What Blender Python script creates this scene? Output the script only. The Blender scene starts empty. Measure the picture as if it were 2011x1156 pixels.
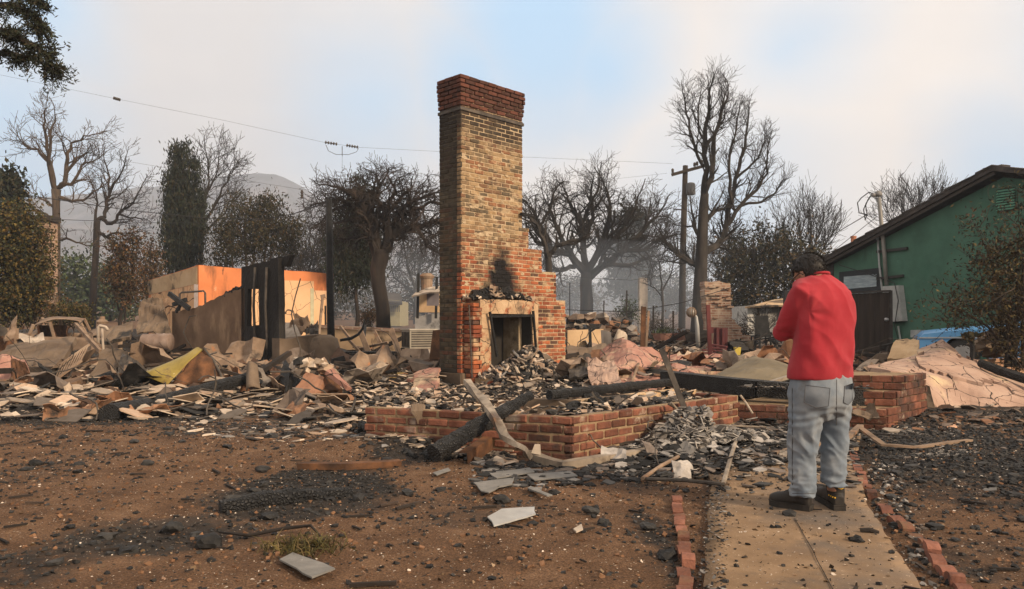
import bpy, bmesh, math, random
import numpy as np
from mathutils import Vector as V, Matrix, noise as mn
from mathutils.bvhtree import BVHTree
sc = bpy.context.scene
col = sc.collection
F = 1500.0; HZ = 640.0; CX = 1005.5; CAMH = 1.15
RAD = math.radians

# ------------------------------------------------------------------ camera
cam_d = bpy.data.cameras.new('camera'); cam = bpy.data.objects.new('camera', cam_d); col.objects.link(cam)
cam.location = (0, 0, CAMH); cam.rotation_euler = (RAD(90), 0, 0)
cam_d.sensor_width = 36; cam_d.lens = 36 * F / 2011.0; cam_d.shift_y = 62 / 2011.0
cam_d.clip_start = 0.05; cam_d.clip_end = 6000
sc.camera = cam

# ------------------------------------------------------------------ sky + sun
SUN_EL = 27.0
SUN_AZ = 128.0          # compass-like: 0 = forward (+y), 90 = right (+x)
sdir = V((math.sin(RAD(SUN_AZ)) * math.cos(RAD(SUN_EL)), math.cos(RAD(SUN_AZ)) * math.cos(RAD(SUN_EL)), math.sin(RAD(SUN_EL))))
w = bpy.data.worlds.new('World'); sc.world = w; w.use_nodes = True
nt = w.node_tree; nt.nodes.clear()
def N(t, **k):
    n = nt.nodes.new(t)
    for a, b in k.items(): setattr(n, a, b)
    return n
LK = nt.links.new
out = N('ShaderNodeOutputWorld'); bg = N('ShaderNodeBackground'); bg.inputs['Strength'].default_value = 0.1
LK(bg.outputs[0], out.inputs[0])
sky = N('ShaderNodeTexSky', sky_type='NISHITA', sun_disc=False)
sky.sun_elevation = RAD(SUN_EL); sky.sun_rotation = RAD(SUN_AZ)
sky.dust_density = 2.0; sky.air_density = 1.0; sky.ozone_density = 1.5
tc = N('ShaderNodeTexCoord')
# smoke mask: soft noise in direction space, thinner where blue sky breaks through
nz = N('ShaderNodeTexNoise'); nz.inputs['Scale'].default_value = 2.2; nz.inputs['Detail'].default_value = 5; nz.inputs['Roughness'].default_value = .55
mp = N('ShaderNodeMapping'); mp.inputs['Scale'].default_value = (1, 1, 1.7); mp.inputs['Location'].default_value = (3.1, .4, 1.7)
LK(tc.outputs['Generated'], mp.inputs[0]); LK(mp.outputs[0], nz.inputs['Vector'])
def blob(px, py, rad, rad2):
    d = V(((px - CX) / F, 1, -(py - HZ) / F)).normalized()
    s = N('ShaderNodeVectorMath', operation='DISTANCE'); s.inputs[1].default_value = d
    a = N('ShaderNodeVectorMath', operation='SCALE'); a.inputs['Scale'].default_value = .16
    b = N('ShaderNodeVectorMath', operation='SUBTRACT'); b.inputs[1].default_value = (.5, .5, .5)
    LK(nz.outputs['Color'], b.inputs[0]); LK(b.outputs[0], a.inputs[0])
    c = N('ShaderNodeVectorMath', operation='ADD'); LK(tc.outputs['Generated'], c.inputs[0]); LK(a.outputs[0], c.inputs[1])
    LK(c.outputs[0], s.inputs[0])
    m = N('ShaderNodeMapRange', interpolation_type='SMOOTHSTEP'); m.inputs['From Min'].default_value = rad2; m.inputs['From Max'].default_value = rad
    LK(s.outputs['Value'], m.inputs['Value']); return m.outputs[0]
acc = None
for args in [(1060, 70, .03, .20), (1180, 130, .0, .15), (900, 170, .0, .13), (720, 220, -.05, .16), (-40, 340, .02, .20), (-20, 250, .0, .14), (1570, 80, -.08, .14), (1440, 400, -.10, .22), (1990, 330, -.02, .14), (60, 20, -.02, .12), (-600, 200, .05, .3), (2600, 120, .05, .3)]:
    o = blob(*args)
    if acc is None: acc = o
    else:
        a = N('ShaderNodeMath', operation='MAXIMUM'); LK(acc, a.inputs[0]); LK(o, a.inputs[1]); acc = a.outputs[0]
thin = N('ShaderNodeMath', operation='MULTIPLY'); LK(acc, thin.inputs[0]); thin.inputs[1].default_value = .95
# smoke colour : warm pinkish grey with cream bands
nz2 = N('ShaderNodeTexNoise'); nz2.inputs['Scale'].default_value = 1.6; nz2.inputs['Detail'].default_value = 4
LK(mp.outputs[0], nz2.inputs['Vector'])
rp = N('ShaderNodeValToRGB'); rp.color_ramp.elements[0].position = .36; rp.color_ramp.elements[0].color = (9.0, 8.45, 8.1, 1)
rp.color_ramp.elements[1].position = .66; rp.color_ramp.elements[1].color = (12.9, 11.3, 9.8, 1)
LK(nz2.outputs['Fac'], rp.inputs[0])
addb = N('ShaderNodeMix', data_type='RGBA', blend_type='MIX'); addb.inputs[0].default_value = .80   # veil of smoke over the blue
LK(sky.outputs[0], addb.inputs[6]); addb.inputs[7].default_value = (5.6, 9.8, 13.8, 1)
mx = N('ShaderNodeMix', data_type='RGBA'); LK(thin.outputs[0], mx.inputs[0]); LK(rp.outputs[0], mx.inputs[6]); LK(addb.outputs[2], mx.inputs[7])
LK(mx.outputs[2], bg.inputs['Color'])
sd = bpy.data.lights.new('sun', 'SUN'); sd.energy = 4.8; sd.angle = RAD(7); sd.color = (1, .78, .55)
so = bpy.data.objects.new('sun', sd); col.objects.link(so); so.rotation_euler = sdir.to_track_quat('Z', 'Y').to_euler()
vs_ = sc.view_settings; vs_.view_transform = 'Standard'; vs_.look = 'None'; vs_.gamma = 1; vs_.exposure = 0.0; vs_.use_curve_mapping = False
sc.render.engine = 'CYCLES'; sc.cycles.volume_bounces = 1; sc.cycles.max_bounces = 6; sc.cycles.diffuse_bounces = 3
sc.cycles.transparent_max_bounces = 16

# ------------------------------------------------------------------ projection helpers (photo pixel + distance -> place)
def P(px, py, D): return V(((px - CX) / F * D, D, CAMH - (py - HZ) / F * D))
def G(px, py, z=0.0): return P(px, py, (CAMH - z) * F / (py - HZ))
def RP(px, py, p0, n):
    r = V(((px - CX) / F, 1, -(py - HZ) / F)); c = V((0, 0, CAMH)); return c + r * ((p0 - c).dot(n) / r.dot(n))
U = V((.70, .714, 0)).normalized(); W = V((-U.y, U.x, 0))      # the burnt house's own axes
E1 = V((-.919, .394, 0)).normalized()
Z = V((0, 0, 1))

# ------------------------------------------------------------------ mesh helpers
class MB:
    def __init__(s): s.v = []; s.f = []
    def add(s, vs, fs):
        o = len(s.v); s.v += [tuple(x) for x in vs]; s.f += [tuple(i + o for i in f) for f in fs]; return s
    def box(s, c, sz, R=None, tw=0):
        hx, hy, hz = sz[0] / 2, sz[1] / 2, sz[2] / 2
        p = [V((x, y, z)) for z in (-hz, hz) for y in (-hy, hy) for x in (-hx, hx)]
        if tw: p = [q + V((random.uniform(-tw, tw), random.uniform(-tw, tw), random.uniform(-tw, tw))) for q in p]
        if R is not None: p = [R @ q for q in p]
        return s.add([q + V(c) for q in p], [(0, 2, 3, 1), (4, 5, 7, 6), (0, 1, 5, 4), (2, 6, 7, 3), (0, 4, 6, 2), (1, 3, 7, 5)])
    def bar(s, a, b, w_, h_, up=Z):                       # a box running from a to b
        a = V(a); b = V(b); x = (b - a); L = x.length; x.normalize(); y = up.cross(x)
        if y.length < 1e-4: y = V((1, 0, 0)).cross(x)
        y.normalize(); z = x.cross(y); R = Matrix((x, y, z)).transposed()
        return s.box((a + b) / 2, (L, w_, h_), R)
    def tube(s, pts, rad, n=6, cap=True):
        pts = [V(p) for p in pts]; m = len(pts)
        if not hasattr(rad, '__len__'): rad = [rad] * m
        prev = None; vs = []; o = len(s.v)
        for i, p in enumerate(pts):
            t = (pts[min(i + 1, m - 1)] - pts[max(i - 1, 0)])
            if t.length < 1e-7: t = V((0, 0, 1))
            t.normalize()
            if prev is None:
                prev = t.cross(V((.3, .5, .81)));
                if prev.length < 1e-3: prev = t.cross(V((1, 0, 0)))
            a = prev - t * prev.dot(t)
            if a.length < 1e-5: a = t.orthogonal()
            a.normalize(); b = t.cross(a); prev = a
            for k in range(n):
                th = 2 * math.pi * k / n; q = p + (a * math.cos(th) + b * math.sin(th)) * rad[i]; s.v.append((q.x, q.y, q.z))
        for i in range(m - 1):
            for k in range(n):
                s.f.append((o + i * n + k, o + i * n + (k + 1) % n, o + (i + 1) * n + (k + 1) % n, o + (i + 1) * n + k))
        if cap:
            s.f.append(tuple(o + k for k in range(n))[::-1]); s.f.append(tuple(o + (m - 1) * n + k for k in range(n)))
        return s
    def lathe(s, c, prof, n=16, ax=Z):                    # prof: (radius, height) pairs along ax
        ax = V(ax).normalized(); a = ax.orthogonal().normalized(); b = ax.cross(a); o = len(s.v); c = V(c)
        for r, h in prof:
            for k in range(n):
                th = 2 * math.pi * k / n; q = c + ax * h + (a * math.cos(th) + b * math.sin(th)) * r; s.v.append((q.x, q.y, q.z))
        for i in range(len(prof) - 1):
            for k in range(n): s.f.append((o + i * n + k, o + i * n + (k + 1) % n, o + (i + 1) * n + (k + 1) % n, o + (i + 1) * n + k))
        s.f.append(tuple(o + k for k in range(n))[::-1]); s.f.append(tuple(o + (len(prof) - 1) * n + k for k in range(n))); return s
    def plate(s, pts, th):                                # planar outline extruded by vector th
        pts = [V(p) for p in pts]; th = V(th); n = len(pts); o = len(s.v)
        for p in pts: s.v.append(tuple(p))
        for p in pts: s.v.append(tuple(p + th))
        s.f.append(tuple(o + i for i in range(n))); s.f.append(tuple(o + n + i for i in range(n))[::-1])
        for i in range(n): j = (i + 1) % n; s.f.append((o + i, o + n + i, o + n + j, o + j))
        return s
    def sheet(s, c4, nu, nv, th, disp=0.0, dscale=1.5, fn=None, seed=0, rag=0.0):   # bent sheet between four corners a b c d, thickness th
        a, b, c, d = [V(x) for x in c4]; n0 = (b - a).cross(d - a).normalized(); o = len(s.v); rng = random.Random(seed)
        top = []
        for j in range(nv + 1):
            for i in range(nu + 1):
                x = i / nu; y = j / nv
                if rag:
                    if i in (0, nu): x += rng.uniform(-rag, rag)
                    if j in (0, nv): y += rng.uniform(-rag, rag)
                p = (a * (1 - x) + b * x) * (1 - y) + (d * (1 - x) + c * x) * y
                if disp: q = p * dscale + V((seed * 7.1, 0, 0)); p = p + n0 * disp * (mn.noise(q) + .45 * mn.noise(q * 2.7) + .25 * mn.noise(q * 6.3))
                if fn: p = p + n0 * fn(x, y)
                top.append(p)
        for p in top: s.v.append(tuple(p))
        for p in top: s.v.append(tuple(p - n0 * th))
        m = len(top); I = lambda i, j: o + j * (nu + 1) + i
        for j in range(nv):
            for i in range(nu):
                q = (I(i, j), I(i + 1, j), I(i + 1, j + 1), I(i, j + 1)); s.f.append(q); s.f.append(tuple(k + m for k in q[::-1]))
        ring = [(i, 0) for i in range(nu)] + [(nu, j) for j in range(nv)] + [(i, nv) for i in range(nu, 0, -1)] + [(0, j) for j in range(nv, 0, -1)]
        for k in range(len(ring)):
            p = I(*ring[k]); q = I(*ring[(k + 1) % len(ring)]); s.f.append((p, p + m, q + m, q))
        return s
    def chunk(s, c, sz, rng, flat=1.0, R=None):            # an irregular lump (8 corners pushed about)
        if R is None: R = Matrix.Rotation(rng.uniform(0, 6.28), 3, 'Z') @ Matrix.Rotation(rng.uniform(-.5, .5), 3, 'X') @ Matrix.Rotation(rng.uniform(-.5, .5), 3, 'Y')
        p = []
        for z in (-1, 1):
            for y in (-1, 1):
                for x in (-1, 1): p.append(R @ V((x * sz * .5 * rng.uniform(.45, 1.1), y * sz * .5 * rng.uniform(.4, .9), z * sz * .5 * flat * rng.uniform(.5, 1))) + V(c))
        return s.add(p, [(0, 2, 3, 1), (4, 5, 7, 6), (0, 1, 5, 4), (2, 6, 7, 3), (0, 4, 6, 2), (1, 3, 7, 5)])
    def lump(s, c, sz, rng, flat=.6):                     # a rounded knobbly lump
        v, f = rng.choice(LUMPS); a = rng.uniform(0, 6.28); ca_, sa = math.cos(a) * sz, math.sin(a) * sz; e = rng.uniform(.6, 1)
        return s.add([(c[0] + x * ca_ - y * e * sa, c[1] + x * sa + y * e * ca_, c[2] + z * sz * flat) for x, y, z in v], f)
    def flake(s, c, sz, rng, th=None, tilt=.35):           # an irregular flat shard
        n = rng.randint(4, 7); th = th or min(.014, sz * .07); el = rng.uniform(.45, 1)
        R = Matrix.Rotation(rng.uniform(0, 6.28), 3, 'Z') @ Matrix.Rotation(rng.gauss(0, tilt), 3, 'X') @ Matrix.Rotation(rng.gauss(0, tilt), 3, 'Y')
        a0 = rng.uniform(0, 6); pts = []
        for k in range(n):
            t = a0 + 6.283 * (k + rng.uniform(-.3, .3)) / n; r = sz * .5 * rng.uniform(.65, 1.15); pts.append(R @ V((r * math.cos(t), r * math.sin(t) * el, th / 2)) + V(c))
        return s.plate(pts, R @ V((0, 0, -th)))
    def build(s, name, mat_, parent=None, base=None, smooth=False, kind=None):
        o0 = V(parent.matrix_world.translation) if parent is not None else V(base if base is not None else (0, 0, 0))
        if parent is not None: o0 = parent['_o'] and V(parent['_o'])
        me = bpy.data.meshes.new(name)
        arr = [(x - o0.x, y - o0.y, z - o0.z) for x, y, z in s.v]
        me.from_pydata(arr, [], s.f); me.materials.append(mat_)
        if smooth: me.polygons.foreach_set('use_smooth', [True] * len(me.polygons))
        me.update(); ob = bpy.data.objects.new(name, me); col.objects.link(ob)
        if parent is not None: ob.parent = parent
        else: ob.location = o0
        ob['_o'] = tuple(o0)
        if kind: ob['kind'] = kind
        return ob
LUMPS = []
for i_ in range(8):
    b_m = bmesh.new(); bmesh.ops.create_icosphere(b_m, subdivisions=2 if i_ < 4 else 1, radius=.5)
    for v_ in b_m.verts: v_.co = v_.co * (1 + .75 * mn.noise(v_.co * 3.1 + V((i_ * 5.3, 1, 0))) + .35 * mn.noise(v_.co * 8 + V((0, i_ * 3.1, 0))))
    b_m.verts.index_update(); LUMPS.append(([tuple(v_.co) for v_ in b_m.verts], [tuple(v_.index for v_ in f_.verts) for f_ in b_m.faces])); b_m.free()
def fixn(ob):                                              # make face normals consistent
    bm = bmesh.new(); bm.from_mesh(ob.data); bmesh.ops.recalc_face_normals(bm, faces=bm.faces); bm.to_mesh(ob.data); bm.free(); return ob
def tag(o, label, cat, group=None):
    o['label'] = label; o['category'] = cat
    if group: o['group'] = group
    return o
def thing(name, label, cat, loc, group=None):
    o = bpy.data.objects.new(name, None); col.objects.link(o); o.empty_display_size = .1
    o.location = loc; o['_o'] = tuple(loc); return tag(o, label, cat, group)
def solo(mb, name, m, label, cat, base=None, group=None, smooth=False):
    if base is None:
        a = np.array(mb.v); base = (a[:, 0].mean(), a[:, 1].mean(), a[:, 2].min())
    return tag(fixn(mb.build(name, m, None, base, smooth)), label, cat, group)
def rag(pts, amt, step, seed=0, keep=()):                  # broken outline: edges subdivided and jittered
    rng = random.Random(seed); o = []; pts = [V(p) for p in pts]; n = len(pts)
    nr = (pts[1] - pts[0]).cross(pts[2] - pts[0]).normalized()
    for i in range(n):
        a = pts[i]; b = pts[(i + 1) % n]; o.append(a)
        if i in keep: continue
        k = max(1, int((b - a).length / step)); s = nr.cross((b - a).normalized())
        for j in range(1, k): o.append(a.lerp(b, (j + rng.uniform(-.25, .25)) / k) + s * rng.uniform(-amt, amt))
    return o
def slope(y): return .028 * max(0.0, min(y, 160) - 9) + (.0 if y < 160 else .01 * (y - 160))
# ------------------------------------------------------------------ materials
def mat(name, cols, scale=6.0, detail=7.0, rough=.9, bump=.4, bscale=40.0, island=0.0, metal=0.0, stretch=(1, 1, 1), spec=.25, over=None, pal=None, dist=.01, obj=False, trans=0.0, bvor=0.0, nrough=.6, crack=None):
    """cols: ramp [(pos,(r,g,b))] over world-space noise; pal: list of colours picked per loose piece; over: (colour, scale, lo, hi) stains"""
    m = bpy.data.materials.new(name); m.use_nodes = True; t = m.node_tree; b = t.nodes['Principled BSDF']; L = t.links.new
    def n(ty, **k):
        x = t.nodes.new(ty)
        for a_, b_ in k.items(): setattr(x, a_, b_)
        return x
    geo = n('ShaderNodeNewGeometry'); mp_ = n('ShaderNodeMapping'); mp_.inputs['Scale'].default_value = stretch
    if obj:
        tc_ = n('ShaderNodeTexCoord'); L(tc_.outputs['Object'], mp_.inputs[0])
    else: L(geo.outputs['Position'], mp_.inputs[0])
    nz_ = n('ShaderNodeTexNoise'); nz_.inputs['Scale'].default_value = scale; nz_.inputs['Detail'].default_value = detail; nz_.inputs['Roughness'].default_value = nrough
    L(mp_.outputs[0], nz_.inputs['Vector'])
    oi = n('ShaderNodeObjectInfo'); ad = n('ShaderNodeMath', operation='ADD'); fr = n('ShaderNodeMath', operation='FRACT')
    L(geo.outputs['Random Per Island'], ad.inputs[0]); L(oi.outputs['Random'], ad.inputs[1]); L(ad.outputs[0], fr.inputs[0])
    rnd = fr.outputs[0]
    def ramp(cs, src, const=False):
        r = n('ShaderNodeValToRGB'); e = r.color_ramp.elements
        if const: r.color_ramp.interpolation = 'CONSTANT'
        while len(e) < len(cs): e.new(.5)
        for i, (p_, c_) in enumerate(cs): e[i].position = p_; e[i].color = (*c_, 1)
        L(src, r.inputs[0]); return r.outputs[0]
    c = ramp(cols, nz_.outputs['Fac'])
    if pal:
        k = len(pal); pc = ramp([(i / k, x) for i, x in enumerate(pal)], rnd, True)
        mm = n('ShaderNodeMix', data_type='RGBA', blend_type='MULTIPLY'); mm.inputs[0].default_value = 1; L(pc, mm.inputs[6]); L(c, mm.inputs[7]); c = mm.outputs[2]
    if island:
        hs = n('ShaderNodeHueSaturation'); mr = n('ShaderNodeMapRange'); mr.inputs['To Min'].default_value = 1 - island; mr.inputs['To Max'].default_value = 1 + island
        ml = n('ShaderNodeMath', operation='MULTIPLY'); ml.inputs[1].default_value = 7.31; f2 = n('ShaderNodeMath', operation='FRACT'); L(rnd, ml.inputs[0]); L(ml.outputs[0], f2.inputs[0])
        L(f2.outputs[0], mr.inputs['Value']); L(mr.outputs[0], hs.inputs['Value']); L(c, hs.inputs['Color']); c = hs.outputs[0]
    for ov in (over or []):
        oc, osc, lo, hi = ov[:4]
        on = n('ShaderNodeTexNoise'); on.inputs['Scale'].default_value = osc; on.inputs['Detail'].default_value = 6; on.inputs['Roughness'].default_value = .65
        if len(ov) > 4:
            om = n('ShaderNodeMapping'); om.inputs['Scale'].default_value = ov[4]; L(geo.outputs['Position'], om.inputs[0]); L(om.outputs[0], on.inputs['Vector'])
        else: L(mp_.outputs[0], on.inputs['Vector'])
        rr = n('ShaderNodeMapRange'); rr.inputs['From Min'].default_value = lo; rr.inputs['From Max'].default_value = hi; L(on.outputs['Fac'], rr.inputs['Value'])
        mm = n('ShaderNodeMix', data_type='RGBA'); L(rr.outputs[0], mm.inputs[0]); L(c, mm.inputs[6]); mm.inputs[7].default_value = (*oc, 1); c = mm.outputs[2]
    if crack:
        cv = n('ShaderNodeTexVoronoi', feature='DISTANCE_TO_EDGE'); cv.inputs['Scale'].default_value = crack[0]
        cn = n('ShaderNodeTexNoise'); cn.inputs['Scale'].default_value = crack[0] * 2.5; cn.inputs['Detail'].default_value = 4; L(mp_.outputs[0], cn.inputs['Vector'])
        cm = n('ShaderNodeMix', data_type='VECTOR'); cm.inputs[0].default_value = .10; L(mp_.outputs[0], cm.inputs[4]); L(cn.outputs['Color'], cm.inputs[5]); L(cm.outputs[1], cv.inputs['Vector'])
        cr_ = n('ShaderNodeMapRange'); cr_.inputs['From Min'].default_value = crack[1]; cr_.inputs['From Max'].default_value = crack[1] * .4; L(cv.outputs['Distance'], cr_.inputs['Value'])
        mm = n('ShaderNodeMix', data_type='RGBA'); L(cr_.outputs[0], mm.inputs[0]); L(c, mm.inputs[6]); mm.inputs[7].default_value = (.035, .028, .024, 1); c = mm.outputs[2]
    L(c, b.inputs['Base Color']); b.inputs['Roughness'].default_value = rough; b.inputs['Metallic'].default_value = metal
    b.inputs['Specular IOR Level'].default_value = spec
    if trans: b.inputs['Transmission Weight'].default_value = trans
    if bump:
        bp = n('ShaderNodeBump'); bp.inputs['Strength'].default_value = bump; bp.inputs['Distance'].default_value = dist
        if bvor:
            bn = n('ShaderNodeTexVoronoi', feature='DISTANCE_TO_EDGE'); bn.inputs['Scale'].default_value = bscale; L(mp_.outputs[0], bn.inputs['Vector'])
            mr2 = n('ShaderNodeMapRange'); mr2.inputs['From Max'].default_value = bvor; L(bn.outputs['Distance'], mr2.inputs['Value']); L(mr2.outputs[0], bp.inputs['Height'])
        else:
            bn = n('ShaderNodeTexNoise'); bn.inputs['Scale'].default_value = bscale; bn.inputs['Detail'].default_value = 5; L(mp_.outputs[0], bn.inputs['Vector']); L(bn.outputs['Fac'], bp.inputs['Height'])
        L(bp.outputs[0], b.inputs['Normal'])
    return m
def flat(name, c, rough=.6, metal=0, **k): return mat(name, [(.3, tuple(x * .82 for x in c)), (.7, tuple(min(1, x * 1.15) for x in c))], rough=rough, metal=metal, bump=k.pop('bump', .15), **k)
BLK = (.012, .011, .010); SOOT = (.02, .018, .016)
M = {}
M['char'] = mat('charred_wood', [(.3, (.008, .008, .008)), (.6, (.022, .021, .02)), (.8, (.05, .047, .045))], 9, rough=.62, bump=1.0, bscale=46, bvor=.25, dist=.02, spec=.4)
M['charlump'] = mat('charcoal', [(.3, (.008, .008, .008)), (.75, (.04, .038, .036))], 14, rough=.7, bump=.8, bscale=30, island=.5)
M['ash'] = mat('ash_flakes', [(.3, (.6, .6, .6)), (.7, (1, 1, 1))], 20, rough=.95, bump=.4, island=.35, pal=[(.05, .05, .05), (.24, .225, .21), (.02, .02, .02), (.36, .33, .30), (.03, .03, .03), (.16, .13, .11), (.012, .012, .012), (.09, .085, .08)])
M['plaster'] = mat('plaster_shards', [(.3, (.72, .7, .66)), (.65, (1, 1, 1))], 12, rough=.95, bump=.5, island=.25, pal=[(.47, .37, .28), (.36, .29, .23), (.58, .48, .38), (.24, .195, .155), (.03, .03, .03), (.42, .30, .215), (.12, .10, .085), (.50, .41, .33), (.17, .14, .12), (.06, .052, .046)], over=[((.05, .045, .04), 5, .64, .74)])
M['plaster_mix'] = mat('mixed_shards', [(.3, (.65, .62, .6)), (.65, (1, 1, 1))], 12, rough=.95, bump=.5, island=.3, pal=[(.28, .205, .15), (.02, .02, .02), (.16, .118, .085), (.24, .13, .075), (.03, .028, .026), (.42, .33, .25), (.14, .11, .09), (.22, .11, .06), (.10, .06, .04), (.29, .25, .21)], over=[((.04, .036, .033), 4, .56, .7)])
M['speck'] = mat('white_specks', [(.3, (.7, .7, .7)), (.7, (1, 1, 1))], 30, rough=.95, bump=0, pal=[(.62, .52, .42), (.5, .42, .34), (.03, .03, .03), (.7, .6, .5), (.34, .22, .15)])
M['concrete'] = mat('path_concrete', [(.3, (.15, .094, .052)), (.55, (.215, .140, .080)), (.75, (.285, .192, .116))], 3.5, 9, rough=.95, bump=.35, bscale=120, dist=.004, over=[((.07, .062, .055), 1.6, .54, .72), ((.12, .10, .085), .7, .5, .7), ((.025, .022, .02), 9, .64, .72), ((.42, .32, .22), 45, .62, .68), ((.62, .5, .38), 90, .67, .71), ((.03, .028, .025), 70, .68, .71)])
M['metal_pale'] = mat('scorched_tin', [(.3, (.15, .125, .10)), (.5, (.30, .245, .185)), (.7, (.44, .37, .29))], 4, rough=.55, metal=.35, bump=.25, bscale=12, over=[((.10, .07, .05), 3, .55, .68), ((.3, .13, .05), 6, .62, .72)])
M['metal_dark'] = mat('burnt_steel', [(.3, (.035, .03, .028)), (.6, (.10, .085, .07)), (.8, (.2, .15, .11))], 6, rough=.65, metal=.4, bump=.3)
M['rust'] = mat('rusted_steel', [(.25, (.03, .02, .015)), (.5, (.10, .05, .027)), (.75, (.24, .11, .05))], 5, rough=.85, metal=.2, bump=.5)
M['rust_pale'] = mat('pale_rusted_sheet', [(.25, (.11, .075, .05)), (.5, (.225, .155, .105)), (.75, (.36, .27, .195))], 2.4, rough=.8, metal=.15, bump=.3, over=[((.06, .045, .035), 2.2, .56, .7), ((.36, .16, .07), 4, .6, .7)])
M['stucco_brown'] = mat('smoked_stucco', [(.25, (.07, .042, .026)), (.5, (.17, .105, .064)), (.75, (.27, .175, .11))], 1.3, 9, rough=.95, bump=.4, bscale=60, over=[(SOOT, .55, .52, .66, (1, 1, .35)), ((.34, .23, .14), 1.3, .58, .72, (1, 1, .4))])
M['stucco_black'] = mat('burnt_frame', [(.3, (.009, .008, .008)), (.6, (.022, .019, .017)), (.85, (.055, .048, .042))], 2, 9, rough=.9, bump=.9, bscale=25, dist=.03, stretch=(1, 1, .5))
M['stucco_grey'] = mat('grey_stucco', [(.3, (.085, .059, .041)), (.6, (.165, .12, .083)), (.8, (.255, .195, .14))], 1.8, 9, rough=.95, bump=.5, bscale=35, over=[(SOOT, 1.1, .54, .66)])
M['orange'] = mat('orange_wall', [(.25, (.48, .15, .055)), (.5, (.62, .215, .085)), (.8, (.70, .29, .13))], .7, 9, rough=.95, bump=.25, bscale=50, over=[((.10, .055, .03), .9, .54, .70, (1, 1, .3)), ((.05, .035, .025), 3, .62, .72, (1, 1, .4)), ((.72, .45, .28), 2, .62, .7)])
M['peach'] = mat('peach_plaster', [(.25, (.55, .31, .16)), (.5, (.66, .40, .22)), (.8, (.72, .48, .30))], .6, 9, rough=.95, bump=.25, bscale=50, over=[((.42, .38, .25), .5, .62, .78), ((.20, .13, .085), 1.1, .58, .72, (1, 1, .35)), ((.06, .045, .035), 4, .66, .74)], crack=(1.1, .008))
M['siding'] = mat('scorched_siding', [(.25, (.34, .22, .12)), (.5, (.52, .36, .21)), (.8, (.62, .46, .30))], 1.2, 8, rough=.95, bump=.3, over=[((.03, .026, .024), .8, .5, .62)])
M['brick_red'] = mat('planter_brick', [(.25, (.085, .036, .024)), (.5, (.155, .06, .037)), (.8, (.235, .095, .058))], 9, 8, rough=.95, bump=.8, bscale=45, island=.42, dist=.008, over=[((.03, .025, .022), 1.2, .50, .66), ((.34, .27, .20), 6, .60, .74), ((.26, .22, .18), 1.7, .60, .72)])
M['mortar'] = mat('mortar', [(.3, (.17, .115, .065)), (.6, (.28, .195, .115)), (.8, (.38, .28, .18))], 10, rough=.95, bump=.7, bscale=50, over=[((.03, .027, .024), 1.4, .58, .72)])
M['edge_brick'] = mat('edging_brick', [(.25, (.12, .05, .034)), (.55, (.20, .085, .056)), (.8, (.28, .13, .088))], 12, 8, rough=.95, bump=.7, bscale=60, island=.35, over=[((.035, .03, .027), 4, .56, .68), ((.13, .075, .042), 3, .54, .66)])
M['bark'] = mat('dry_bark', [(.3, (.017, .015, .013)), (.55, (.038, .032, .027)), (.8, (.075, .063, .053))], 3, 8, rough=.95, bump=.8, bscale=14, stretch=(1, 1, .3))
M['bark_tan'] = mat('tan_bark', [(.3, (.035, .026, .02)), (.55, (.08, .058, .042)), (.8, (.14, .102, .075))], 2.4, 8, rough=.95, bump=.8, bscale=14, stretch=(1, 1, .3), over=[((.03, .026, .022), 1, .56, .66)])
M['bark_burnt'] = mat('burnt_bark', [(.3, (.014, .012, .011)), (.55, (.034, .026, .021)), (.8, (.10, .066, .047))], 2, 8, rough=.95, bump=.9, bscale=12, stretch=(1, 1, .35))
def leafm(name, pal): return mat(name, [(.3, (.7, .7, .7)), (.7, (1, 1, 1))], 2, 3, rough=.75, bump=0, island=.35, pal=pal, spec=.2)
M['leaf_cypress'] = leafm('cypress_leaf', [(.028, .036, .020), (.022, .028, .018), (.04, .046, .024), (.05, .042, .022), (.018, .02, .014)])
M['leaf_brown'] = leafm('scorched_leaf', [(.10, .062, .03), (.07, .045, .024), (.15, .085, .036), (.05, .045, .022), (.035, .028, .018), (.12, .055, .025)])
M['leaf_olive'] = leafm('olive_leaf', [(.055, .052, .017), (.036, .036, .013), (.09, .075, .02), (.13, .088, .022), (.026, .03, .012), (.085, .05, .016)])
M['leaf_dark'] = leafm('dark_leaf', [(.03, .032, .018), (.045, .04, .02), (.06, .05, .022), (.022, .022, .014), (.085, .055, .022)])
M['leaf_bush'] = leafm('wilted_leaf', [(.022, .021, .013), (.04, .03, .016), (.075, .056, .022), (.02, .018, .014), (.055, .032, .017), (.11, .08, .027)])
M['leaf_far'] = leafm('far_leaf', [(.045, .07, .03), (.06, .085, .034), (.035, .05, .026), (.08, .09, .04)])
M['litter'] = leafm('litter', [(.05, .035, .022), (.10, .065, .036), (.03, .024, .018), (.17, .11, .06), (.022, .02, .018), (.26, .18, .11)])
M['grass'] = leafm('tuft_blade', [(.07, .06, .02), (.11, .085, .03), (.05, .045, .016), (.14, .10, .045)])
M['wire'] = flat('wire', (.025, .025, .026), rough=.6, bump=0)
M['pole'] = mat('pole_wood', [(.3, (.025, .02, .017)), (.6, (.06, .048, .038)), (.8, (.11, .085, .065))], 2, rough=.95, bump=.6, stretch=(1, 1, .15))
M['glass_frost'] = mat('frosted_pane', [(.3, (.16, .21, .24)), (.6, (.30, .37, .40)), (.8, (.42, .48, .50))], 3, rough=.25, bump=.4, bscale=8, stretch=(1, 1, 9), spec=.5)
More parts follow.
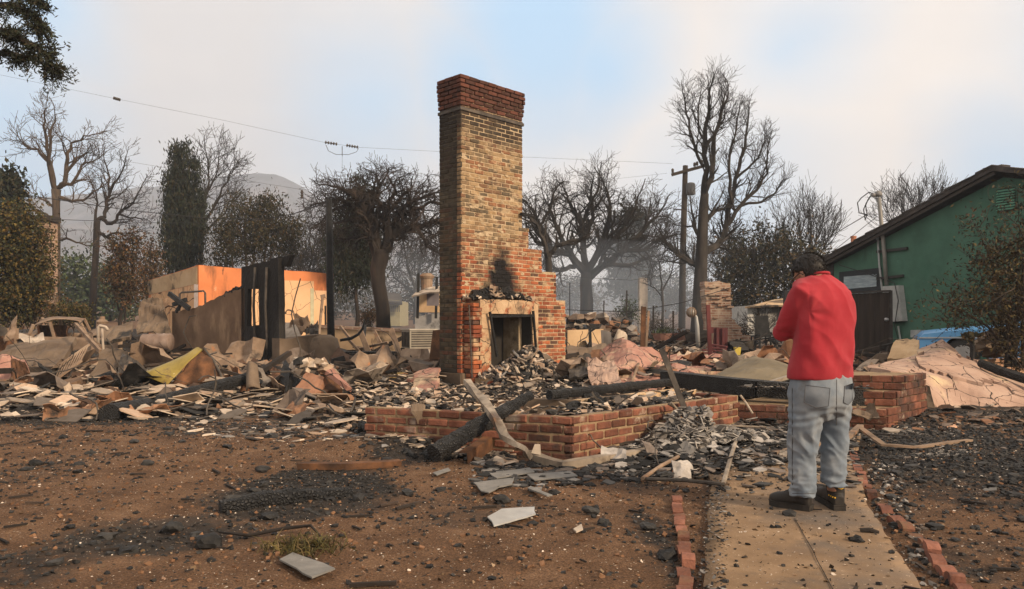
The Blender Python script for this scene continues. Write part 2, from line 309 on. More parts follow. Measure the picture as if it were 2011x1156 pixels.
M['shingle_pink'] = mat('pink_roofing', [(.25, (.21, .10, .076)), (.5, (.34, .178, .135)), (.8, (.44, .27, .205))], 2.2, 9, rough=.95, bump=.5, bscale=70, over=[((.05, .042, .038), 2.6, .62, .70), ((.42, .32, .21), 1.1, .54, .66), ((.05, .042, .036), .8, .58, .7)], crack=(2.2, .02))
M['stucco_slab'] = mat('cracked_slab', [(.25, (.25, .16, .12)), (.5, (.37, .25, .19)), (.8, (.46, .34, .265))], 2.4, 9, rough=.95, bump=.6, bscale=60, over=[((.06, .05, .043), 3.2, .63, .69), ((.50, .38, .24), 1.6, .58, .7)], crack=(2.6, .018))
# ------------------------------------------------------------------ ground
def structure(o): o['kind'] = 'structure'; return o
PC = V((.528, 6.63, 0))                                     # near corner of the brick planter
PL_END = V((-1.45, 7.48, 0)); PR_END = PC + U * 2.98
pl_dir = (PL_END - PC).normalized()
MOUNDS = [(-1.25, 7.15, .8, .35, .11), (-9.5, 15.5, 5.5, 2.6, .10), (-4.2, 15.0, 3.0, 1.8, .08), (-1.6, 13.4, 1.6, 1.2, .12), (4.0, 12.6, 3.0, 2.2, .35), (8.2, 11.6, 1.8, 1.4, .25), (1.6, 11.5, 2.2, 1.6, .12),
          (1.9, 7.55, .75, .6, .16), (4.8, 9.4, 1.3, 1.3, .08), (-7, 11, 3, 1.2, .06)]
PATH_L = [(.50, 1.2), (.70, 2.6), (.84, 3.34), (1.24, 4.79), (1.72, 6.63), (2.35, 8.4)]
PATH_R = [(1.10, 1.2), (1.52, 2.6), (1.79, 3.34), (2.24, 4.79), (3.0, 6.63), (3.75, 8.2)]
def lerp_poly(pl, y):
    for (x0, y0), (x1, y1) in zip(pl, pl[1:]):
        if y <= y1: return x0 + (x1 - x0) * (y - y0) / (y1 - y0)
    return pl[-1][0]
def side(p, a, d):  # >0 behind the line
    n = V((-d.y, d.x, 0)); return (p - a).dot(n)
def gz(x, y, fine=True):
    z = slope(y)
    for cx, cy, rx, ry, h in MOUNDS:
        q = ((x - cx) / rx) ** 2 + ((y - cy) / ry) ** 2
        if q < 4: z += h * math.exp(-q * 1.3)
    p = V((x, y, 0)); s1 = side(p, PC, U); s2 = -side(p, PC, pl_dir); t = (p - PC).dot(U); s = (p - PC).dot(pl_dir)
    m = min(s1, s2)                                         # soil held by the planter walls
    if m > .12 and t < 3.1 and s < 2.2:
        f = min(1, (m - .12) / .06) * max(0, min(1, (1.15 - m) / .25))
        z += .26 * f
    if fine and y < 40:
        z += .022 * mn.noise(V((x * 1.3, y * 1.3, 0))) + .012 * mn.noise(V((x * 6, y * 6, 3))) + .006 * mn.noise(V((x * 17, y * 17, 9)))
    if 1 < y < 8.6:
        l = lerp_poly(PATH_L, y); r = lerp_poly(PATH_R, y)
        if l - .12 < x < r + .12: z = min(z, -.012) if l - .06 < x < r + .06 else min(z, .012)
    return z
def axis(lo, hi, st, far, k):
    a = list(np.arange(lo, hi, st)); s = st; x = hi; b = []
    while x < far: b.append(x); s *= k; x += s
    b.append(far); return a, b
ya, yb = axis(2.3, 13.5, .06, 2600, 1.10); ys = ya + yb
xa, xb = axis(-6.5, 8.0, .06, 1600, 1.13)
s_, x_, xl = .06, -6.5, []
while x_ > -1600: s_ *= 1.13; x_ -= s_; xl.append(x_)
xs = xl[::-1] + xa + xb
ys = [-300, -60, -10, -2, .5, 1.4] + ys
nx, ny = len(xs), len(ys)
verts = [(x, y, gz(x, y)) for y in ys for x in xs]
faces = [(j * nx + i, j * nx + i + 1, (j + 1) * nx + i + 1, (j + 1) * nx + i) for j in range(ny - 1) for i in range(nx - 1)]
me = bpy.data.meshes.new('ground'); me.from_pydata(verts, [], faces); me.polygons.foreach_set('use_smooth', [True] * len(faces))
# stain map: where the fire left char (r), grey-white ash (g), dry yellow grass (b)
def ell(px, py, rx, ry):       # ellipse given in photo pixels on flat ground -> world ellipse
    c = G(px, py); a = G(px + rx, py); b = G(px, max(660, py - ry)); return c.x, c.y, abs(a.x - c.x), abs(b.y - c.y)
CHAR = [(*ell(620, 960, 190, 45), 1), (*ell(330, 1050, 200, 35), .75), (*ell(60, 1110, 120, 60), .55), (*ell(820, 880, 90, 30), .95), (*ell(1830, 880, 230, 60), .95), (*ell(1900, 960, 220, 60), .55), (*ell(1420, 870, 260, 45), .95), (*ell(1290, 1060, 60, 90), .6),
        (*ell(1270, 930, 150, 30), .5), (*ell(200, 815, 330, 18), .8), (*ell(900, 1000, 230, 40), .35), (*ell(60, 930, 130, 40), .35), (*ell(1990, 1080, 160, 60), .45), (*ell(480, 840, 200, 16), .5), (*ell(1890, 1100, 80, 40), .5), (4.5, 11.5, 4, 2.5, .9), (-6, 13, 9, 2.6, .75), (9, 12, 3, 3, .8), (-1, 12.5, 4, 2, .8)]
ASH = [(*ell(1330, 850, 110, 25), 1), (*ell(1560, 840, 160, 25), .7), (*ell(1740, 850, 120, 25), .7), (*ell(1850, 888, 80, 8), .9), (*ell(620, 830, 160, 18), .6), (*ell(250, 790, 260, 20), .7), (*ell(1080, 870, 120, 18), .7), (*ell(1020, 930, 120, 30), .45), (1.0, 7.7, 2, .7, .6)]
ca = me.color_attributes.new('stain', 'FLOAT_COLOR', 'POINT'); buf = np.zeros((len(verts), 4), np.float32)
for i, (x, y, z) in enumerate(verts):
    if not (-30 < x < 30 and 0 < y < 45): continue
    wv = .35 * mn.noise(V((x * .9, y * .9, 5))) + .25 * mn.noise(V((x * 2.7, y * 2.7, 8)))
    r = g = 0.0
    for lst, k in ((CHAR, 0), (ASH, 1)):
        best = 0
        for cx, cy, rx, ry, a in lst:
            q = math.sqrt(((x - cx) / rx) ** 2 + ((y - cy) / ry) ** 2) + wv
            if q < 1.3: best = max(best, a * min(1, max(0, (1.3 - q) / .7)))
        if k == 0: r = best
        else: g = best
    if y > 13.5: r = max(r, min(.8, (y - 13.5) / 3))
    buf[i] = (r, g, 0, 1)
ca.data.foreach_set('color', buf.ravel())
gm = bpy.data.materials.new('burnt_dirt'); gm.use_nodes = True; t = gm.node_tree; b = t.nodes['Principled BSDF']; L = t.links.new
def n_(ty, **k):
    x = t.nodes.new(ty)
    for a_, b_ in k.items(): setattr(x, a_, b_)
    return x
geo = n_('ShaderNodeNewGeometry')
def nzz(scale, detail=8, rough=.65):
    x = n_('ShaderNodeTexNoise'); x.inputs['Scale'].default_value = scale; x.inputs['Detail'].default_value = detail; x.inputs['Roughness'].default_value = rough; L(geo.outputs['Position'], x.inputs['Vector']); return x
def rmp(src, cs):
    r = n_('ShaderNodeValToRGB'); e = r.color_ramp.elements
    while len(e) < len(cs): e.new(.5)
    for i, (p_, c_) in enumerate(cs): e[i].position = p_; e[i].color = (*c_, 1)
    L(src, r.inputs[0]); return r.outputs[0]
def mixc(f, a, b2):
    x = n_('ShaderNodeMix', data_type='RGBA'); L(f, x.inputs[0])
    if isinstance(a, tuple): x.inputs[6].default_value = (*a, 1)
    else: L(a, x.inputs[6])
    if isinstance(b2, tuple): x.inputs[7].default_value = (*b2, 1)
    else: L(b2, x.inputs[7])
    return x.outputs[2]
def mrange(src, lo, hi):
    x = n_('ShaderNodeMapRange'); x.inputs['From Min'].default_value = lo; x.inputs['From Max'].default_value = hi; L(src, x.inputs['Value']); return x.outputs[0]
dirt = rmp(nzz(2.2, 14, .72).outputs['Fac'], [(.28, (.062, .035, .021)), (.5, (.128, .073, .042)), (.72, (.21, .126, .075))])
grain = rmp(nzz(95, 6, .75).outputs['Fac'], [(.34, (.36, .33, .30)), (.5, (1, 1, 1)), (.66, (1.7, 1.65, 1.55))])
mm = n_('ShaderNodeMix', data_type='RGBA', blend_type='MULTIPLY'); mm.inputs[0].default_value = 1; L(dirt, mm.inputs[6]); L(grain, mm.inputs[7])
att = n_('ShaderNodeVertexColor', layer_name='stain'); sp = n_('ShaderNodeSeparateColor'); L(att.outputs[0], sp.inputs[0])
brk = nzz(7, 9, .75)
def thresh(ch, k):
    a = n_('ShaderNodeMath', operation='ADD'); L(ch, a.inputs[0]); L(brk.outputs['Fac'], a.inputs[1]); return mrange(a.outputs[0], k, k + .22)
charc = rmp(nzz(28, 6).outputs['Fac'], [(.3, (.012, .011, .010)), (.6, (.032, .028, .025)), (.8, (.085, .068, .055))])
ashc = rmp(nzz(18, 8, .75).outputs['Fac'], [(.3, (.06, .055, .05)), (.55, (.22, .20, .18)), (.75, (.42, .39, .35))])
c1 = mixc(thresh(sp.outputs[0], .90), mm.outputs[2], charc)
c2 = mixc(thresh(sp.outputs[1], 1.0), c1, ashc)
dry = nzz(.8, 6); c3 = mixc(mrange(dry.outputs['Fac'], .44, .68), c2, mixc(thresh(sp.outputs[0], .66), c2, (.06, .045, .035)))
wsp = nzz(55, 2, .5); c4 = mixc(mrange(wsp.outputs['Fac'], .69, .72), c3, (.5, .42, .33))
L(c4, b.inputs['Base Color']); b.inputs['Roughness'].default_value = .97; b.inputs['Specular IOR Level'].default_value = .15
bp = n_('ShaderNodeBump'); bp.inputs['Strength'].default_value = 1; bp.inputs['Distance'].default_value = .025; L(nzz(38, 8, .7).outputs['Fac'], bp.inputs['Height']); L(bp.outputs[0], b.inputs['Normal'])
me.materials.append(gm); ground = structure(bpy.data.objects.new('ground', me)); col.objects.link(ground)

# ------------------------------------------------------------------ concrete path
mb = MB(); yy = np.arange(1.2, 8.3, .09); nu = 12
for y in yy:
    for i in range(nu + 1):
        a = lerp_poly(PATH_L, y); c = lerp_poly(PATH_R, y); x = a + (c - a) * i / nu
        if i in (0, nu): x += .025 * mn.noise(V((y * 4, i, 0)))
        mb.v.append((x, y + .02 * (i / nu), .020 + .003 * mn.noise(V((x * 3, y * 3, 2)))))
for j in range(len(yy) - 1):
    for i in range(nu): q = j * (nu + 1) + i; mb.f.append((q, q + 1, q + nu + 2, q + nu + 1))
m0 = len(mb.v)
for j in range(len(yy)):
    for i in (0, nu): v = mb.v[j * (nu + 1) + i]; mb.v.append((v[0], v[1], -.08))
for j in range(len(yy) - 1):
    mb.f.append((j * (nu + 1), (j + 1) * (nu + 1), m0 + 2 * (j + 1), m0 + 2 * j)); q = j * (nu + 1) + nu; mb.f.append((q, m0 + 2 * j + 1, m0 + 2 * j + 3, q + nu + 1))
path = structure(fixn(mb.build('path', M['concrete'], None, (0, 0, 0), smooth=True)))
mb = MB(); pts = []                                             # the crack wandering down its middle
for y in np.arange(3.0, 4.5, .07):
    a = lerp_poly(PATH_L, y); c = lerp_poly(PATH_R, y); pts.append(V((a + (c - a) * (.60 - .06 * (y - 3)) + .02 * mn.noise(V((y * 4, 1, 1))), y, .0235)))
for a, c in zip(pts, pts[1:]): mb.bar(a, c + (c - a) * .1, .0025, .003)
mb.build('crack', M['char'], path)

# ------------------------------------------------------------------ bricks (shared meshes, a few uneven variants)
def brick_mesh(l, d, h, seed, bev=.006, scal=False):
    rng = random.Random(seed); bm = bmesh.new(); bmesh.ops.create_cube(bm, size=1)
    for v in bm.verts: v.co = V((v.co.x * l, v.co.y * d, v.co.z * h)) + V((rng.uniform(-1, 1), rng.uniform(-1, 1), rng.uniform(-1, 1))) * .0035
    bmesh.ops.bevel(bm, geom=list(bm.edges), offset=bev, segments=1, affect='EDGES'); me_ = bpy.data.meshes.new('brick'); bm.to_mesh(me_); bm.free(); return me_
class Bricks:
    def __init__(s, l, d, h, mat_, nvar=5, bev=.006):
        s.me = [brick_mesh(l, d, h, i, bev) for i in range(nvar)]; s.l = l; s.d = d; s.h = h; s.rng = random.Random(5)
        for m_ in s.me: m_.materials.append(mat_)
    def put(s, parent, c, dirx, sx=1.0, jit=.003, tilt=0.0, name='brick', sy=1.0):
        ob = bpy.data.objects.new(name, s.rng.choice(s.me)); col.objects.link(ob); ob.parent = parent
        r = s.rng; c = V(c) - V(parent['_o']) + V((r.uniform(-jit, jit), r.uniform(-jit, jit), r.uniform(-jit, jit) * .5))
        ob.location = c; ob.rotation_euler = (r.uniform(-tilt, tilt), r.uniform(-tilt, tilt), math.atan2(dirx.y, dirx.x) + r.uniform(-.012, .012) + (math.pi if r.random() < .5 else 0)); ob.scale = (sx, sy, 1); return ob
    def bake(s, mb, c, dirx, sx=1.0, jit=.003):              # same brick joined into a mesh
        r = s.rng; m_ = r.choice(s.me); a = math.atan2(dirx.y, dirx.x) + r.uniform(-.012, .012); R = Matrix.Rotation(a, 3, 'Z'); c = V(c) + V((r.uniform(-jit, jit), r.uniform(-jit, jit), 0))
        mb.add([R @ V((v.co.x * sx, v.co.y, v.co.z)) + c for v in m_.vertices], [tuple(p.vertices) for p in m_.polygons])
def course(t0, t1, l, j, off):
    """brick spans along one course"""
    x = t0 - off; o = []
    while x < t1 - .02:
        a = max(x, t0); c = min(x + l, t1)
        if c - a > .035: o.append((a, c))
        x += l + j
    return o

# ------------------------------------------------------------------ brick planter
PB = Bricks(.213, .102, .067, M['brick_red'], 7, .011)
PH = .0795
pl = thing('brick_planter', 'low red brick planter wall in front of the tall chimney', 'planter', PC)
def wall_run(parent, a, d, length, z0, nc, B, pitch, L_=.227, inward=None, skip=None, off0=0.0, jit=.003):
    n_in = inward
    for k in range(nc):
        for (t0, t1) in course(0, length, B.l, L_ - B.l, (L_ / 2 if (k % 2) else 0) + off0):
            c = a + d * ((t0 + t1) / 2) + n_in * (B.d / 2) + Z * (z0 + k * pitch + B.h / 2)
            if skip and skip(t0, t1, k): continue
            B.put(parent, c, d, (t1 - t0) / B.l, jit)
z0 = -.03
wall_run(pl, PC, U, 2.98, z0, 5, PB, PH, inward=W, off0=.0, jit=.006)
wall_run(pl, PC + pl_dir * .012, pl_dir, 2.13, z0, 5, PB, PH, inward=V((-pl_dir.y, pl_dir.x, 0)) * -1, off0=.03, jit=.006)
mb = MB()
mb.bar(PC + U * .03 + W * .053 + Z * .17, PR_END - U * .03 + W * .053 + Z * .17, .086, .375)
inw = V((pl_dir.y, -pl_dir.x, 0))
mb.bar(PC + pl_dir * .08 + inw * .053 + Z * .169, PL_END - pl_dir * .02 + inw * .053 + Z * .169, .086, .373)
fixn(mb.build('mortar_core', M['mortar'], pl))
# return at the far right end
for k in range(5):
    for q in range(2): PB.put(pl, PR_END + W * (.2 + q * .227 + (.11 if k % 2 else 0)) - U * .052 + Z * (z0 + k * PH + .035), W)

# ------------------------------------------------------------------ brick steps on the right
st = thing('brick_steps', 'flight of three red brick steps behind the man', 'steps', P(1737, 818, 8.3))
S0 = P(1737, 818, 8.3); s_l = E1; s_u = U
tiers = [(0.0, S0.z - .166, 3, 1.75), (.30, S0.z + .083, 2, .95), (.62, S0.z + .083 * 3, 2, .95)]
SB = Bricks(.215, .11, .073, M['brick_red'])
for back, zb, nc, ln in tiers:
    a = S0 + U * back * .9 + V((.06, .1, 0)) * (back > 0); a.z = 0
    for k in range(nc):
        for t0, t1 in course(0, ln, .215, .012, .1 if (k + nc) % 2 else 0): SB.put(st, a + E1 * ((t0 + t1) / 2) + U * .055 + Z * (zb + k * .083 + .037), E1, (t1 - t0) / .215)
        for t0, t1 in course(.12, 1.5 - back, .215, .012, .1 if k % 2 else 0): SB.put(st, a + U * ((t0 + t1) / 2) + E1 * .055 + Z * (zb + k * .083 + .037), U, (t1 - t0) / .215)
    mb = MB(); c = a + U * .7 + E1 * (ln / 2)
    q = [a + U * .02 + E1 * .02, a + E1 * ln + U * .02, a + E1 * ln + U * (1.5 - back), a + U * (1.5 - back) + E1 * .02]
    mb.plate([V((p.x, p.y, zb - .1)) for p in q], Z * (nc * .083 + .09)); fixn(mb.build('tread', M['mortar'], st))

# ------------------------------------------------------------------ the tall chimney
K = V((-.851, 12.7, 0.0)); CN = -W                              # near corner ; right-hand face looks along CN, left-hand face along -U
CH_P = .0732; CT = .198; CJ = .0155; CD = .55; NC = 73
def tz(px, py, off=0.0):
    q = RP(px, py, K + CN * off, CN); return (q - K).dot(U), q.z
ST = [tz(1026, 300)[0], tz(1038, 470)[0], tz(1064, 515)[0], tz(1092, 560)[0], tz(1111, 650)[0]]
SZ = [tz(1026, 450)[1], tz(1064, 492)[1], tz(1092, 535)[1], tz(1110, 590)[1]]
def tright(z):
    if z > SZ[0]: return ST[0]
    if z > SZ[1]: return ST[1]
    if z > SZ[2]: return ST[2]
    if z > SZ[3]: return ST[3]
    return ST[4]
CAPZ = tz(1026, 240)[1]
TOPZ = NC * CH_P
# brick material for it: cap dark, tan smoke-bleached shaft, orange-red foot, soot over the mantel
def chim_mat(name, left):
    m = mat(name, [(.3, (.62, .6, .58)), (.55, (1, 1, 1)), (.78, (1.25, 1.2, 1.15))], 9, 8, rough=.93, bump=.55, bscale=70, dist=.006)
    t = m.node_tree; b = t.nodes['Principled BSDF']; L = t.links.new
    src = b.inputs['Base Color'].links[0].from_socket
    def n(ty, **k):
        x = t.nodes.new(ty)
        for a_, b_ in k.items(): setattr(x, a_, b_)
        return x
    geo = n('ShaderNodeNewGeometry'); sx = n('ShaderNodeSeparateXYZ'); L(geo.outputs['Position'], sx.inputs[0])
    def noi(scale, detail=6, str_=(1, 1, 1)):
        x = n('ShaderNodeTexNoise'); x.inputs['Scale'].default_value = scale; x.inputs['Detail'].default_value = detail; x.inputs['Roughness'].default_value = .65
        q = n('ShaderNodeMapping'); q.inputs['Scale'].default_value = str_; L(geo.outputs['Position'], q.inputs[0]); L(q.outputs[0], x.inputs['Vector']); return x.outputs['Fac']
    def math_(op, a, b2):
        x = n('ShaderNodeMath', operation=op)
        for i, q in enumerate((a, b2)):
            if isinstance(q, (int, float)): x.inputs[i].default_value = q
            else: L(q, x.inputs[i])
        return x.outputs[0]
    def mr(s, lo, hi):
        x = n('ShaderNodeMapRange', interpolation_type='SMOOTHSTEP'); x.inputs['From Min'].default_value = lo; x.inputs['From Max'].default_value = hi; L(s, x.inputs['Value']); return x.outputs[0]
    def mix(f, a, b2):
        x = n('ShaderNodeMix', data_type='RGBA'); L(f, x.inputs[0])
        for i, q in ((6, a), (7, b2)):
            if isinstance(q, tuple): x.inputs[i].default_value = (*q, 1)
            else: L(q, x.inputs[i])
        return x.outputs[2]
    oi = n('ShaderNodeObjectInfo'); fr = math_('FRACT', math_('ADD', oi.outputs['Random'], geo.outputs['Random Per Island']), 0)
    def pick(cs):
        r = n('ShaderNodeValToRGB'); r.color_ramp.interpolation = 'CONSTANT'; e = r.color_ramp.elements
        while len(e) < len(cs): e.new(.5)
        for i, c_ in enumerate(cs): e[i].position = i / len(cs); e[i].color = (*c_, 1)
        L(fr, r.inputs[0]); return r.outputs[0]
    capc = pick([(.072, .032, .023), (.095, .038, .026), (.058, .027, .02), (.115, .044, .029)])
    tan = pick([(.26, .17, .092), (.34, .235, .13), (.18, .10, .056), (.12, .09, .058), (.30, .20, .105), (.235, .11, .056)])
    red = pick([(.32, .09, .038), (.25, .07, .032), (.38, .115, .046), (.19, .056, .03), (.33, .125, .064), (.10, .052, .036)])
    if left:  # left face: soot, plus its shade painted into darker brick colours
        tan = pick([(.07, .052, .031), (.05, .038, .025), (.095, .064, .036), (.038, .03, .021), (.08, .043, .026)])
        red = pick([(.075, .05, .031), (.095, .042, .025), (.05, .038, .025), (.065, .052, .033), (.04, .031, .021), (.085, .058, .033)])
    zz = math_('ADD', sx.outputs['Z'], math_('MULTIPLY', math_('SUBTRACT', noi(1.3), .5), 1.1 if not left else 1.8))
    c = mix(mr(zz, 2.28, 2.75), red, tan)
    # runs of lime wash and mortar smear
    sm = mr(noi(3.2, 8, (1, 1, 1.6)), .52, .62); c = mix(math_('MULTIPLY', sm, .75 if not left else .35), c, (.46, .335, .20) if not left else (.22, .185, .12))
    gz_ = mr(noi(2.1, 8, (1, 1, .8)), .50, .64); c = mix(math_('MULTIPLY', gz_, math_('MULTIPLY', mr(zz, 1.3, 2.6), .75)), c, (.10, .078, .052)); g2 = mr(noi(5.5, 8), .60, .68); c = mix(math_('MULTIPLY', g2, .8), c, (.05, .04, .03))
    # soot collar right under the cap
    so_ = math_('MULTIPLY', mr(zz, CAPZ - .85, CAPZ - .2), .88 if not left else .95); c = mix(so_, c, (.035, .028, .022))
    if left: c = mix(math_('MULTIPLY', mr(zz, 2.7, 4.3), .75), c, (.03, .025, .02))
    isc = mr(sx.outputs['Z'], CAPZ - .01, CAPZ + .01); c = mix(isc, c, capc)
    mm = n('ShaderNodeMix', data_type='RGBA', blend_type='MULTIPLY'); mm.inputs[0].default_value = 1; L(c, mm.inputs[6]); L(src, mm.inputs[7]); L(mm.outputs[2], b.inputs['Base Color'])
    return m
def plume(m):
    t = m.node_tree; b = t.nodes['Principled BSDF']; L = t.links.new; src = b.inputs['Base Color'].links[0].from_socket
    geo = t.nodes.new('ShaderNodeNewGeometry'); mp_ = t.nodes.new('ShaderNodeMapping'); q = K + U * tz(985, 530)[0] + Z * tz(985, 545)[1]
    mp_.vector_type = 'TEXTURE'; mp_.inputs['Location'].default_value = q; mp_.inputs['Rotation'].default_value = (0, 0, math.atan2(U.y, U.x)); mp_.inputs['Scale'].default_value = (.42, 3, .52)
    L(geo.outputs['Position'], mp_.inputs[0]); nz_ = t.nodes.new('ShaderNodeTexNoise'); nz_.inputs['Scale'].default_value = 5; nz_.inputs['Detail'].default_value = 8; nz_.inputs['Roughness'].default_value = .7; L(geo.outputs['Position'], nz_.inputs['Vector'])
    sx = t.nodes.new('ShaderNodeSeparateXYZ'); L(mp_.outputs[0], sx.inputs[0]); k1 = t.nodes.new('ShaderNodeMath'); k1.operation = 'MULTIPLY_ADD'; L(sx.outputs['Z'], k1.inputs[0]); k1.inputs[1].default_value = .95; k1.inputs[2].default_value = 1.25
    k2 = t.nodes.new('ShaderNodeMath'); k2.operation = 'MULTIPLY'; L(k1.outputs[0], k2.inputs[0]); L(sx.outputs['X'], k2.inputs[1]); cx_ = t.nodes.new('ShaderNodeCombineXYZ'); L(k2.outputs[0], cx_.inputs['X']); L(sx.outputs['Z'], cx_.inputs['Z'])
    ln = t.nodes.new('ShaderNodeVectorMath'); ln.operation = 'LENGTH'; L(cx_.outputs[0], ln.inputs[0]); ad = t.nodes.new('ShaderNodeMath'); ad.operation = 'MULTIPLY_ADD'; L(nz_.outputs['Fac'], ad.inputs[0]); ad.inputs[1].default_value = 1.7; L(ln.outputs['Value'], ad.inputs[2])
    mr = t.nodes.new('ShaderNodeMapRange'); mr.inputs['From Min'].default_value = 2.25; mr.inputs['From Max'].default_value = 1.45; L(ad.outputs[0], mr.inputs['Value'])
    mx_ = t.nodes.new('ShaderNodeMix'); mx_.data_type = 'RGBA'; L(mr.outputs[0], mx_.inputs[0]); L(src, mx_.inputs[6]); mx_.inputs[7].default_value = (.011, .010, .010, 1); L(mx_.outputs[2], b.inputs['Base Color']); return m
M['ch_r'] = chim_mat('chimney_brick', False); M['ch_l'] = chim_mat('chimney_brick_smoked_shade', True); plume(M['ch_r'])
M['ch_mortar'] = mat('chimney_mortar', [(.3, (.26, .19, .115)), (.55, (.42, .32, .205)), (.8, (.54, .42, .29))], 8, rough=.95, bump=.9, bscale=35, dist=.02, over=[((.03, .026, .022), 1.2, .60, .72)])
plume(M['ch_mortar'])
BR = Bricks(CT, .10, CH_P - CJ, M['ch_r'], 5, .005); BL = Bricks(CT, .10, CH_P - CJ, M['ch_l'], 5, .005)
chim = thing('brick_chimney', 'tall freestanding fire-scorched brick chimney with stepped shoulder and open fireplace', 'chimney', K)
joined = MB(); joined_l = MB(); cnt = 0
sur0, sz_top = tz(930, 583, .25); sur1 = tz(1058, 592, .25)[0]; sz_top = 1.60
for k in range(NC):
    zc = k * CH_P + CH_P / 2; cap = zc > CAPZ; out_ = (.034 if k >= NC - 3 else .024 if k >= NC - 5 else .016) if cap else 0.0
    t1 = tright(zc) + (out_ if cap else 0)
    for a, c in course(-out_, t1, CT, CJ, (.10 if k % 2 else 0)):
        if zc < sz_top - .05 and a > sur0 + .02 and c < sur1 - .02: continue
        jx = BR.rng.uniform(-.004, .006)
        cc = K + U * ((a + c) / 2) + CN * (out_ + jx - .05) + Z * zc
        if cap or (zc > .85 and zc < 2.75 and cnt < 292): BR.put(chim, cc, U, (c - a) / CT); cnt += 1
        else: BR.bake(joined, cc, U, (c - a) / CT)
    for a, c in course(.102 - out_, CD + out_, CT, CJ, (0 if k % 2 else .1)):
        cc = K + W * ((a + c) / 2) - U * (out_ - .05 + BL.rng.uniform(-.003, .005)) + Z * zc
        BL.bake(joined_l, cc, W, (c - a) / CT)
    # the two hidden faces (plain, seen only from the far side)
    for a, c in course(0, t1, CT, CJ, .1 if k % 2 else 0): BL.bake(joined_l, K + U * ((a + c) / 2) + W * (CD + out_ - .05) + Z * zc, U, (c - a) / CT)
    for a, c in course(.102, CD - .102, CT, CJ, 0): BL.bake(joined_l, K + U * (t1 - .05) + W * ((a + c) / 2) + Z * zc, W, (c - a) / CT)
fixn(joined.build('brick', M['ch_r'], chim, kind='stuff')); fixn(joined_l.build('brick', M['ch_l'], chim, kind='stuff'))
mb = MB()
tiers_ = [(0, SZ[3], ST[4]), (SZ[3], SZ[2], ST[3]), (SZ[2], SZ[1], ST[2]), (SZ[1], SZ[0], ST[1]), (SZ[0], TOPZ - .03, ST[0])]
IN = .007
def chbox(mb, t0, t1, w0, w1, za, zb):
    q = [K + U * t0 + W * w0, K + U * t1 + W * w0, K + U * t1 + W * w1, K + U * t0 + W * w1]
    mb.plate([V((p.x, p.y, za)) for p in q], Z * (zb - za))
for za, zb, t1 in tiers_:
    if zb < 1.7:
        chbox(mb, IN, sur0 + .3, IN, CD - IN, za, zb - .012 * 0); chbox(mb, sur1 - .25, t1 - IN, IN, CD - IN, za, zb)
        chbox(mb, sur0 + .3, sur1 - .25, .45, CD - IN, za, zb)
    else: chbox(mb, IN, t1 - IN, IN, CD - IN, za, zb)
fixn(mb.build('mortar_core', M['ch_mortar'], chim))
mb = MB(); chbox(mb, .0055, .03, .004, CD - .004, 0, TOPZ - .04); fixn(mb.build('mortar_skin', mat('smoked_shade_mortar', [(.3, (.045, .038, .028)), (.6, (.10, .082, .058)), (.85, (.17, .14, .10))], 2.2, rough=.95, bump=.8, bscale=35, dist=.02, over=[((.02, .017, .014), .8, .46, .62)]), chim))  # left-face joints darkened: smoke stain and that side's shade put into the colour
mb = MB(); zc = CAPZ - .03                                       # roof flashing band where the roof used to meet the stack
chbox(mb, -.022, ST[0] + .02, -.022, CD + .02, zc - .04, zc + .01)
fixn(mb.build('flashing', M['metal_dark'], chim))
# smeared mortar lumps on the shaft
mb = MB(); rng = random.Random(11)
for i in range(90):
    z_ = rng.uniform(1.7, 4.2); t_ = rng.uniform(.05, tright(z_) - .08); p = K + U * t_ + CN * .004 + Z * z_; n = rng.randint(6, 9); r0 = rng.uniform(.02, .075); pts = []
    for q in range(n):
        th = 6.283 * q / n; pts.append(p + U * math.cos(th) * r0 * rng.uniform(.6, 1.6) + Z * math.sin(th) * r0 * rng.uniform(.3, .7))
    mb.plate(pts, CN * -.012)
fixn(mb.build('mortar_smear', M['ch_mortar'], chim, kind='stuff'))
# fireplace surround
sur_n = .25; fo0, fz1 = tz(966, 628, sur_n); fo1 = tz(1047, 628, sur_n)[0]; fz1 = tz(1000, 616, sur_n)[1]
M['plaster_old'] = mat('old_plaster', [(.3, (.30, .19, .11)), (.55, (.44, .30, .18)), (.8, (.54, .40, .26))], 4, 8, rough=.95, bump=.8, bscale=18, dist=.02, over=[((.28, .10, .05), 2.6, .53, .60), ((.05, .04, .035), 2.2, .58, .68)], crack=(4, .02))
sp_ = thing; mb = MB()
def sbox(mb, t0, t1, d0, d1, za, zb): chbox(mb, t0, t1, -d1, -d0, za, zb)
sbox(mb, fo0 - .02, sur1, 0.002, sur_n - .012, fz1, sz_top); sbox(mb, fo1, sur1, .002, sur_n - .012, 0, fz1)
sbox(mb, sur0 + .17, fo0, .002, sur_n - .02, 0, sz_top)
surr = fixn(mb.build('fireplace_surround', M['plaster_old'], chim))
SBk = Bricks(.20, .09, .062, M['ch_r']); 
for k in range(int(sz_top / CH_P)):
    z_ = k * CH_P + .036; ln = .20 if k % 2 else .13
    for a, c in ((sur0, sur0 + ln + (.06 if k in (3, 9, 14, 18) else 0)),): ob = SBk.put(surr, K + U * ((a + c) / 2) + CN * (sur_n - .05) + Z * z_, U, (c - a) / .2)
    SBk.put(surr, K + U * (sur0 + .047) + CN * .09 + Z * z_, W, .78)
    if z_ > sz_top - .09:
        for a, c in course(sur0 + .2, sur1 + .02, .2, .011, 0): SBk.put(surr, K + U * ((a + c) / 2) + CN * (sur_n - .052) + Z * z_, U, (c - a) / .2)
mb = MB()                                                       # firebox lining
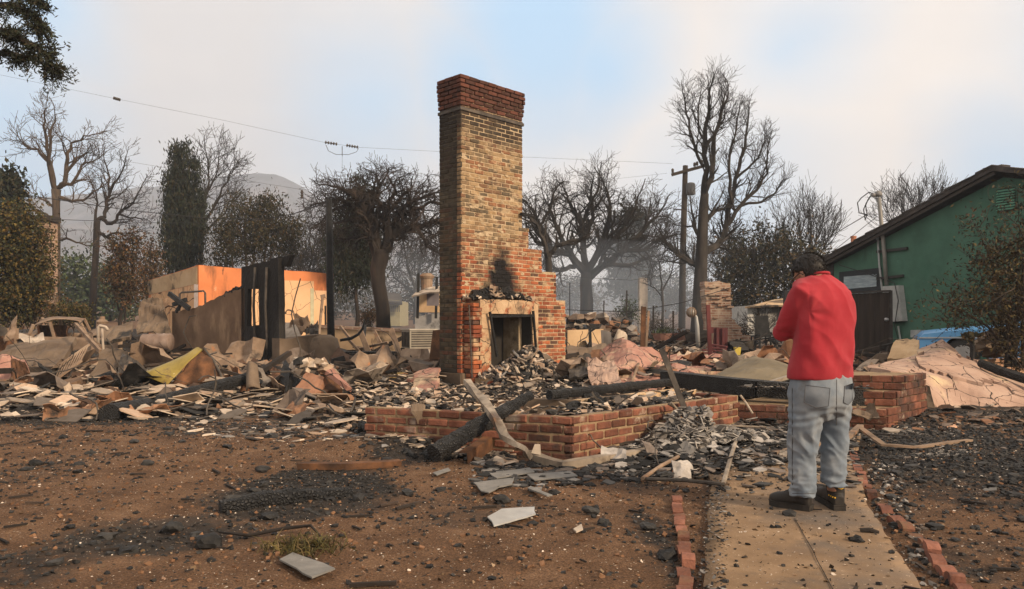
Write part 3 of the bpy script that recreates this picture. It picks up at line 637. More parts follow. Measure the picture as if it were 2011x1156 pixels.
chbox(mb, fo0 + .002, fo0 + .03, -sur_n + .03, .44, 0, fz1); chbox(mb, fo1 - .03, fo1 - .002, -sur_n + .03, .44, 0, fz1); chbox(mb, fo0 + .03, fo1 - .03, .40, .445, 0, fz1 - .005); chbox(mb, fo0 + .03, fo1 - .03, -.2, .40, fz1 - .05, fz1 - .003)
M['firebox'] = mat('sooty_firebox', [(.3, (.016, .014, .012)), (.6, (.042, .036, .03)), (.85, (.10, .085, .07))], 1.6, 8, rough=.95, bump=.5)
fixn(mb.build('firebox', M['firebox'], chim))
mb = MB(); f0 = K + CN * (sur_n + .05)                             # warped iron frame leaning in the opening
a = RP(969, 625, f0, CN); c = RP(1047, 617, f0, CN)
mb.bar(RP(962, 612, f0, CN), RP(976, 700, f0, CN), .035, .035); mb.bar(RP(1047, 610, f0, CN), RP(1053, 690, f0, CN), .035, .035); mb.bar(RP(964, 621, f0, CN), RP(1049, 619, f0, CN), .03, .045)
fixn(mb.build('fire_frame', M['char'], chim))
# plinth block at the near corner and curved hearth
mb = MB(); chbox(mb, -.06, .36, -.06, CD + .05, tz(905, 757)[1] - .08, tz(905, 733)[1]); fixn(mb.build('plinth', M['stucco_grey'], chim))
mb = MB(); cc = K + U * ((sur0 + sur1) / 2 + .12) + CN * .35; hz_ = tz(1000, 752, .7)[1] - .02
def arcpts(r1, r2, z_): return [cc + U * (math.cos(th) * r1) + CN * (math.sin(th) * r2) + Z * z_ for th in np.linspace(-.1, math.pi + .1, 15)]
mb.plate(arcpts(.92, .62, hz_), Z * .10); hs = fixn(mb.build('hearth', M['mortar'], chim))
HB = Bricks(.2, .10, .064, M['ch_r'])
for k, (th0, th1, z_, rr) in enumerate([(.1, 3.0, hz_ + .033, 1.0), (.15, 3.0, hz_ - .075, .93), (.15, 3.0, hz_ - .148, .93), (.15, 3.0, hz_ - .221, .93), (.15, 3, hz_ - .294, .93)]):
    for i in range(10):
        th = th0 + (th1 - th0) * (i + .5 * (k % 2)) / 10; p = cc + U * (math.cos(th) * .9 * rr) + CN * (math.sin(th) * .60 * rr) + Z * z_
        HB.put(hs, p, (U * -math.sin(th) * .9 + CN * math.cos(th) * .6).normalized(), .95)
# rod poking from the shaft
mb = MB(); p = RP(1022, 421, K, CN); mb.bar(p - U * .05 + CN * .06, p + U * .22 + CN * .06, .05, .05); fixn(mb.build('iron_stub', M['char'], chim))
# standing conduit on the left edge of the surround
mb = MB(); q0 = K + U * .02 + CN * .28
mb.tube([RP(921, 598, q0, CN), RP(924, 660, q0, CN), RP(927, 742, q0, CN)], .012, 6); mb.build('pipe', M['metal_dark'], chim)
# ------------------------------------------------------------------ hills behind
RIDGE = [(-900, 470), (-500, 430), (-200, 412), (0, 396), (60, 388), (110, 382), (200, 376), (330, 362), (400, 352), (460, 342), (510, 337), (545, 342), (580, 356), (620, 382), (680, 410), (760, 446), (900, 500), (1100, 548), (1400, 572), (1900, 580), (2900, 590)]
HD = 900.0
def ridge(px):
    for (a, b), (c, d) in zip(RIDGE, RIDGE[1:]):
        if px <= c: return b + (d - b) * (px - a) / (c - a)
    return RIDGE[-1][1]
mb = MB(); cols_ = list(range(-900, 2900, 16)); rows = 34
for j in range(rows + 1):
    f = j / rows
    for px in cols_:
        D = HD - 480 * (1 - f); top = P(px, ridge(px), HD).z; x = (px - CX) / F * HD
        prof = f ** 1.5; z = slope(200) + (top - slope(200)) * prof
        q = V((x * .012, D * .02, 0)); r = abs(mn.noise(V((x * .014 + 3, f * 1.2, 1)))) + .5 * abs(mn.noise(V((x * .04, f * 3, 4)))) + .3 * abs(mn.noise(V((x * .1, f * 7, 7))))
        z += (r - .45) * 54 * math.sin(math.pi * min(1, f * .97)) * min(1, top / 60) + 2.2 * (mn.noise(V((x * .06, D * .06, 2)))) * (1 if j < rows else .8)
        mb.v.append(((px - CX) / F * HD, D, z))
nc_ = len(cols_)
for j in range(rows):
    for i in range(nc_ - 1): mb.f.append((j * nc_ + i, j * nc_ + i + 1, (j + 1) * nc_ + i + 1, (j + 1) * nc_ + i))
M['hill'] = mat('chaparral_slope', [(.3, (.055, .056, .062)), (.5, (.10, .096, .10)), (.75, (.24, .205, .19))], .02, 9, rough=1, bump=.8, bscale=.25, dist=1.5, over=[((.05, .05, .035), .05, .5, .62)])
structure(mb.build('hills', M['hill'], None, (0, 0, 0), smooth=True))

# ------------------------------------------------------------------ trees
def wander(p, d, L, n, rng, wig, up):
    pts = [V(p)]; d = V(d).normalized()
    for i in range(n):
        d = (d + V((rng.gauss(0, wig), rng.gauss(0, wig), rng.gauss(0, wig) + up))).normalized(); pts.append(pts[-1] + d * (L / n))
    return pts
def grow(mb, p, d, L, r, lvl, prm, rng, tips):
    n = max(2, int(3 + 2 * (prm['max'] - lvl > 1))); pts = wander(p, d, L, n, rng, prm['wig'], prm['up'])
    r1 = max(prm['rmin'], r * prm.get('taper', .45))
    mb.tube(pts, [r + (r1 - r) * i / n for i in range(n + 1)], 5 if lvl == 0 else 4 if lvl == 1 else 3, cap=False)
    if lvl >= prm['max']: tips.append((pts[-1], (pts[-1] - pts[-2]).normalized())); return
    k = prm['kids'][min(lvl, len(prm['kids']) - 1)]
    for i in range(k):
        f = prm['f0'] + (1 - prm['f0']) * (i + rng.random()) / k; idx = min(n - 1, int(f * n)); q = pts[idx].lerp(pts[idx + 1], f * n - idx); dd = (pts[idx + 1] - pts[idx]).normalized()
        a = dd.orthogonal().normalized(); a.rotate(Matrix.Rotation(rng.uniform(0, 6.283), 3, dd)); an = RAD(rng.uniform(*prm['ang'])); nd = dd * math.cos(an) + a * math.sin(an)
        grow(mb, q, nd, L * rng.uniform(*prm['len']) * (1.15 - .4 * f), max(prm['rmin'], (r + (r1 - r) * f) * prm.get('rk', .55)), lvl + 1, prm, rng, tips)
    tips.append((pts[-1], dd))
PR = dict(max=3, wig=.16, up=.05, kids=(5, 5, 4), f0=.25, ang=(25, 65), len=(.45, .75), rmin=.008, rk=.55)
def limb_tree(name, label, cat_, D, trunk, limbs, seed, mat_, prm, group=None, base_r=None, twig=None):
    """trunk / limbs: polylines in photo pixels with radius in px, spread in depth; twigs grow on them"""
    rng = random.Random(seed); s = D / F; b = P(trunk[0][0], trunk[0][1], D); b.z = min(b.z, slope(D)) - .1
    t = thing(name, label, cat_, b, group); mb = MB(); tips = []
    pts = [P(x, y, D) for x, y, r in trunk]; pts[0].z = b.z; mb.tube(pts, [r * s for _, _, r in trunk], 9); fixn(mb.build('trunk', mat_, t, smooth=True))
    mb = MB()
    for lb in limbs:
        dz = rng.uniform(-1, 1) * .9; pts = []; m = len(lb)
        for i, (x, y, r) in enumerate(lb):
            pts.append(P(x, y, D + dz * i / max(1, m - 1) * abs(lb[-1][0] - lb[0][0] + lb[-1][1] - lb[0][1]) * s * .5))
        # smooth subdivide
        sm = []
        for i in range(m - 1):
            for k in range(3): f = k / 3; sm.append((pts[i].lerp(pts[i + 1], f) + V((rng.gauss(0, 1), rng.gauss(0, 1), rng.gauss(0, 1))) * s * 1.5, (lb[i][2] + (lb[i + 1][2] - lb[i][2]) * f) * s))
        sm.append((pts[-1], lb[-1][2] * s)); mb.tube([q[0] for q in sm], [q[1] for q in sm], 6, cap=False)
        Lb = sum((a - c).length for a, c in zip(pts, pts[1:]))
        for i in range(1, len(sm)):
            q, r = sm[i]; dd = (q - sm[i - 1][0]).normalized()
            if i / len(sm) < prm.get('start', .2): continue
            for k in range(prm.get('per', 1)):
                a = dd.orthogonal().normalized(); a.rotate(Matrix.Rotation(rng.uniform(0, 6.283), 3, dd)); an = RAD(rng.uniform(*prm['ang'])); nd = dd * math.cos(an) + a * math.sin(an)
                grow(mb, q, nd, prm['L'] * s * rng.uniform(.6, 1.2) * (1 - .45 * i / len(sm)), max(prm['rmin'], r * .5), prm.get('lv0', 1), prm, rng, tips)
        grow(mb, sm[-1][0], (sm[-1][0] - sm[-2][0]).normalized(), prm['L'] * s * .7, max(prm['rmin'], lb[-1][2] * s * .9), prm.get('lv0', 1), prm, rng, tips)
    mb.build('crown', M[twig] if twig else mat_, t); return t, tips
def leaves(mb, pts, n_each, rad, size, rng, asp=.45, droop=0.0, up=None):
    for p in pts:
        for k in range(n_each):
            c = p + V((rng.gauss(0, rad), rng.gauss(0, rad), rng.gauss(0, rad) - droop)); sz = size * rng.uniform(.6, 1.35)
            a = V((rng.gauss(0, 1), rng.gauss(0, 1), rng.gauss(0, 1) + (up or 0))).normalized(); b_ = a.orthogonal().normalized(); b_.rotate(Matrix.Rotation(rng.uniform(0, 6.28), 3, a))
            n = len(mb.v); mid = c + a * sz * .5
            mb.v += [tuple(c), tuple(mid + b_ * sz * asp * .5), tuple(c + a * sz), tuple(mid - b_ * sz * asp * .5)]; mb.f.append((n, n + 1, n + 2, n + 3))
# tall bare sycamore on the right of the picture
px_tree = dict(max=3, wig=.2, up=.09, kids=(2, 3, 4), f0=.2, ang=(18, 50), len=(.55, .95), rmin=.0055, rk=.42, L=54, per=2, lv0=1, start=.15)
limb_tree('bare_tree', 'tallest bare leafless tree beside the utility pole', 'tree', 32, [(1371, 645, 17), (1374, 600, 15), (1376, 540, 13), (1379, 470, 11), (1382, 400, 9), (1384, 380, 8)],
    [[(1384, 385, 7), (1384, 330, 5), (1384, 255, 4), (1392, 200, 2.5), (1396, 170, 1.5)], [(1386, 390, 6), (1397, 350, 5), (1400, 290, 4), (1418, 220, 2.6), (1430, 180, 1.4)], [(1383, 330, 3.5), (1365, 290, 3), (1352, 235, 2.2), (1345, 195, 1.4)],
     [(1378, 500, 8), (1402, 487, 7), (1420, 470, 6), (1432, 410, 5.5), (1445, 350, 4), (1462, 290, 3), (1470, 225, 1.6)], [(1428, 440, 5), (1455, 400, 4), (1485, 375, 3.2), (1505, 340, 2.2), (1508, 290, 1.4)], [(1438, 400, 4), (1430, 330, 3), (1440, 270, 2), (1448, 235, 1.3)],
     [(1380, 440, 6), (1398, 415, 4), (1420, 410, 2.5)], [(1377, 525, 7), (1355, 515, 6), (1335, 500, 5), (1312, 480, 3), (1300, 462, 2)], [(1455, 400, 3), (1500, 395, 2.3), (1528, 370, 1.4)], [(1380, 470, 4.5), (1363, 450, 3.4), (1360, 420, 2)],
     [(1445, 350, 3), (1480, 320, 2.2), (1500, 280, 1.3)], [(1384, 300, 3.2), (1405, 255, 2.4), (1420, 200, 1.4)], [(1384, 290, 3), (1370, 240, 2.2), (1375, 190, 1.3)]], 3, M['bark'], px_tree)
# wide spreading bare oak right of the chimney
oakp = dict(max=3, wig=.22, up=.05, kids=(3, 4, 4), f0=.15, ang=(25, 70), len=(.5, .9), rmin=.007, rk=.42, L=70, per=2, lv0=1, start=.1)
limb_tree('bare_tree', 'wide spreading bare tree with gnarled limbs right of the tall chimney', 'tree', 38, [(1153, 625, 13), (1153, 590, 12), (1150, 560, 12), (1152, 535, 11)],
    [[(1152, 540, 9), (1120, 500, 7), (1085, 490, 6), (1060, 440, 4.5), (1045, 410, 3)], [(1150, 535, 8), (1148, 490, 6.5), (1140, 440, 5), (1120, 400, 3.5), (1110, 375, 2)], [(1152, 535, 8), (1175, 495, 7), (1195, 450, 5), (1200, 400, 3.5), (1190, 370, 2)],
     [(1155, 545, 9), (1190, 520, 7.5), (1225, 490, 6), (1262, 455, 4.5), (1290, 425, 3)], [(1175, 495, 6), (1215, 460, 5), (1240, 420, 3.5), (1250, 395, 2)], [(1120, 500, 5), (1095, 450, 4), (1080, 410, 3), (1085, 385, 2)], [(1150, 470, 5), (1165, 430, 4), (1160, 385, 2.4)],
     [(1225, 490, 5), (1265, 490, 4), (1300, 470, 2.5)], [(1085, 490, 4), (1060, 480, 3), (1040, 455, 2)], [(1190, 520, 5), (1235, 520, 3.6), (1275, 505, 2.2)], [(1140, 440, 4), (1160, 400, 3), (1175, 365, 1.8)], [(1130, 520, 5), (1100, 530, 3.6), (1075, 520, 2.2)]], 7, M['bark'], oakp)
# second, thinner trunk in front of that oak with the thick pale limb
limb_tree('bare_tree', 'slim bare tree with one forked limb just right of the chimney', 'tree', 30, [(1074, 640, 8), (1075, 590, 8), (1078, 540, 7), (1077, 505, 6.5)], [[(1077, 510, 6), (1066, 470, 5), (1052, 440, 4), (1040, 425, 3), (1032, 418, 2)], [(1077, 505, 6), (1092, 485, 5), (1120, 475, 4), (1150, 465, 2.6)], [(1058, 452, 3.4), (1070, 425, 2.4), (1085, 400, 1.6)]], 9, M['bark'], dict(px_tree, L=50, per=1))
# burnt, flat-topped tree left of the chimney: dense drooping black crown, twisted pale trunk
burn = dict(max=3, wig=.28, up=.0, kids=(3, 4, 4), f0=.1, ang=(30, 80), len=(.5, .95), rmin=.0065, rk=.42, L=58, per=2, lv0=1, start=.12)
limb_tree('burnt_tree', 'flat-topped burnt tree with twisted trunk left of the tall chimney', 'tree', 26, [(755, 645, 15), (752, 605, 14), (744, 560, 14), (742, 530, 15), (748, 505, 17), (748, 490, 16)],
    [[(742, 500, 11), (730, 460, 10), (718, 425, 9), (708, 400, 6)], [(745, 500, 9), (738, 450, 8), (728, 410, 7)], [(752, 500, 10), (762, 460, 9), (758, 420, 7), (740, 385, 4)], [(758, 495, 10), (772, 455, 8), (782, 425, 6), (800, 400, 4)], [(768, 465, 8), (790, 450, 7), (815, 445, 6), (845, 440, 4), (872, 430, 3)],
     [(712, 412, 5), (690, 398, 4), (660, 392, 3), (625, 400, 2)], [(715, 415, 5), (700, 385, 4), (675, 370, 3), (650, 365, 2)], [(740, 390, 5), (745, 365, 3.5), (740, 350, 2)], [(760, 420, 5), (785, 390, 4), (800, 375, 2.4)], [(782, 425, 5), (820, 410, 4), (850, 395, 2.4)], [(730, 468, 4), (700, 466, 3.2), (672, 468, 2)],
     [(800, 402, 4), (830, 385, 3), (850, 380, 2)], [(690, 398, 3.4), (660, 410, 2.6), (635, 430, 1.8)], [(815, 445, 4), (835, 470, 3), (848, 490, 2)], [(758, 420, 4), (775, 375, 3), (765, 352, 1.8)], [(718, 425, 4), (690, 430, 3), (650, 440, 2)]], 21, M['bark_burnt'], burn)
# left-hand pair of pollarded bare trees
lp = dict(max=3, wig=.18, up=.06, kids=(3, 4, 3), f0=.2, ang=(20, 60), len=(.5, .9), rmin=.009, rk=.45, L=52, per=1, lv0=1, start=.2)
limb_tree('bare_tree', 'tall pollarded bare tree with thick straight trunk at far left', 'tree', 40, [(110, 600, 8), (110, 540, 7.5), (111, 470, 7), (110, 400, 7), (110, 372, 9)],
    [[(106, 372, 5), (98, 325, 4), (92, 290, 3), (86, 245, 2), (88, 218, 1.2)], [(92, 315, 3), (75, 295, 2.5), (50, 285, 2), (42, 278, 1.3)], [(108, 370, 4), (100, 310, 3), (100, 260, 2.3), (108, 225, 1.2)], [(114, 370, 5), (128, 360, 4.5), (130, 310, 3.5), (140, 280, 2.5), (165, 270, 1.6), (195, 262, 1)], [(130, 340, 3), (150, 310, 2.5), (170, 300, 1.6)], [(125, 368, 4), (145, 355, 3), (160, 325, 2.2), (185, 315, 1.3)], [(112, 385, 4), (140, 395, 3), (165, 392, 2.2), (195, 370, 1.3)], [(112, 470, 3), (140, 470, 2), (165, 480, 1.2)], [(108, 440, 3), (90, 420, 2), (65, 412, 1.2)], [(112, 410, 3), (95, 395, 2), (70, 385, 1.2)]], 31, M['bark_tan'], lp)
limb_tree('bare_tree', 'shorter crooked bare tree with blackened forked trunk at far left', 'tree', 42, [(180, 605, 7), (184, 560, 6.5), (188, 500, 6), (190, 440, 6), (191, 432, 6)],
    [[(190, 435, 4.5), (205, 425, 4), (208, 395, 3.5), (215, 385, 3), (214, 350, 2), (205, 315, 1.2)], [(200, 430, 4), (222, 440, 3.5), (235, 415, 2.6), (262, 400, 1.8), (275, 372, 1.2)], [(190, 455, 4), (208, 465, 3.2), (225, 455, 2.2), (250, 460, 1.3)], [(214, 385, 2.6), (232, 350, 1.8), (245, 320, 1.1)], [(188, 432, 3), (192, 395, 2), (185, 370, 1.2)], [(230, 420, 2.4), (255, 425, 1.6), (280, 430, 1)]], 37, M['bark_burnt'], lp)
# twiggy tree behind the cypress
limb_tree('bare_tree', 'bare twiggy tree rising behind the dark cypress', 'tree', 41, [(392, 545, 4), (395, 480, 4), (398, 440, 3.5)], [[(398, 445, 3), (405, 395, 2.4), (410, 340, 1.6), (405, 300, 1)], [(398, 440, 3), (425, 400, 2.3), (445, 355, 1.5), (460, 325, 1)], [(396, 450, 2.6), (375, 400, 2), (360, 370, 1.2)], [(398, 460, 2.6), (430, 430, 2), (455, 400, 1.2)], [(405, 380, 2), (425, 345, 1.4), (430, 305, .9)]], 41, M['bark'], dict(lp, per=2, L=60))
limb_tree('bare_tree', 'thin bare sapling right of the utility pole foot', 'tree', 34, [(1300, 640, 3), (1302, 600, 2.6), (1300, 565, 2.2)], [[(1300, 570, 2), (1296, 530, 1.5), (1302, 500, .9)], [(1300, 575, 2), (1318, 540, 1.4), (1325, 505, .9)], [(1301, 590, 1.8), (1282, 560, 1.3), (1275, 530, .9)]], 47, M['bark'], dict(lp, L=40))
def foliage_tree(name, label, D, base, blobs, seed, leaf, n, size, bark='bark_burnt', group=None, asp=.5, up=0.0, stems=None, clump=.22, hollow=.55):
    """blobs: (px, py, rx, ry) ellipses making up the crown outline; leaves gather in clumps inside them"""
    rng = random.Random(seed); s = D / F; b = P(base[0], base[1], D); b.z = slope(D) - .1; t = thing(name, label, 'tree', b, group)
    mb = MB(); top = P(blobs[0][0], blobs[0][1], D)
    for (sx, sy, ex, ey, r) in (stems or [(base[0], base[1], blobs[0][0], blobs[0][1], 5)]):
        a = P(sx, sy, D); a.z = min(a.z, b.z + .2) if sy >= base[1] - 5 else a.z; c = P(ex, ey, D + rng.uniform(-.5, .5)); pts = [a.lerp(c, f) + V((rng.gauss(0, 1), rng.gauss(0, 1), 0)) * s * 3 * math.sin(3.14 * f) for f in np.linspace(0, 1, 6)]; mb.tube(pts, [r * s * (1 - .7 * f) for f in np.linspace(0, 1, 6)], 6)
    tr = mb.build('trunk', M[bark], t, smooth=True); mb = MB(); tot = sum(x[2] * x[3] for x in blobs)
    bm_ = MB()
    for (px, py, rx, ry) in blobs:
        k = max(10, int(n * rx * ry / tot / 26)); ctr = P(px, py, D)
        for i in range(k):
            d = V((rng.gauss(0, 1), rng.gauss(0, 1), rng.gauss(0, 1))).normalized(); rr = (hollow + (1 - hollow) * rng.random() ** .6) * rng.uniform(.8, 1.08)
            c = ctr + V((d.x * rx * s * rr, d.y * min(rx, ry) * s * rr, d.z * ry * s * rr)); cl = clump * rng.uniform(.6, 1.5)
            leaves(mb, [c], 26, cl, size, rng, asp, 0, up)
            if rng.random() < .3: bm_.tube([ctr.lerp(c, .15), ctr.lerp(c, .6) + V((0, 0, -.1)), c], [.03, .02, .008], 3, cap=False)
    if bm_.v: bm_.build('limb', M[bark], t)
    mb.build('crown', M[leaf], t); return t
foliage_tree('cypress', 'tall narrow dark cypress behind the orange ruin', 38, (356, 560), [(356, 430, 33, 90), (350, 475, 38, 75), (345, 322, 10, 30), (362, 316, 9, 30), (382, 350, 12, 40), (346, 298, 6, 16), (363, 292, 6, 16), (384, 322, 6, 14), (355, 352, 18, 34), (372, 430, 30, 90), (340, 380, 18, 70), (360, 520, 36, 40), (388, 440, 14, 80)], 1, 'leaf_cypress', 26000, .19, up=2.2, asp=.28, clump=.17, hollow=.25)
foliage_tree('cypress', 'dark cypress behind the flat-topped burnt tree', 33, (700, 600), [(700, 470, 40, 90), (690, 540, 45, 50), (705, 400, 24, 50), (730, 500, 22, 70), (668, 500, 24, 60)], 2, 'leaf_cypress', 15000, .19, up=2, asp=.28, clump=.22, hollow=.3)
foliage_tree('burnt_shrub_tree', 'bushy half-scorched tree above the orange wall', 36, (490, 580), [(480, 470, 55, 55), (525, 450, 40, 55), (540, 410, 14, 30), (475, 410, 26, 24), (440, 470, 30, 40), (560, 470, 30, 40), (500, 420, 20, 30), (520, 400, 12, 22), (575, 455, 14, 30), (430, 520, 22, 35)], 4, 'leaf_dark', 15000, .15, asp=.35, stems=[(470, 580, 450, 460, 4), (490, 580, 480, 420, 4), (500, 580, 530, 420, 3.5), (520, 580, 560, 430, 3), (485, 560, 510, 440, 3), (500, 565, 545, 470, 3)], bark='bark_tan', up=1, clump=.25)
foliage_tree('leafy_tree', 'olive green leafy tree at the left edge', 24, (30, 640), [(30, 470, 55, 70), (10, 520, 50, 80), (62, 490, 38, 60), (55, 560, 45, 60), (20, 600, 55, 45), (80, 540, 24, 40), (-60, 520, 70, 110), (45, 430, 30, 30)], 5, 'leaf_olive', 26000, .095, up=.2, clump=.17, hollow=.5, asp=.6)
foliage_tree('conifer', 'dark conifer top behind the olive tree at left edge', 30, (10, 640), [(10, 400, 30, 60), (-10, 420, 40, 60), (15, 355, 12, 24), (30, 375, 12, 24), (-30, 380, 30, 60)], 6, 'leaf_cypress', 5000, .22, up=.6, clump=.2)
foliage_tree('scorched_tree', 'thin scorched brown tree left of the orange ruin', 30, (236, 625), [(232, 490, 18, 35), (245, 530, 26, 45), (262, 500, 16, 40), (225, 550, 18, 40), (255, 570, 24, 40), (272, 470, 10, 20)], 8, 'leaf_brown', 6000, .11, clump=.16, stems=[(236, 625, 236, 480, 4), (240, 625, 262, 490, 2.5), (234, 610, 222, 520, 2)])
foliage_tree('scorched_tree', 'second thin scorched brown tree nearest the cypress', 33, (292, 610), [(296, 490, 14, 28), (300, 530, 18, 40), (285, 550, 20, 40), (305, 570, 16, 34)], 9, 'leaf_brown', 4200, .11, clump=.17, stems=[(292, 610, 296, 480, 3), (296, 600, 308, 520, 2)])
far = [('distant round green tree left of the scorched saplings', (150, 545, 45, 45), (140, 590, 55, 40)), ('distant green tree behind the blackened forked trunk', (215, 560, 40, 40), (225, 600, 45, 30))]
for i, (lb, b1, b2) in enumerate(far): foliage_tree('green_tree', lb, 62, (b1[0], 625), [b1, b2], 50 + i, 'leaf_far', 2600, .4, clump=.5, group='green trees in the distance at left')
foliage_tree('dark_tree', 'dark dense evergreen mass behind the second chimney', 40, (1480, 640), [(1450, 520, 40, 50), (1490, 500, 60, 60), (1540, 510, 60, 60), (1590, 525, 45, 50), (1440, 570, 45, 45), (1500, 570, 70, 50), (1570, 580, 60, 40)], 60, 'leaf_dark', 14000, .19, clump=.3, stems=[(1480, 640, 1480, 470, 6), (1510, 640, 1540, 470, 5)])
foliage_tree('conifer', 'dusky conifer standing behind the wide spreading bare tree', 50, (1240, 620), [(1238, 440, 18, 40), (1240, 500, 34, 55), (1235, 550, 44, 45), (1265, 545, 26, 36)], 61, 'leaf_cypress', 4200, .36, clump=.35, up=.6)
br = dict(max=3, wig=.12, up=.12, kids=(4, 4, 3), f0=.15, ang=(12, 40), len=(.6, .95), rmin=.009, rk=.5, L=70, per=2, lv0=1, start=.05)
limb_tree('bare_tree', 'fine-twigged bare tree rising between dark trees and green house', 'tree', 42, [(1575, 640, 5), (1577, 580, 5), (1578, 540, 4.5)], [[(1578, 545, 3), (1572, 490, 2), (1570, 450, 1)], [(1578, 545, 3), (1590, 480, 2), (1592, 430, 1)], [(1578, 550, 3), (1610, 500, 2), (1628, 470, 1)], [(1576, 560, 3), (1550, 500, 2), (1542, 465, 1)], [(1578, 540, 2.6), (1605, 470, 1.8), (1612, 445, 1)], [(1578, 555, 3), (1530, 520, 2), (1512, 490, 1)]], 63, M['bark'], br)
limb_tree('bare_tree', 'bare twiggy treetop over the green house roof', 'tree', 45, [(1790, 640, 4), (1790, 520, 4), (1792, 470, 3)], [[(1792, 475, 2.5), (1780, 430, 1.6), (1775, 412, .9)], [(1792, 475, 2.5), (1815, 430, 1.6), (1830, 405, .9)], [(1790, 480, 2.5), (1755, 445, 1.6), (1740, 430, .9)], [(1792, 470, 2), (1800, 430, 1.4), (1805, 405, .8)]], 65, M['bark'], br)
limb_tree('bare_tree', 'smoky bare tree in the haze left of the utility pole', 'tree', 60, [(1228, 640, 4), (1230, 580, 4), (1232, 540, 3.5)], [[(1232, 545, 3), (1215, 490, 2), (1205, 455, 1.2)], [(1232, 545, 3), (1255, 480, 2.2), (1270, 430, 1.2)], [(1232, 545, 3), (1280, 500, 2.2), (1305, 450, 1.2)], [(1232, 560, 3), (1190, 520, 2), (1175, 490, 1.2)]], 67, M['bark'], dict(oakp, L=70, rmin=.02))
for i, (px, py, lb) in enumerate([(640, 520, 'hazy bare tree left of the dark cypress behind the burnt tree'), (815, 500, 'hazy bare tree just left of the tall chimney'), (600, 500, 'faint bare tree between orange wall and dark cypress'), (1420, 520, 'hazy bare tree behind the tallest tree')]):
    limb_tree('bare_tree', lb, 'tree', 55, [(px, 640, 4), (px + 2, 590, 4), (px, 560, 3.5)], [[(px, 565, 3), (px - 15, 520, 2), (px - 25, py - 30, 1)], [(px, 565, 3), (px + 12, 510, 2), (px + 10, py - 45, 1)], [(px, 570, 3), (px + 35, 530, 2), (px + 45, py - 10, 1)], [(px, 575, 2.6), (px - 40, 545, 2), (px - 50, py + 10, 1)]], 70 + i, M['bark'], dict(oakp, L=60, rmin=.02, per=2))
rng = random.Random(77)
for i, (px, py, D, rx, ry) in enumerate([(700, 600, 70, 90, 50), (830, 590, 70, 70, 60), (1120, 590, 75, 70, 40), (1310, 590, 75, 60, 45), (480, 600, 60, 90, 40), (60, 600, 60, 60, 40), (1700, 560, 60, 90, 60)]):
    foliage_tree('hazy_tree', ['low dim tree behind the burnt tree trunk', 'dim tree beside the chimney at left', 'dim trees foot beside the chimney at right', 'dim tree behind utility pole foot', 'dim tree behind the orange ruin', 'dim tree behind the olive tree', 'dim tree behind the green house'][i], D, (px, 640), [(px, py - 20, rx * .6, ry * .8), (px - rx * .5, py + 5, rx * .5, ry * .6), (px + rx * .5, py, rx * .5, ry * .6)], 80 + i, 'leaf_dark', 3600, .28, clump=.45)
# hedge and low shrubs at left
mb = MB(); rng = random.Random(90); D = 27; s = D / F
hd = thing('hedge', 'clipped olive hedge behind the burnt car', 'hedge', P(135, 640, D))
cl = []
for i in range(230): cl.append(P(135 + rng.uniform(-38, 38), 616 + rng.uniform(-13, 16), D + rng.uniform(-.4, .4)))
leaves(mb, cl, 22, .1, .08, rng, .6); mb.build('foliage', M['leaf_olive'], hd); mb = MB()
for i in range(7): a = P(105 + i * 10, 645, D); mb.tube([a, a + V((.1, 0, .5))], [.03, .015], 4)
mb.build('stem', M['bark'], hd)
def shrub(name, label, D, px, py, rx, ry, leaf, n, seed, size=.1, twigs=14, cat_='shrub'):
    rng = random.Random(seed); s = D / F; b = P(px, py + ry, D); t = thing(name, label, cat_, b); mb = MB(); tips = []
    for i in range(twigs):
        d = V((rng.gauss(0, .5), rng.gauss(0, .4), 1)); grow(mb, b + V((rng.gauss(0, .15) * rx * s, 0, 0)), d, ry * s * 1.2, .018, 1, dict(max=3, wig=.15, up=.05, kids=(3, 4, 3), f0=.2, ang=(20, 55), len=(.5, .8), rmin=.005), rng, tips)
    mb.build('stem', M['bark'], t); mb = MB()
    if n: leaves(mb, [P(px + rng.gauss(0, rx * .45), py + rng.gauss(0, ry * .45), D + rng.gauss(0, rx * s * .4)) for i in range(n)], 12, .1, size, rng, .4); mb.build('foliage', M[leaf], t)
    return t
shrub('dry_shrub', 'dry brown shrub under the olive tree', 25, 60, 600, 60, 40, 'leaf_brown', 160, 91)
shrub('dry_shrub', 'small dry shrub beside the second chimney', 24, 1455, 655, 22, 22, 'leaf_brown', 60, 92, .07)
shrub('bare_shrub', 'bare twiggy shrub in front of the white shed', 25, 1495, 625, 26, 34, 'leaf_brown', 0, 93)
shrub('bare_shrub', 'bare shrub left of the lamp', 28, 1290, 640, 22, 40, 'leaf_dark', 20, 94)
shrub('green_shrub', 'small green shrub in the smoke', 31, 1232, 612, 26, 26, 'leaf_far', 60, 95)
shrub('dry_shrub', 'dry shrub behind the air conditioner', 28, 725, 620, 25, 22, 'leaf_brown', 60, 96)
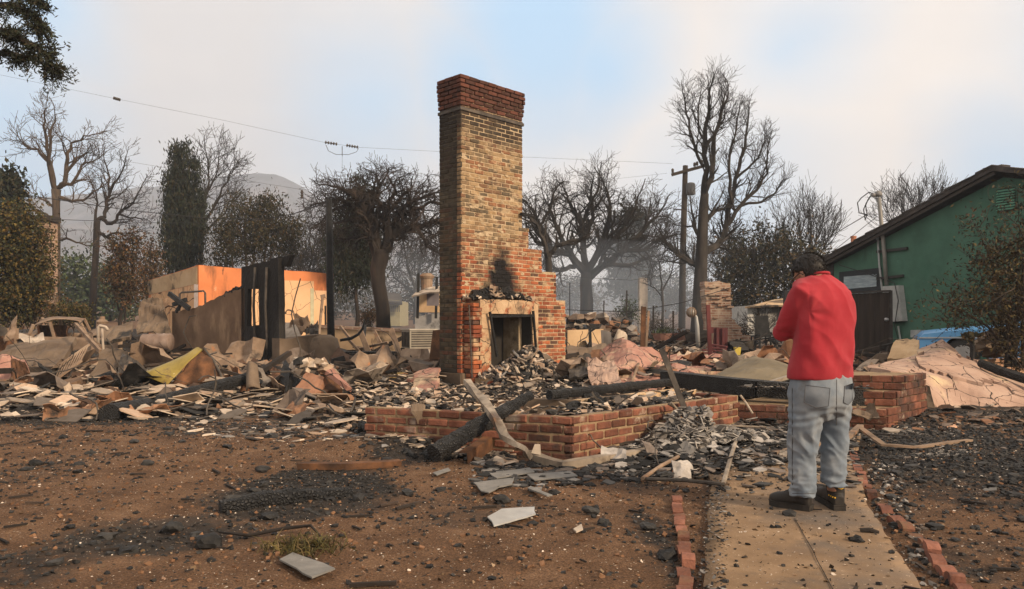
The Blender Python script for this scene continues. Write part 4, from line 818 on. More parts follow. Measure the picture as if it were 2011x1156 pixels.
# ------------------------------------------------------------------ orange ruin at left
C0 = P(390, 640, 24.0); on = -W
ru = thing('ruined_building', 'roofless orange stucco ruin with peach inner wall', 'building', V((C0.x, C0.y, slope(24) - .1)))
def pw(px, py): return RP(px, py, C0, on)
zb = slope(24) - .1
def down(p): return V((p.x, p.y, zb))
mb = MB(); top = rag([pw(390, 520), pw(472, 527), pw(545, 529), pw(655, 537)], .012, .5, 3, keep=(3,))[:-1] + [pw(655, 537)]
mb.plate([down(pw(390, 600))] + [q for q in top] + [down(pw(655, 600))], W * .22); fixn(mb.build('wall', M['orange'], ru))
mb = MB(); o = on * .012
mb.plate([down(pw(478, 600)) + o, pw(478, 548) + o, pw(616, 552) + o, pw(616, 570) + o, pw(652, 571) + o, down(pw(652, 600)) + o], W * .008); fixn(mb.build('plaster_panel', M['peach'], ru))
mb = MB(); o = on * .02; mb.plate([down(pw(609, 600)) + o, pw(609, 566) + o, pw(616, 566) + o, down(pw(616, 600)) + o], W * .005); fixn(mb.build('plaster_panel', flat('pale_green_strip', (.46, .42, .28), rough=.95), ru))
sn = -U
def ps(px, py): return RP(px, py, C0, sn)
mb = MB(); mb.plate([down(ps(390, 600)) + W * .004, ps(390, 520) + W * .004, ps(340, 536), ps(292, 550), down(ps(292, 600))], U * .2); fixn(mb.build('side_wall', M['orange'], ru))
mb = MB(); o = sn * .02; mb.plate([ps(388, 557) + o, ps(388, 523) + o, ps(292, 551) + o, ps(292, 579) + o], U * .015); fixn(mb.build('burnt_band', M['siding'], ru))
edges = [388, 370, 352, 335, 318, 298]
for a, c in zip(edges, edges[1:]):
    mb = MB(); o = sn * .03
    f = lambda x: 558 + (388 - x) / 96 * 22
    mb.plate([down(ps(a - .8, 600)) + o, ps(a - .8, f(a)) + o, ps(c + .4, f(c)) + o, down(ps(c + .4, 600)) + o], U * .025); fixn(mb.build('siding_board', M['peach'], ru))
mb = MB(); mb.bar(down(ps(389, 600)) + sn * .06, ps(389, 558) + sn * .06, .1, .1, up=V((1, 0, 0))); fixn(mb.build('corner_trim', flat('weathered_trim', (.35, .30, .28)), ru))
# dark upright flue pipe and bent conduit in front of it
mb = MB(); mb.tube([P(352, 640, 22.5), P(353, 577, 22.5), P(357, 574, 22.5), P(400, 571, 22.5), P(403, 575, 22.5), P(404, 640, 22.5)], .03, 6); solo(mb, 'pipe_hoop', M['metal_dark'], 'bent pipe hoop standing before the orange ruin', 'pipe', smooth=True)
# grey-brown standing wall
B0 = P(548, 640, 15.6); zb2 = .0
def pb(px, py): return RP(px, py, B0, -U)
gw = thing('burnt_wall', 'smoke-stained stucco wall stub with slanting broken top', 'wall', V((pb(410, 640).x, pb(410, 640).y, 0)))
mb = MB(); tp = rag([pb(480, 563), pb(455, 572), pb(425, 584), pb(400, 598), pb(350, 612), pb(338, 611)], .02, .12, 5, keep=(5,)); tp = tp[:tp.index(tp[-1]) + 1]
lo = [V((pb(338, 700).x, pb(338, 700).y, zb2)), V((pb(480, 700).x, pb(480, 700).y, zb2))]
mb.plate(lo[::-1][::-1] + tp, U * .16); fixn(mb.build('wall', M['stucco_brown'], gw))
mb = MB()
rng = random.Random(8)
for i in range(26): p = pb(rng.uniform(432, 482), 640); q = pb(440 + i * 1.6, 578 - i * .7 + rng.uniform(-3, 4)); mb.chunk(q + U * .08, rng.uniform(.06, .16), rng)
fixn(mb.build('charred_lath', M['char'], gw, kind='stuff'))
# black burnt door frame / pier
bf = thing('burnt_pier', 'black charred pier and window frame remains', 'wall', V((pb(515, 640).x, pb(515, 640).y, 0)))
def fr(pts, th=.10, off=0.0, m='stucco_black', name='frame', seed=0, rg=.012):
    mb = MB(); q = [pb(x, y) + U * off for x, y in pts]; mb.plate(rag(q, rg, .15, seed), U * th); return fixn(mb.build(name, M[m], bf))
fr([(474, 745), (474, 524), (486, 522), (486, 745)], name='post', seed=1); fr([(486.3, 567), (486.3, 522), (508, 516), (508, 567)], name='lintel', seed=2); fr([(486.3, 745), (486.3, 641), (508, 638), (508, 745)], name='sill_wall', seed=3)
fr([(508.3, 745), (508.3, 517), (524, 513), (546, 506), (549, 745)], .14, name='pier', seed=4)
mb = MB()
for x in (487, 510): mb.tube([pb(x + 18, 735) - U * .06, pb(x + 18, 660) - U * .05, pb(x + 17, 600) - U * .07, pb(x + 18, 525) - U * .05], .03, 5)
fixn(mb.build('pipe', M['metal_dark'], bf, smooth=True))
fr([(520, 507), (562, 500), (553, 523), (524, 517)], .1, .1, name='beam_stub', seed=6)
# low grey wall with rounded broken end
L0 = P(549, 700, 15.3); lw = thing('low_wall', 'low cracked grey stucco wall with rounded end', 'wall', V((L0.x, L0.y, 0)))
def plw(px, py): return RP(px, py, L0, -W * .8 - U * .2)
mb = MB(); tp = rag([plw(549, 664), plw(575, 665), plw(600, 660), plw(630, 656), plw(634, 740), plw(549, 745)], .025, .12, 9, keep=(3, 4, 5)); mb.plate(tp, W * .3); fixn(mb.build('wall', M['stucco_grey'], lw))
mb = MB(); c = plw(640, 700) + W * .12; zt = plw(640, 657).z
mb.lathe(V((c.x, c.y, 0)), [(.40, 0), (.40, zt * .35), (.36, zt * .7), (.30, zt * .92), (.16, zt)], 14); r_ = fixn(mb.build('rounded_end', M['stucco_grey'], lw, smooth=True))
# leaning scrap and sheets behind the low wall
def sheet_thing(name, label, cat_, corners, m, nu=8, nv=6, th=.02, disp=.05, dscale=2.0, seed=0, group=None, fn=None, rg=0.0, smooth=False):
    mb = MB(); mb.sheet([P(*c) for c in corners], nu, nv, th, disp, dscale, fn, seed, rg); return solo(mb, name, M[m] if isinstance(m, str) else m, label, cat_, group=group, smooth=smooth)
M['white_sheet'] = mat('white_ash_sheet', [(.3, (.28, .23, .18)), (.6, (.46, .385, .31)), (.8, (.58, .50, .42))], 2.5, rough=.85, bump=.4, over=[((.12, .09, .07), 2.4, .58, .7)])
sheet_thing('plaster_board', 'pale fallen board leaning on the low wall', 'board', [(549, 662, 16.8), (592, 660, 16.6), (578, 632, 17.6), (552, 632, 17.6)], 'white_sheet', th=.04, rg=.02)
sheet_thing('crumpled_sheet', 'crumpled tin sheet folded against the peach wall', 'sheet metal', [(575, 655, 17.4), (612, 660, 17.2), (606, 618, 17.8), (575, 612, 18.0)], 'rust_pale', 9, 9, .01, .35, 2.4, 4)
sheet_thing('crumpled_sheet', 'dark curled sheet at the foot of the peach wall', 'sheet metal', [(600, 655, 17.0), (626, 660, 17.0), (624, 632, 17.4), (608, 634, 17.6)], 'metal_dark', 8, 8, .01, .25, 3, 6)
mb = MB(); mb.tube([P(626, 660, 19), P(632, 600, 19.2), P(634, 582, 19.2)], .035, 6); mb.bar(P(630, 583, 19.2), P(639, 581, 19.2), .06, .1); solo(mb, 'pipe_stub', M['rust_pale'], 'upright pipe with capped end by the peach wall', 'pipe')
# charred post
mb = MB(); mb.tube([P(651, 700, 16.2), P(648, 560, 16.2), P(647, 470, 16.2), P(646, 392, 16.2)], [.08, .075, .07, .062], 8); bpst = tag(mb.build('burnt_post', M['char'], None, P(651, 700, 16.2), True), 'tall slender charred post in front of the peach wall', 'post')
# ------------------------------------------------------------------ brick stack far left
def stack(name, label, px0, px1, y0, y1, D, m, depth=.6, lean=0):
    a = P(px0, y1, D); b_ = P(px1, y1, D); c = P(px1, y0, D); d = P(px0, y0, D); b = V(((a.x + b_.x) / 2, D, min(a.z, slope(D))))
    t = thing(name, label, 'chimney', b); mb = MB(); a.z = b_.z = b.z
    mb.plate([a, b_, c, d], V((0, depth, 0))); fixn(mb.build('shaft', M[m], t)); return t, a, b_, c, d
def coursed(name, c1, c2, c3, scale=14.0, mort=(.40, .32, .24)):
    m = bpy.data.materials.new(name); m.use_nodes = True; t = m.node_tree; b = t.nodes['Principled BSDF']; tc_ = t.nodes.new('ShaderNodeTexCoord'); geo_ = t.nodes.new('ShaderNodeNewGeometry')
    sx = t.nodes.new('ShaderNodeSeparateXYZ'); t.links.new(geo_.outputs['Position'], sx.inputs[0]); ad = t.nodes.new('ShaderNodeMath'); ad.operation = 'ADD'; t.links.new(sx.outputs['X'], ad.inputs[0]); t.links.new(sx.outputs['Y'], ad.inputs[1])
    cb = t.nodes.new('ShaderNodeCombineXYZ'); t.links.new(ad.outputs[0], cb.inputs['X']); t.links.new(sx.outputs['Z'], cb.inputs['Y'])
    br_ = t.nodes.new('ShaderNodeTexBrick'); br_.inputs['Scale'].default_value = 1; br_.inputs['Brick Width'].default_value = .22; br_.inputs['Row Height'].default_value = .075; br_.inputs['Mortar Size'].default_value = .009; br_.inputs['Color1'].default_value = (*c1, 1); br_.inputs['Color2'].default_value = (*c2, 1); br_.inputs['Mortar'].default_value = (*mort, 1)
    t.links.new(cb.outputs[0], br_.inputs['Vector']); nz_ = t.nodes.new('ShaderNodeTexNoise'); nz_.inputs['Scale'].default_value = 2.2; nz_.inputs['Detail'].default_value = 7; t.links.new(geo_.outputs['Position'], nz_.inputs['Vector'])
    mr = t.nodes.new('ShaderNodeMapRange'); mr.inputs['From Min'].default_value = .5; mr.inputs['From Max'].default_value = .66; t.links.new(nz_.outputs['Fac'], mr.inputs['Value']); mx_ = t.nodes.new('ShaderNodeMix'); mx_.data_type = 'RGBA'; t.links.new(mr.outputs[0], mx_.inputs[0]); t.links.new(br_.outputs['Color'], mx_.inputs[6]); mx_.inputs[7].default_value = (*c3, 1)
    t.links.new(mx_.outputs[2], b.inputs['Base Color']); b.inputs['Roughness'].default_value = .95; return m
M['far_brick'] = coursed('far_brick', (.24, .13, .085), (.34, .21, .14), (.12, .085, .06))
t, a, b_, c, d = stack('brick_chimney', 'old brick chimney half hidden behind the olive tree', 72, 97, 434, 640, 33, 'far_brick')
mb = MB(); mb.box(((c.x + d.x) / 2, 33.3, c.z + .12), (.75, .8, .24)); fixn(mb.build('cap', M['pole'], t))
# ------------------------------------------------------------------ burnt car shell at left
D = 20.5; s = D / F
car = thing('burnt_car', 'burnt-out bare metal car shell with sagging roof', 'car', V((P(140, 640, D).x, D, slope(D))))
g0 = slope(D)
def cp(px, py, dd=0.0): return P(px, py, D + dd)
def cpart(name, corners, m='rust_pale', th=.015, disp=.02, nu=6, nv=4, seed=0, fn=None):
    mb = MB(); mb.sheet([cp(*c) for c in corners], nu, nv, th, disp, 2.5, fn, seed); return fixn(mb.build(name, M[m], car, smooth=True))
cpart('roof', [(66, 637, 0), (158, 630, 0), (166, 626, 1.3), (84, 624, 1.3)], fn=lambda x, y: .10 * math.sin(math.pi * x) * (1 - .4 * y) - .10 * max(0, .25 - x), nu=10, nv=6)
cpart('body_side', [(58, 692, 0), (232, 692, -.1), (232, 664, -.1), (58, 660, 0)], disp=.06, nu=12)
cpart('body_side', [(75, 690, 1.5), (240, 690, 1.5), (240, 655, 1.5), (75, 652, 1.5)], disp=.05, nu=12)
cpart('hood', [(166, 662, 0), (232, 666, 0), (238, 650, 1.5), (172, 648, 1.5)], disp=.12, fn=lambda x, y: .12 * math.sin(3.1 * x))
cpart('trunk_lid', [(30, 664, 0), (70, 656, 0), (80, 648, 1.4), (38, 656, 1.4)], disp=.1)
cpart('firewall', [(160, 690, 0), (162, 690, 1.5), (162, 652, 1.5), (160, 655, 0)], 'rust')
for a, c in (((98, 632, 0), (106, 662, 0)), ((66, 637, 0), (56, 660, 0)), ((157, 631, 0), (172, 662, 0)), ((165, 626, 1.3), (178, 652, 1.5)), ((84, 624, 1.3), (72, 655, 1.5)), ((118, 626, 1.3), (122, 655, 1.5))):
    mb = MB(); mb.tube([cp(*a), cp(*c)], .045, 6); fixn(mb.build('pillar', M['rust_pale'], car))
for px, dd in ((85, .15), (205, .1), (85, 1.35), (205, 1.4)):
    mb = MB(); w0 = cp(px, 690, dd); w0.z = g0 + .26; ax = V((0, 1, 0)); mb.lathe(w0 - ax * .08, [(.12, 0), (.26, .0), (.27, .05), (.27, .12), (.26, .16), (.1, .16)], 18, ax); fixn(mb.build('wheel', M['metal_dark'], car))
for px in (112, 140):
    mb = MB(); q = cp(px, 668, .7); mb.sheet([q + V((-.22, -.3, -.2)), q + V((-.22, .3, -.2)), q + V((-.3, .3, .42)), q + V((-.3, -.3, .42))], 4, 5, .06, .05, 4); fixn(mb.build('seat_frame', M['rust'], car))
mb = MB(); q = cp(138, 652, .2); ring = [q + V((0, math.cos(th) * .17, math.sin(th) * .17)) for th in np.linspace(0, 6.283, 17)]; mb.tube(ring, .012, 5); fixn(mb.build('steering_wheel', M['rust'], car))
# second wreck at the left edge
car2 = thing('burnt_truck', 'rusted round-nosed vehicle wreck cut by the left edge', 'truck', V((P(-10, 640, 17).x, 17, slope(17))))
mb = MB(); q = P(-14, 655, 17); mb.lathe(V((q.x, q.y, slope(17))), [(.36, .0), (.40, .3), (.40, .62), (.33, .78), (.18, .85)], 18); fixn(mb.build('nose', M['rust'], car2, smooth=True))
mb = MB(); mb.box(V((q.x - .7, q.y + .5, .65)), (1.2, 1.1, .9)); fixn(mb.build('cab', M['rust_pale'], car2))
mb = MB(); c = P(4, 650, 16.6); mb.lathe(c, [(.05, 0), (.11, .01), (.11, .05)], 14, V((.3, -1, 0))); fixn(mb.build('headlight', M['metal_dark'], car2))
# ------------------------------------------------------------------ wreckage at left
sheet_thing('tin_sheet', 'upright curled grey tin sheet at the left edge', 'sheet metal', [(8, 672, 16.5), (28, 664, 16.5), (35, 620, 16.8), (12, 650, 16.8)], 'rust_pale', 6, 8, .01, .1, 3, 1)
sheet_thing('stucco_slab', 'large tilted grey concrete slab at far left', 'slab', [(-30, 730, 14.2), (112, 722, 14.0), (150, 664, 15.6), (20, 676, 15.8)], 'stucco_grey', 12, 8, .1, .10, 1.4, 2, rg=.02)
sheet_thing('stucco_slab', 'reddish broken slab below the big grey slab', 'slab', [(-20, 752, 13.0), (60, 748, 13.0), (52, 708, 13.6), (-30, 694, 14.0)], 'shingle_pink', 9, 6, .08, .12, 2.0, 3, rg=.03)
sheet_thing('tin_sheet', 'rust-brown bent sheet under the grey slab', 'sheet metal', [(22, 750, 12.9), (64, 748, 12.9), (50, 712, 13.1), (24, 706, 13.3)], 'rust', 8, 8, .012, .14, 3, 5)
sheet_thing('tin_sheet', 'pale folded tin sheet in front of the car', 'sheet metal', [(28, 668, 18), (88, 676, 17.6), (86, 656, 18.4), (38, 652, 18.6)], 'white_sheet', 9, 5, .01, .12, 2.5, 6)
sheet_thing('stucco_slab', 'upright tan broken slab beside the fallen railing', 'slab', [(176, 742, 13.2), (218, 740, 13.2), (252, 688, 13.8), (205, 684, 13.9)], 'stucco_grey', 8, 8, .09, .08, 2, 7, rg=.03)
sheet_thing('stucco_slab', 'long low tan chunk lying before the railing', 'slab', [(108, 762, 12.2), (158, 745, 12.4), (158, 734, 12.9), (112, 748, 12.7)], 'stucco_brown', 6, 4, .16, .05, 2, 8, rg=.03)
sheet_thing('stucco_slab', 'tilted tan slab resting above the dark crate', 'slab', [(192, 668, 16.5), (255, 664, 16.5), (262, 632, 17.5), (215, 645, 17.5)], 'stucco_grey', 8, 6, .07, .12, 2, 9, rg=.03)
sheet_thing('roof_sheet', 'dark buckled roof sheet leaning behind the barrel', 'roofing', [(268, 652, 18.5), (336, 655, 18.5), (318, 585, 19.5), (276, 594, 19.5)], 'stucco_grey', 10, 8, .04, .25, 1.6, 10, rg=.03)
sheet_thing('roof_sheet', 'brown roof flap hanging by the orange ruin corner', 'roofing', [(300, 600, 19.5), (352, 604, 19.2), (340, 578, 19.8), (318, 582, 19.8)], 'stucco_brown', 8, 5, .04, .14, 2, 11, rg=.04)
for i, (x0, y0, x1, y1, w_) in enumerate([(332, 576, 372, 606, .07), (340, 598, 366, 588, .06), (346, 612, 360, 590, .05)]):
    mb = MB(); mb.bar(P(x0, y0, 18.7 + i * .1), P(x1, y1, 18.4 + i * .1), w_, w_ * 1.6); solo(mb, 'charred_stick', M['char'], ['long charred stick crossing above the wall stub', 'short level charred stick above the wall stub', 'short upright charred stick above the wall stub'][i], 'stick', group='charred sticks above the wall stub')
# fallen railing
rl = thing('railing', 'fallen rusted metal railing with thin bars', 'railing', P(105, 752, 12.7)); ra = [P(103, 752, 12.6), P(118, 742, 12.7)]
e0, e1, e2, e3 = P(104, 748, 12.6), P(143, 742, 12.8), P(186, 668, 13.6), P(120, 715, 13.0)
e0, e1 = P(103, 750, 12.7), P(118, 716, 13.2); f0_, f1 = P(160, 708, 13.2), P(176, 676, 13.7)
mb = MB(); mb.bar(e0, f0_, .035, .035); mb.bar(e1, f1, .035, .035); fixn(mb.build('rail', M['rust_pale'], rl))
for i in range(9):
    f = (i + .5) / 9; mb = MB(); mb.tube([e0.lerp(f0_, f), e1.lerp(f1, f)], .012, 5); fixn(mb.build('bar', M['rust_pale'], rl))
# long stick, steel bracket frame, barrel, dark box
mb = MB(); mb.bar(P(148, 636, 15.2), P(197, 690, 14.2), .05, .07); solo(mb, 'pole_stick', M['rust_pale'], 'long pale pole leaning in front of the car', 'pole')
fm = thing('steel_frame', 'upright bent steel tube frame beside the car hood', 'frame', P(193, 690, 15.6)); mb = MB(); mb.tube([P(193, 690, 15.6), P(193, 642, 15.6), P(196, 639, 15.6), P(208, 642, 15.6), P(212, 648, 15.6)], .03, 6); mb.build('tube', M['white_sheet'], fm, smooth=True); mb = MB(); mb.tube([P(203, 690, 15.8), P(200, 645, 15.8)], .025, 6); mb.build('tube', M['white_sheet'], fm); mb = MB(); mb.lathe(P(201, 636, 15.9), [(.02, 0), (.10, .0), (.12, .05), (.05, .10), (.05, .16)], 12); fixn(mb.build('cap', M['rust_pale'], fm))
bl = thing('barrel', 'rusted steel barrel lying on its side', 'barrel', P(308, 690, 16.8)); c = P(281, 672, 16.8); ax = (P(336, 671, 16.8) - c); Lb = ax.length; r = .185
prof = [(r * .96, 0), (r, .01), (r, Lb * .02)]
for k in range(1, 4): prof += [(r, Lb * k / 4 - .03), (r * 1.05, Lb * k / 4), (r, Lb * k / 4 + .03)]
prof += [(r, Lb * .98), (r * .96, Lb)]
mb = MB(); mb.lathe(c, prof, 22, ax); fixn(mb.build('shell', mat('barrel_rust', [(.25, (.10, .06, .045)), (.5, (.22, .155, .12)), (.75, (.33, .26, .22))], 3, rough=.7, metal=.3, bump=.4), bl, smooth=True))
cr = thing('dark_crate', 'dark melted box with two pale patches', 'box', P(240, 745, 13.0)); mb = MB(); mb.sheet([P(226, 748, 12.9), P(262, 752, 12.7), P(268, 706, 13.0), P(240, 692, 13.4)], 6, 6, .3, .08, 3, None, 3, .02); fixn(mb.build('shell', M['metal_dark'], cr))
for (x, y) in ((246, 722), (255, 715)): mb = MB(); mb.sheet([P(x - 4, y + 8, 12.72), P(x + 3, y + 10, 12.68), P(x + 5, y - 4, 12.8), P(x - 2, y - 6, 12.85)], 2, 2, .02); fixn(mb.build('patch', M['rust_pale'], cr))
# yellow bent car panel
yp = thing('car_wreck_skin', 'bent yellow car body panel with dark scorched inside', 'car panel', P(330, 757, 12.6))
mb = MB(); mb.sheet([P(263, 738, 12.5), P(328, 757, 12.3), P(398, 684, 12.7), P(378, 690, 13.2)], 12, 5, .01, .03, 3, lambda x, y: .06 * math.sin(3.1 * x)); M['yellow'] = mat('yellow_paint', [(.25, (.15, .105, .02)), (.5, (.27, .20, .04)), (.8, (.36, .28, .085))], 3, rough=.45, bump=.15, over=[((.14, .085, .03), 3, .54, .66), ((.55, .5, .3), 9, .66, .7)]); fixn(mb.build('outer_skin', M['yellow'], yp, smooth=True))
mb = MB(); mb.sheet([P(332, 755, 12.35), P(440, 748, 12.5), P(404, 683, 12.75), P(398, 685, 12.72)], 10, 8, .012, .12, 2.4, None, 5); fixn(mb.build('inner_skin', M['rust'], yp, smooth=True))
mb = MB(); mb.tube([P(400, 683, 12.7), P(420, 708, 12.6), P(434, 735, 12.5), P(441, 752, 12.45)], .02, 6); mb.build('flange', M['metal_dark'], yp)
# panels on the ground between yellow panel and low wall
sheet_thing('curved_sheet', 'curved grey panel standing on edge near the low wall', 'panel', [(484, 768, 11.8), (512, 764, 11.8), (506, 716, 12.1), (484, 714, 12.1)], 'stucco_grey', 6, 8, .02, .03, 2, 21, fn=lambda x, y: .10 * math.sin(3 * x), smooth=True)
sheet_thing('rusty_sheet', 'rusty brown panel leaning by the low wall', 'panel', [(522, 756, 12.2), (552, 760, 12.0), (553, 728, 12.6), (536, 724, 12.8)], 'rust', 6, 6, .015, .08, 3, 22)
hh = thing('broken_planter', 'tilted red stucco block with exposed rubble stones', 'masonry block', P(630, 765, 11.6))
mb = MB(); mb.sheet([P(572, 774, 11.4), P(624, 772, 11.3), P(638, 740, 11.5), P(602, 732, 11.7)], 8, 6, .2, .05, 2, None, 1, .03); fixn(mb.build('block', mat('red_stucco', [(.3, (.20, .10, .06)), (.6, (.33, .17, .105)), (.8, (.42, .24, .16))], 3, rough=.95, bump=.5), hh))
mb = MB(); mb.sheet([P(622, 772, 11.35), P(672, 762, 11.5), P(660, 740, 11.8), P(634, 738, 11.7)], 7, 5, .2, .05, 2, None, 2, .03); fixn(mb.build('block', M['rust'], hh))
mb = MB(); mb.sheet([P(640, 728, 11.4), P(682, 758, 11.2), P(692, 762, 11.3), P(654, 722, 11.6)], 6, 3, .07, .02, 2, None, 3); fixn(mb.build('slab', M['shingle_pink'], hh))
rng = random.Random(4)
for i in range(26): mb = MB(); mb.chunk(P(rng.uniform(578, 640), rng.uniform(706, 736), 11.75 + rng.uniform(-.1, .15)), rng.uniform(.10, .2), rng, .8); fixn(mb.build('stone', M['plaster'], hh))
bs = thing('black_bin', 'black half-melted crate on its side by the red block', 'box', P(572, 768, 11.7)); mb = MB()
for c4 in ([(548, 745, 12.0), (566, 768, 11.6), (572, 722, 11.9), (560, 706, 12.3)],): mb.sheet([P(*c) for c in c4], 5, 5, .03, .04, 3); 
fixn(mb.build('side', M['char'], bs)); mb = MB(); mb.sheet([P(566, 768, 11.6), P(586, 760, 12.1), P(588, 730, 12.3), P(572, 722, 11.9)], 5, 5, .03, .05, 3); fixn(mb.build('side', M['char'], bs))
# ------------------------------------------------------------------ middle ground between ruin and chimney
rw = thing('retaining_wall', 'low tan retaining wall behind the debris left of the chimney', 'wall', P(735, 690, 21)); mb = MB()
mb.plate([P(600, 700, 21.5), P(600, 641, 21.5), P(868, 655, 19.5), P(868, 700, 19.5)], V((0, .4, 0))); fixn(mb.build('wall', M['siding'], rw)); mb = MB(); mb.plate([P(598, 642, 21.45), P(598, 636, 21.45), P(870, 650, 19.45), P(870, 656, 19.45)], V((0, .5, 0))); fixn(mb.build('coping', M['far_brick'], rw))
yl = thing('yellow_curb', 'low yellowish concrete curb behind the debris', 'wall', P(700, 780, 12.6)); mb = MB(); mb.plate([P(672, 786, 13.4), P(672, 742, 13.4), P(800, 730, 13.4), P(800, 780, 13.4)], V((0, .25, 0))); fixn(mb.build('curb', flat('yellow_curb', (.30, .21, .085), rough=.95, over=[(SOOT, 1.4, .54, .66)]), yl))
ac = thing('air_conditioner', 'grey air conditioner with louvred sides', 'air conditioner', P(822, 690, 18)); D = 18
mb = MB(); a, b_ = P(792, 684, D), P(822, 686, D - .3); c = P(852, 682, D + .2); h = P(792, 648, D).z - a.z
mb.box(((a.x + c.x) / 2, D + .2, a.z + h / 2), (.68, .55, h), Matrix.Rotation(.5, 3, 'Z')); fixn(mb.build('casing', flat('ac_paint', (.30, .27, .22), metal=.3), ac))
R5 = Matrix.Rotation(.5, 3, 'Z'); cc_ = V(((a.x + c.x) / 2, D + .2, a.z + h / 2))
for k in range(7):
    mb = MB(); mb.box(cc_ + R5 @ V((-.02, -.285, -.16 + k * .055)), (.56, .02, .025), R5); fixn(mb.build('slat', M['metal_dark'], ac))
for k in range(5): mb = MB(); mb.box(cc_ + R5 @ V((-.35, -.2 + k * .1, 0)), (.02, .05, h * .8), R5); fixn(mb.build('slat', M['metal_dark'], ac))
mb = MB(); mb.box(cc_ + V((0, 0, h / 2 + .015)), (.72, .6, .03), R5); fixn(mb.build('lid', flat('ac_lid', (.4, .36, .3)), ac))
bx_ = thing('metal_box', 'open scorched sheet metal box below the air conditioner', 'box', P(822, 712, 15.5)); mb = MB(); mb.sheet([P(786, 708, 15.6), P(822, 712, 15.3), P(828, 684, 15.5), P(790, 686, 15.8)], 4, 4, .02, .03); fixn(mb.build('side', M['rust_pale'], bx_)); mb = MB(); mb.sheet([P(822, 712, 15.3), P(848, 706, 15.8), P(840, 684, 16), P(828, 684, 15.5)], 4, 4, .02, .03); fixn(mb.build('side', M['rust_pale'], bx_))
sticks = [(706, 646, 738, 728, 16.5, .12, 'thick leaning scorched board left of the air conditioner'), (735, 650, 768, 712, 16.8, .07, 'thin leaning board nearest the air conditioner'), (768, 646, 793, 722, 16.2, .12, 'broad plank leaning just left of the air conditioner'), (683, 664, 716, 702, 16.6, .06, 'short leaning lath at the low wall end'), (700, 686, 762, 672, 16.9, .05, 'level lath lying across the leaning boards'), (668, 640, 690, 668, 18.5, .06, 'far leaning lath by the charred post'), (716, 640, 714, 664, 17, .09, 'short dark upright branch stub')]
for i, (x0, y0, x1, y1, D, w_, lb) in enumerate(sticks):
    mb = MB(); mb.bar(P(x0, y0, D + .5), P(x1, y1, D), w_, .04, up=V((0, 1, .3))); solo(mb, 'scorched_board', M['rust_pale'] if i < 6 else M['char'], lb, 'board', group='boards leaning left of the chimney')
mb = MB(); mb.tube([P(668, 668, 16.2), P(690, 664, 16.2), P(704, 656, 16.2), P(712, 645, 16.2), P(716, 630, 16.2)], [.03, .035, .03, .025, .015], 6); solo(mb, 'charred_branch', M['char'], 'curved charred branch over the low wall end', 'branch', smooth=True)
mb = MB(); mb.tube([P(870, 600, 17), P(845, 612, 16.9), P(820, 625, 16.8), P(812, 620, 16.8)], .0, 4)
for (x, D, lb) in ((700, 16, 'burnt metal table frame left of the leaning boards'), (742, 16.2, 'burnt metal table frame behind the leaning boards')):
    tb = thing('table_frame', lb, 'table', P(x, 712, D)); mb = MB(); z1 = P(x, 692, D).z; mb.box((P(x, 690, D).x, D + .2, z1), (.75, .5, .03)); fixn(mb.build('top', M['char'], tb))
    for dx in (-.33, .33):
        for dy in (0, .42): mb = MB(); q = V((P(x, 690, D).x + dx, D + dy, 0)); mb.tube([V((q.x, q.y, .1)), V((q.x, q.y, z1))], .018, 5); mb.build('leg', M['char'], tb)
    for k in range(3): mb = MB(); q = V((P(x, 690, D).x - .2 + k * .2, D, .3)); ring = [q + V((math.cos(th) * .09, 0, math.sin(th) * .14)) for th in np.linspace(0, 6.283, 13)]; mb.tube(ring, .01, 4); mb.build('scroll', M['char'], tb)
# white collapsed outbuilding just left of the chimney
wo = thing('collapsed_outbuilding', 'collapsed pale outbuilding with fallen roof sheet beside the chimney', 'building', P(845, 640, 25)); D = 25
mb = MB(); mb.plate([P(815, 660, D), P(815, 622, D), P(872, 612, D), P(872, 660, D)], V((0, .3, 0))); fixn(mb.build('wall', flat('pale_wall', (.26, .25, .24), rough=.95, over=[(SOOT, 1, .52, .64)]), wo))
mb = MB(); mb.plate([P(822, 613, D + .4), P(822, 578, D + .4), P(872, 570, D + .4), P(872, 613, D + .4)], V((0, .3, 0))); fixn(mb.build('wall', M['siding'], wo))
mb = MB(); mb.sheet([P(808, 582, D - .5), P(866, 572, D - 1), P(870, 560, D + .8), P(840, 562, D + .8)], 8, 4, .05, .12, 1.5); fixn(mb.build('roof_sheet', M['white_sheet'], wo))
mb = MB(); mb.lathe(P(838, 575, D + .6), [(.20, 0), (.2, .45), (.24, .5), (.27, .56), (.15, .66)], 14); fixn(mb.build('vent_stack', M['rust_pale'], wo))
for x in (820, 856): mb = MB(); mb.bar(P(x, 625, D - .2), P(x + 2, 536 + (x - 820) * .2, D - .2), .08, .08); fixn(mb.build('post', M['char'], wo))
mb = MB(); mb.plate([P(838, 600, D - .25), P(838, 572, D - .25), P(862, 572, D - .25), P(862, 600, D - .25)], V((0, .04, 0))); fixn(mb.build('dark_panel', flat('grey_violet', (.16, .14, .15)), wo))
hs2 = thing('far_house', 'small yellow house far behind the burnt tree', 'house', P(760, 640, 48)); D = 48
mb = MB(); mb.plate([P(738, 640, D), P(738, 586, D), P(785, 590, D), P(785, 640, D)], V((0, 4, 0))); fixn(mb.build('wall', flat('far_yellow', (.30, .26, .14)), hs2)); mb = MB(); mb.sheet([P(732, 590, D - .6), P(790, 594, D - .6), P(786, 576, D + 3), P(738, 572, D + 3)], 3, 3, .15); fixn(mb.build('roof', M['pole'], hs2))
for k in range(6): mb = MB(); mb.bar(P(764 + k * 4, 612, D - .3), P(764 + k * 4, 600, D - .3), .05, .05); mb.build('baluster', M['pole'], hs2)
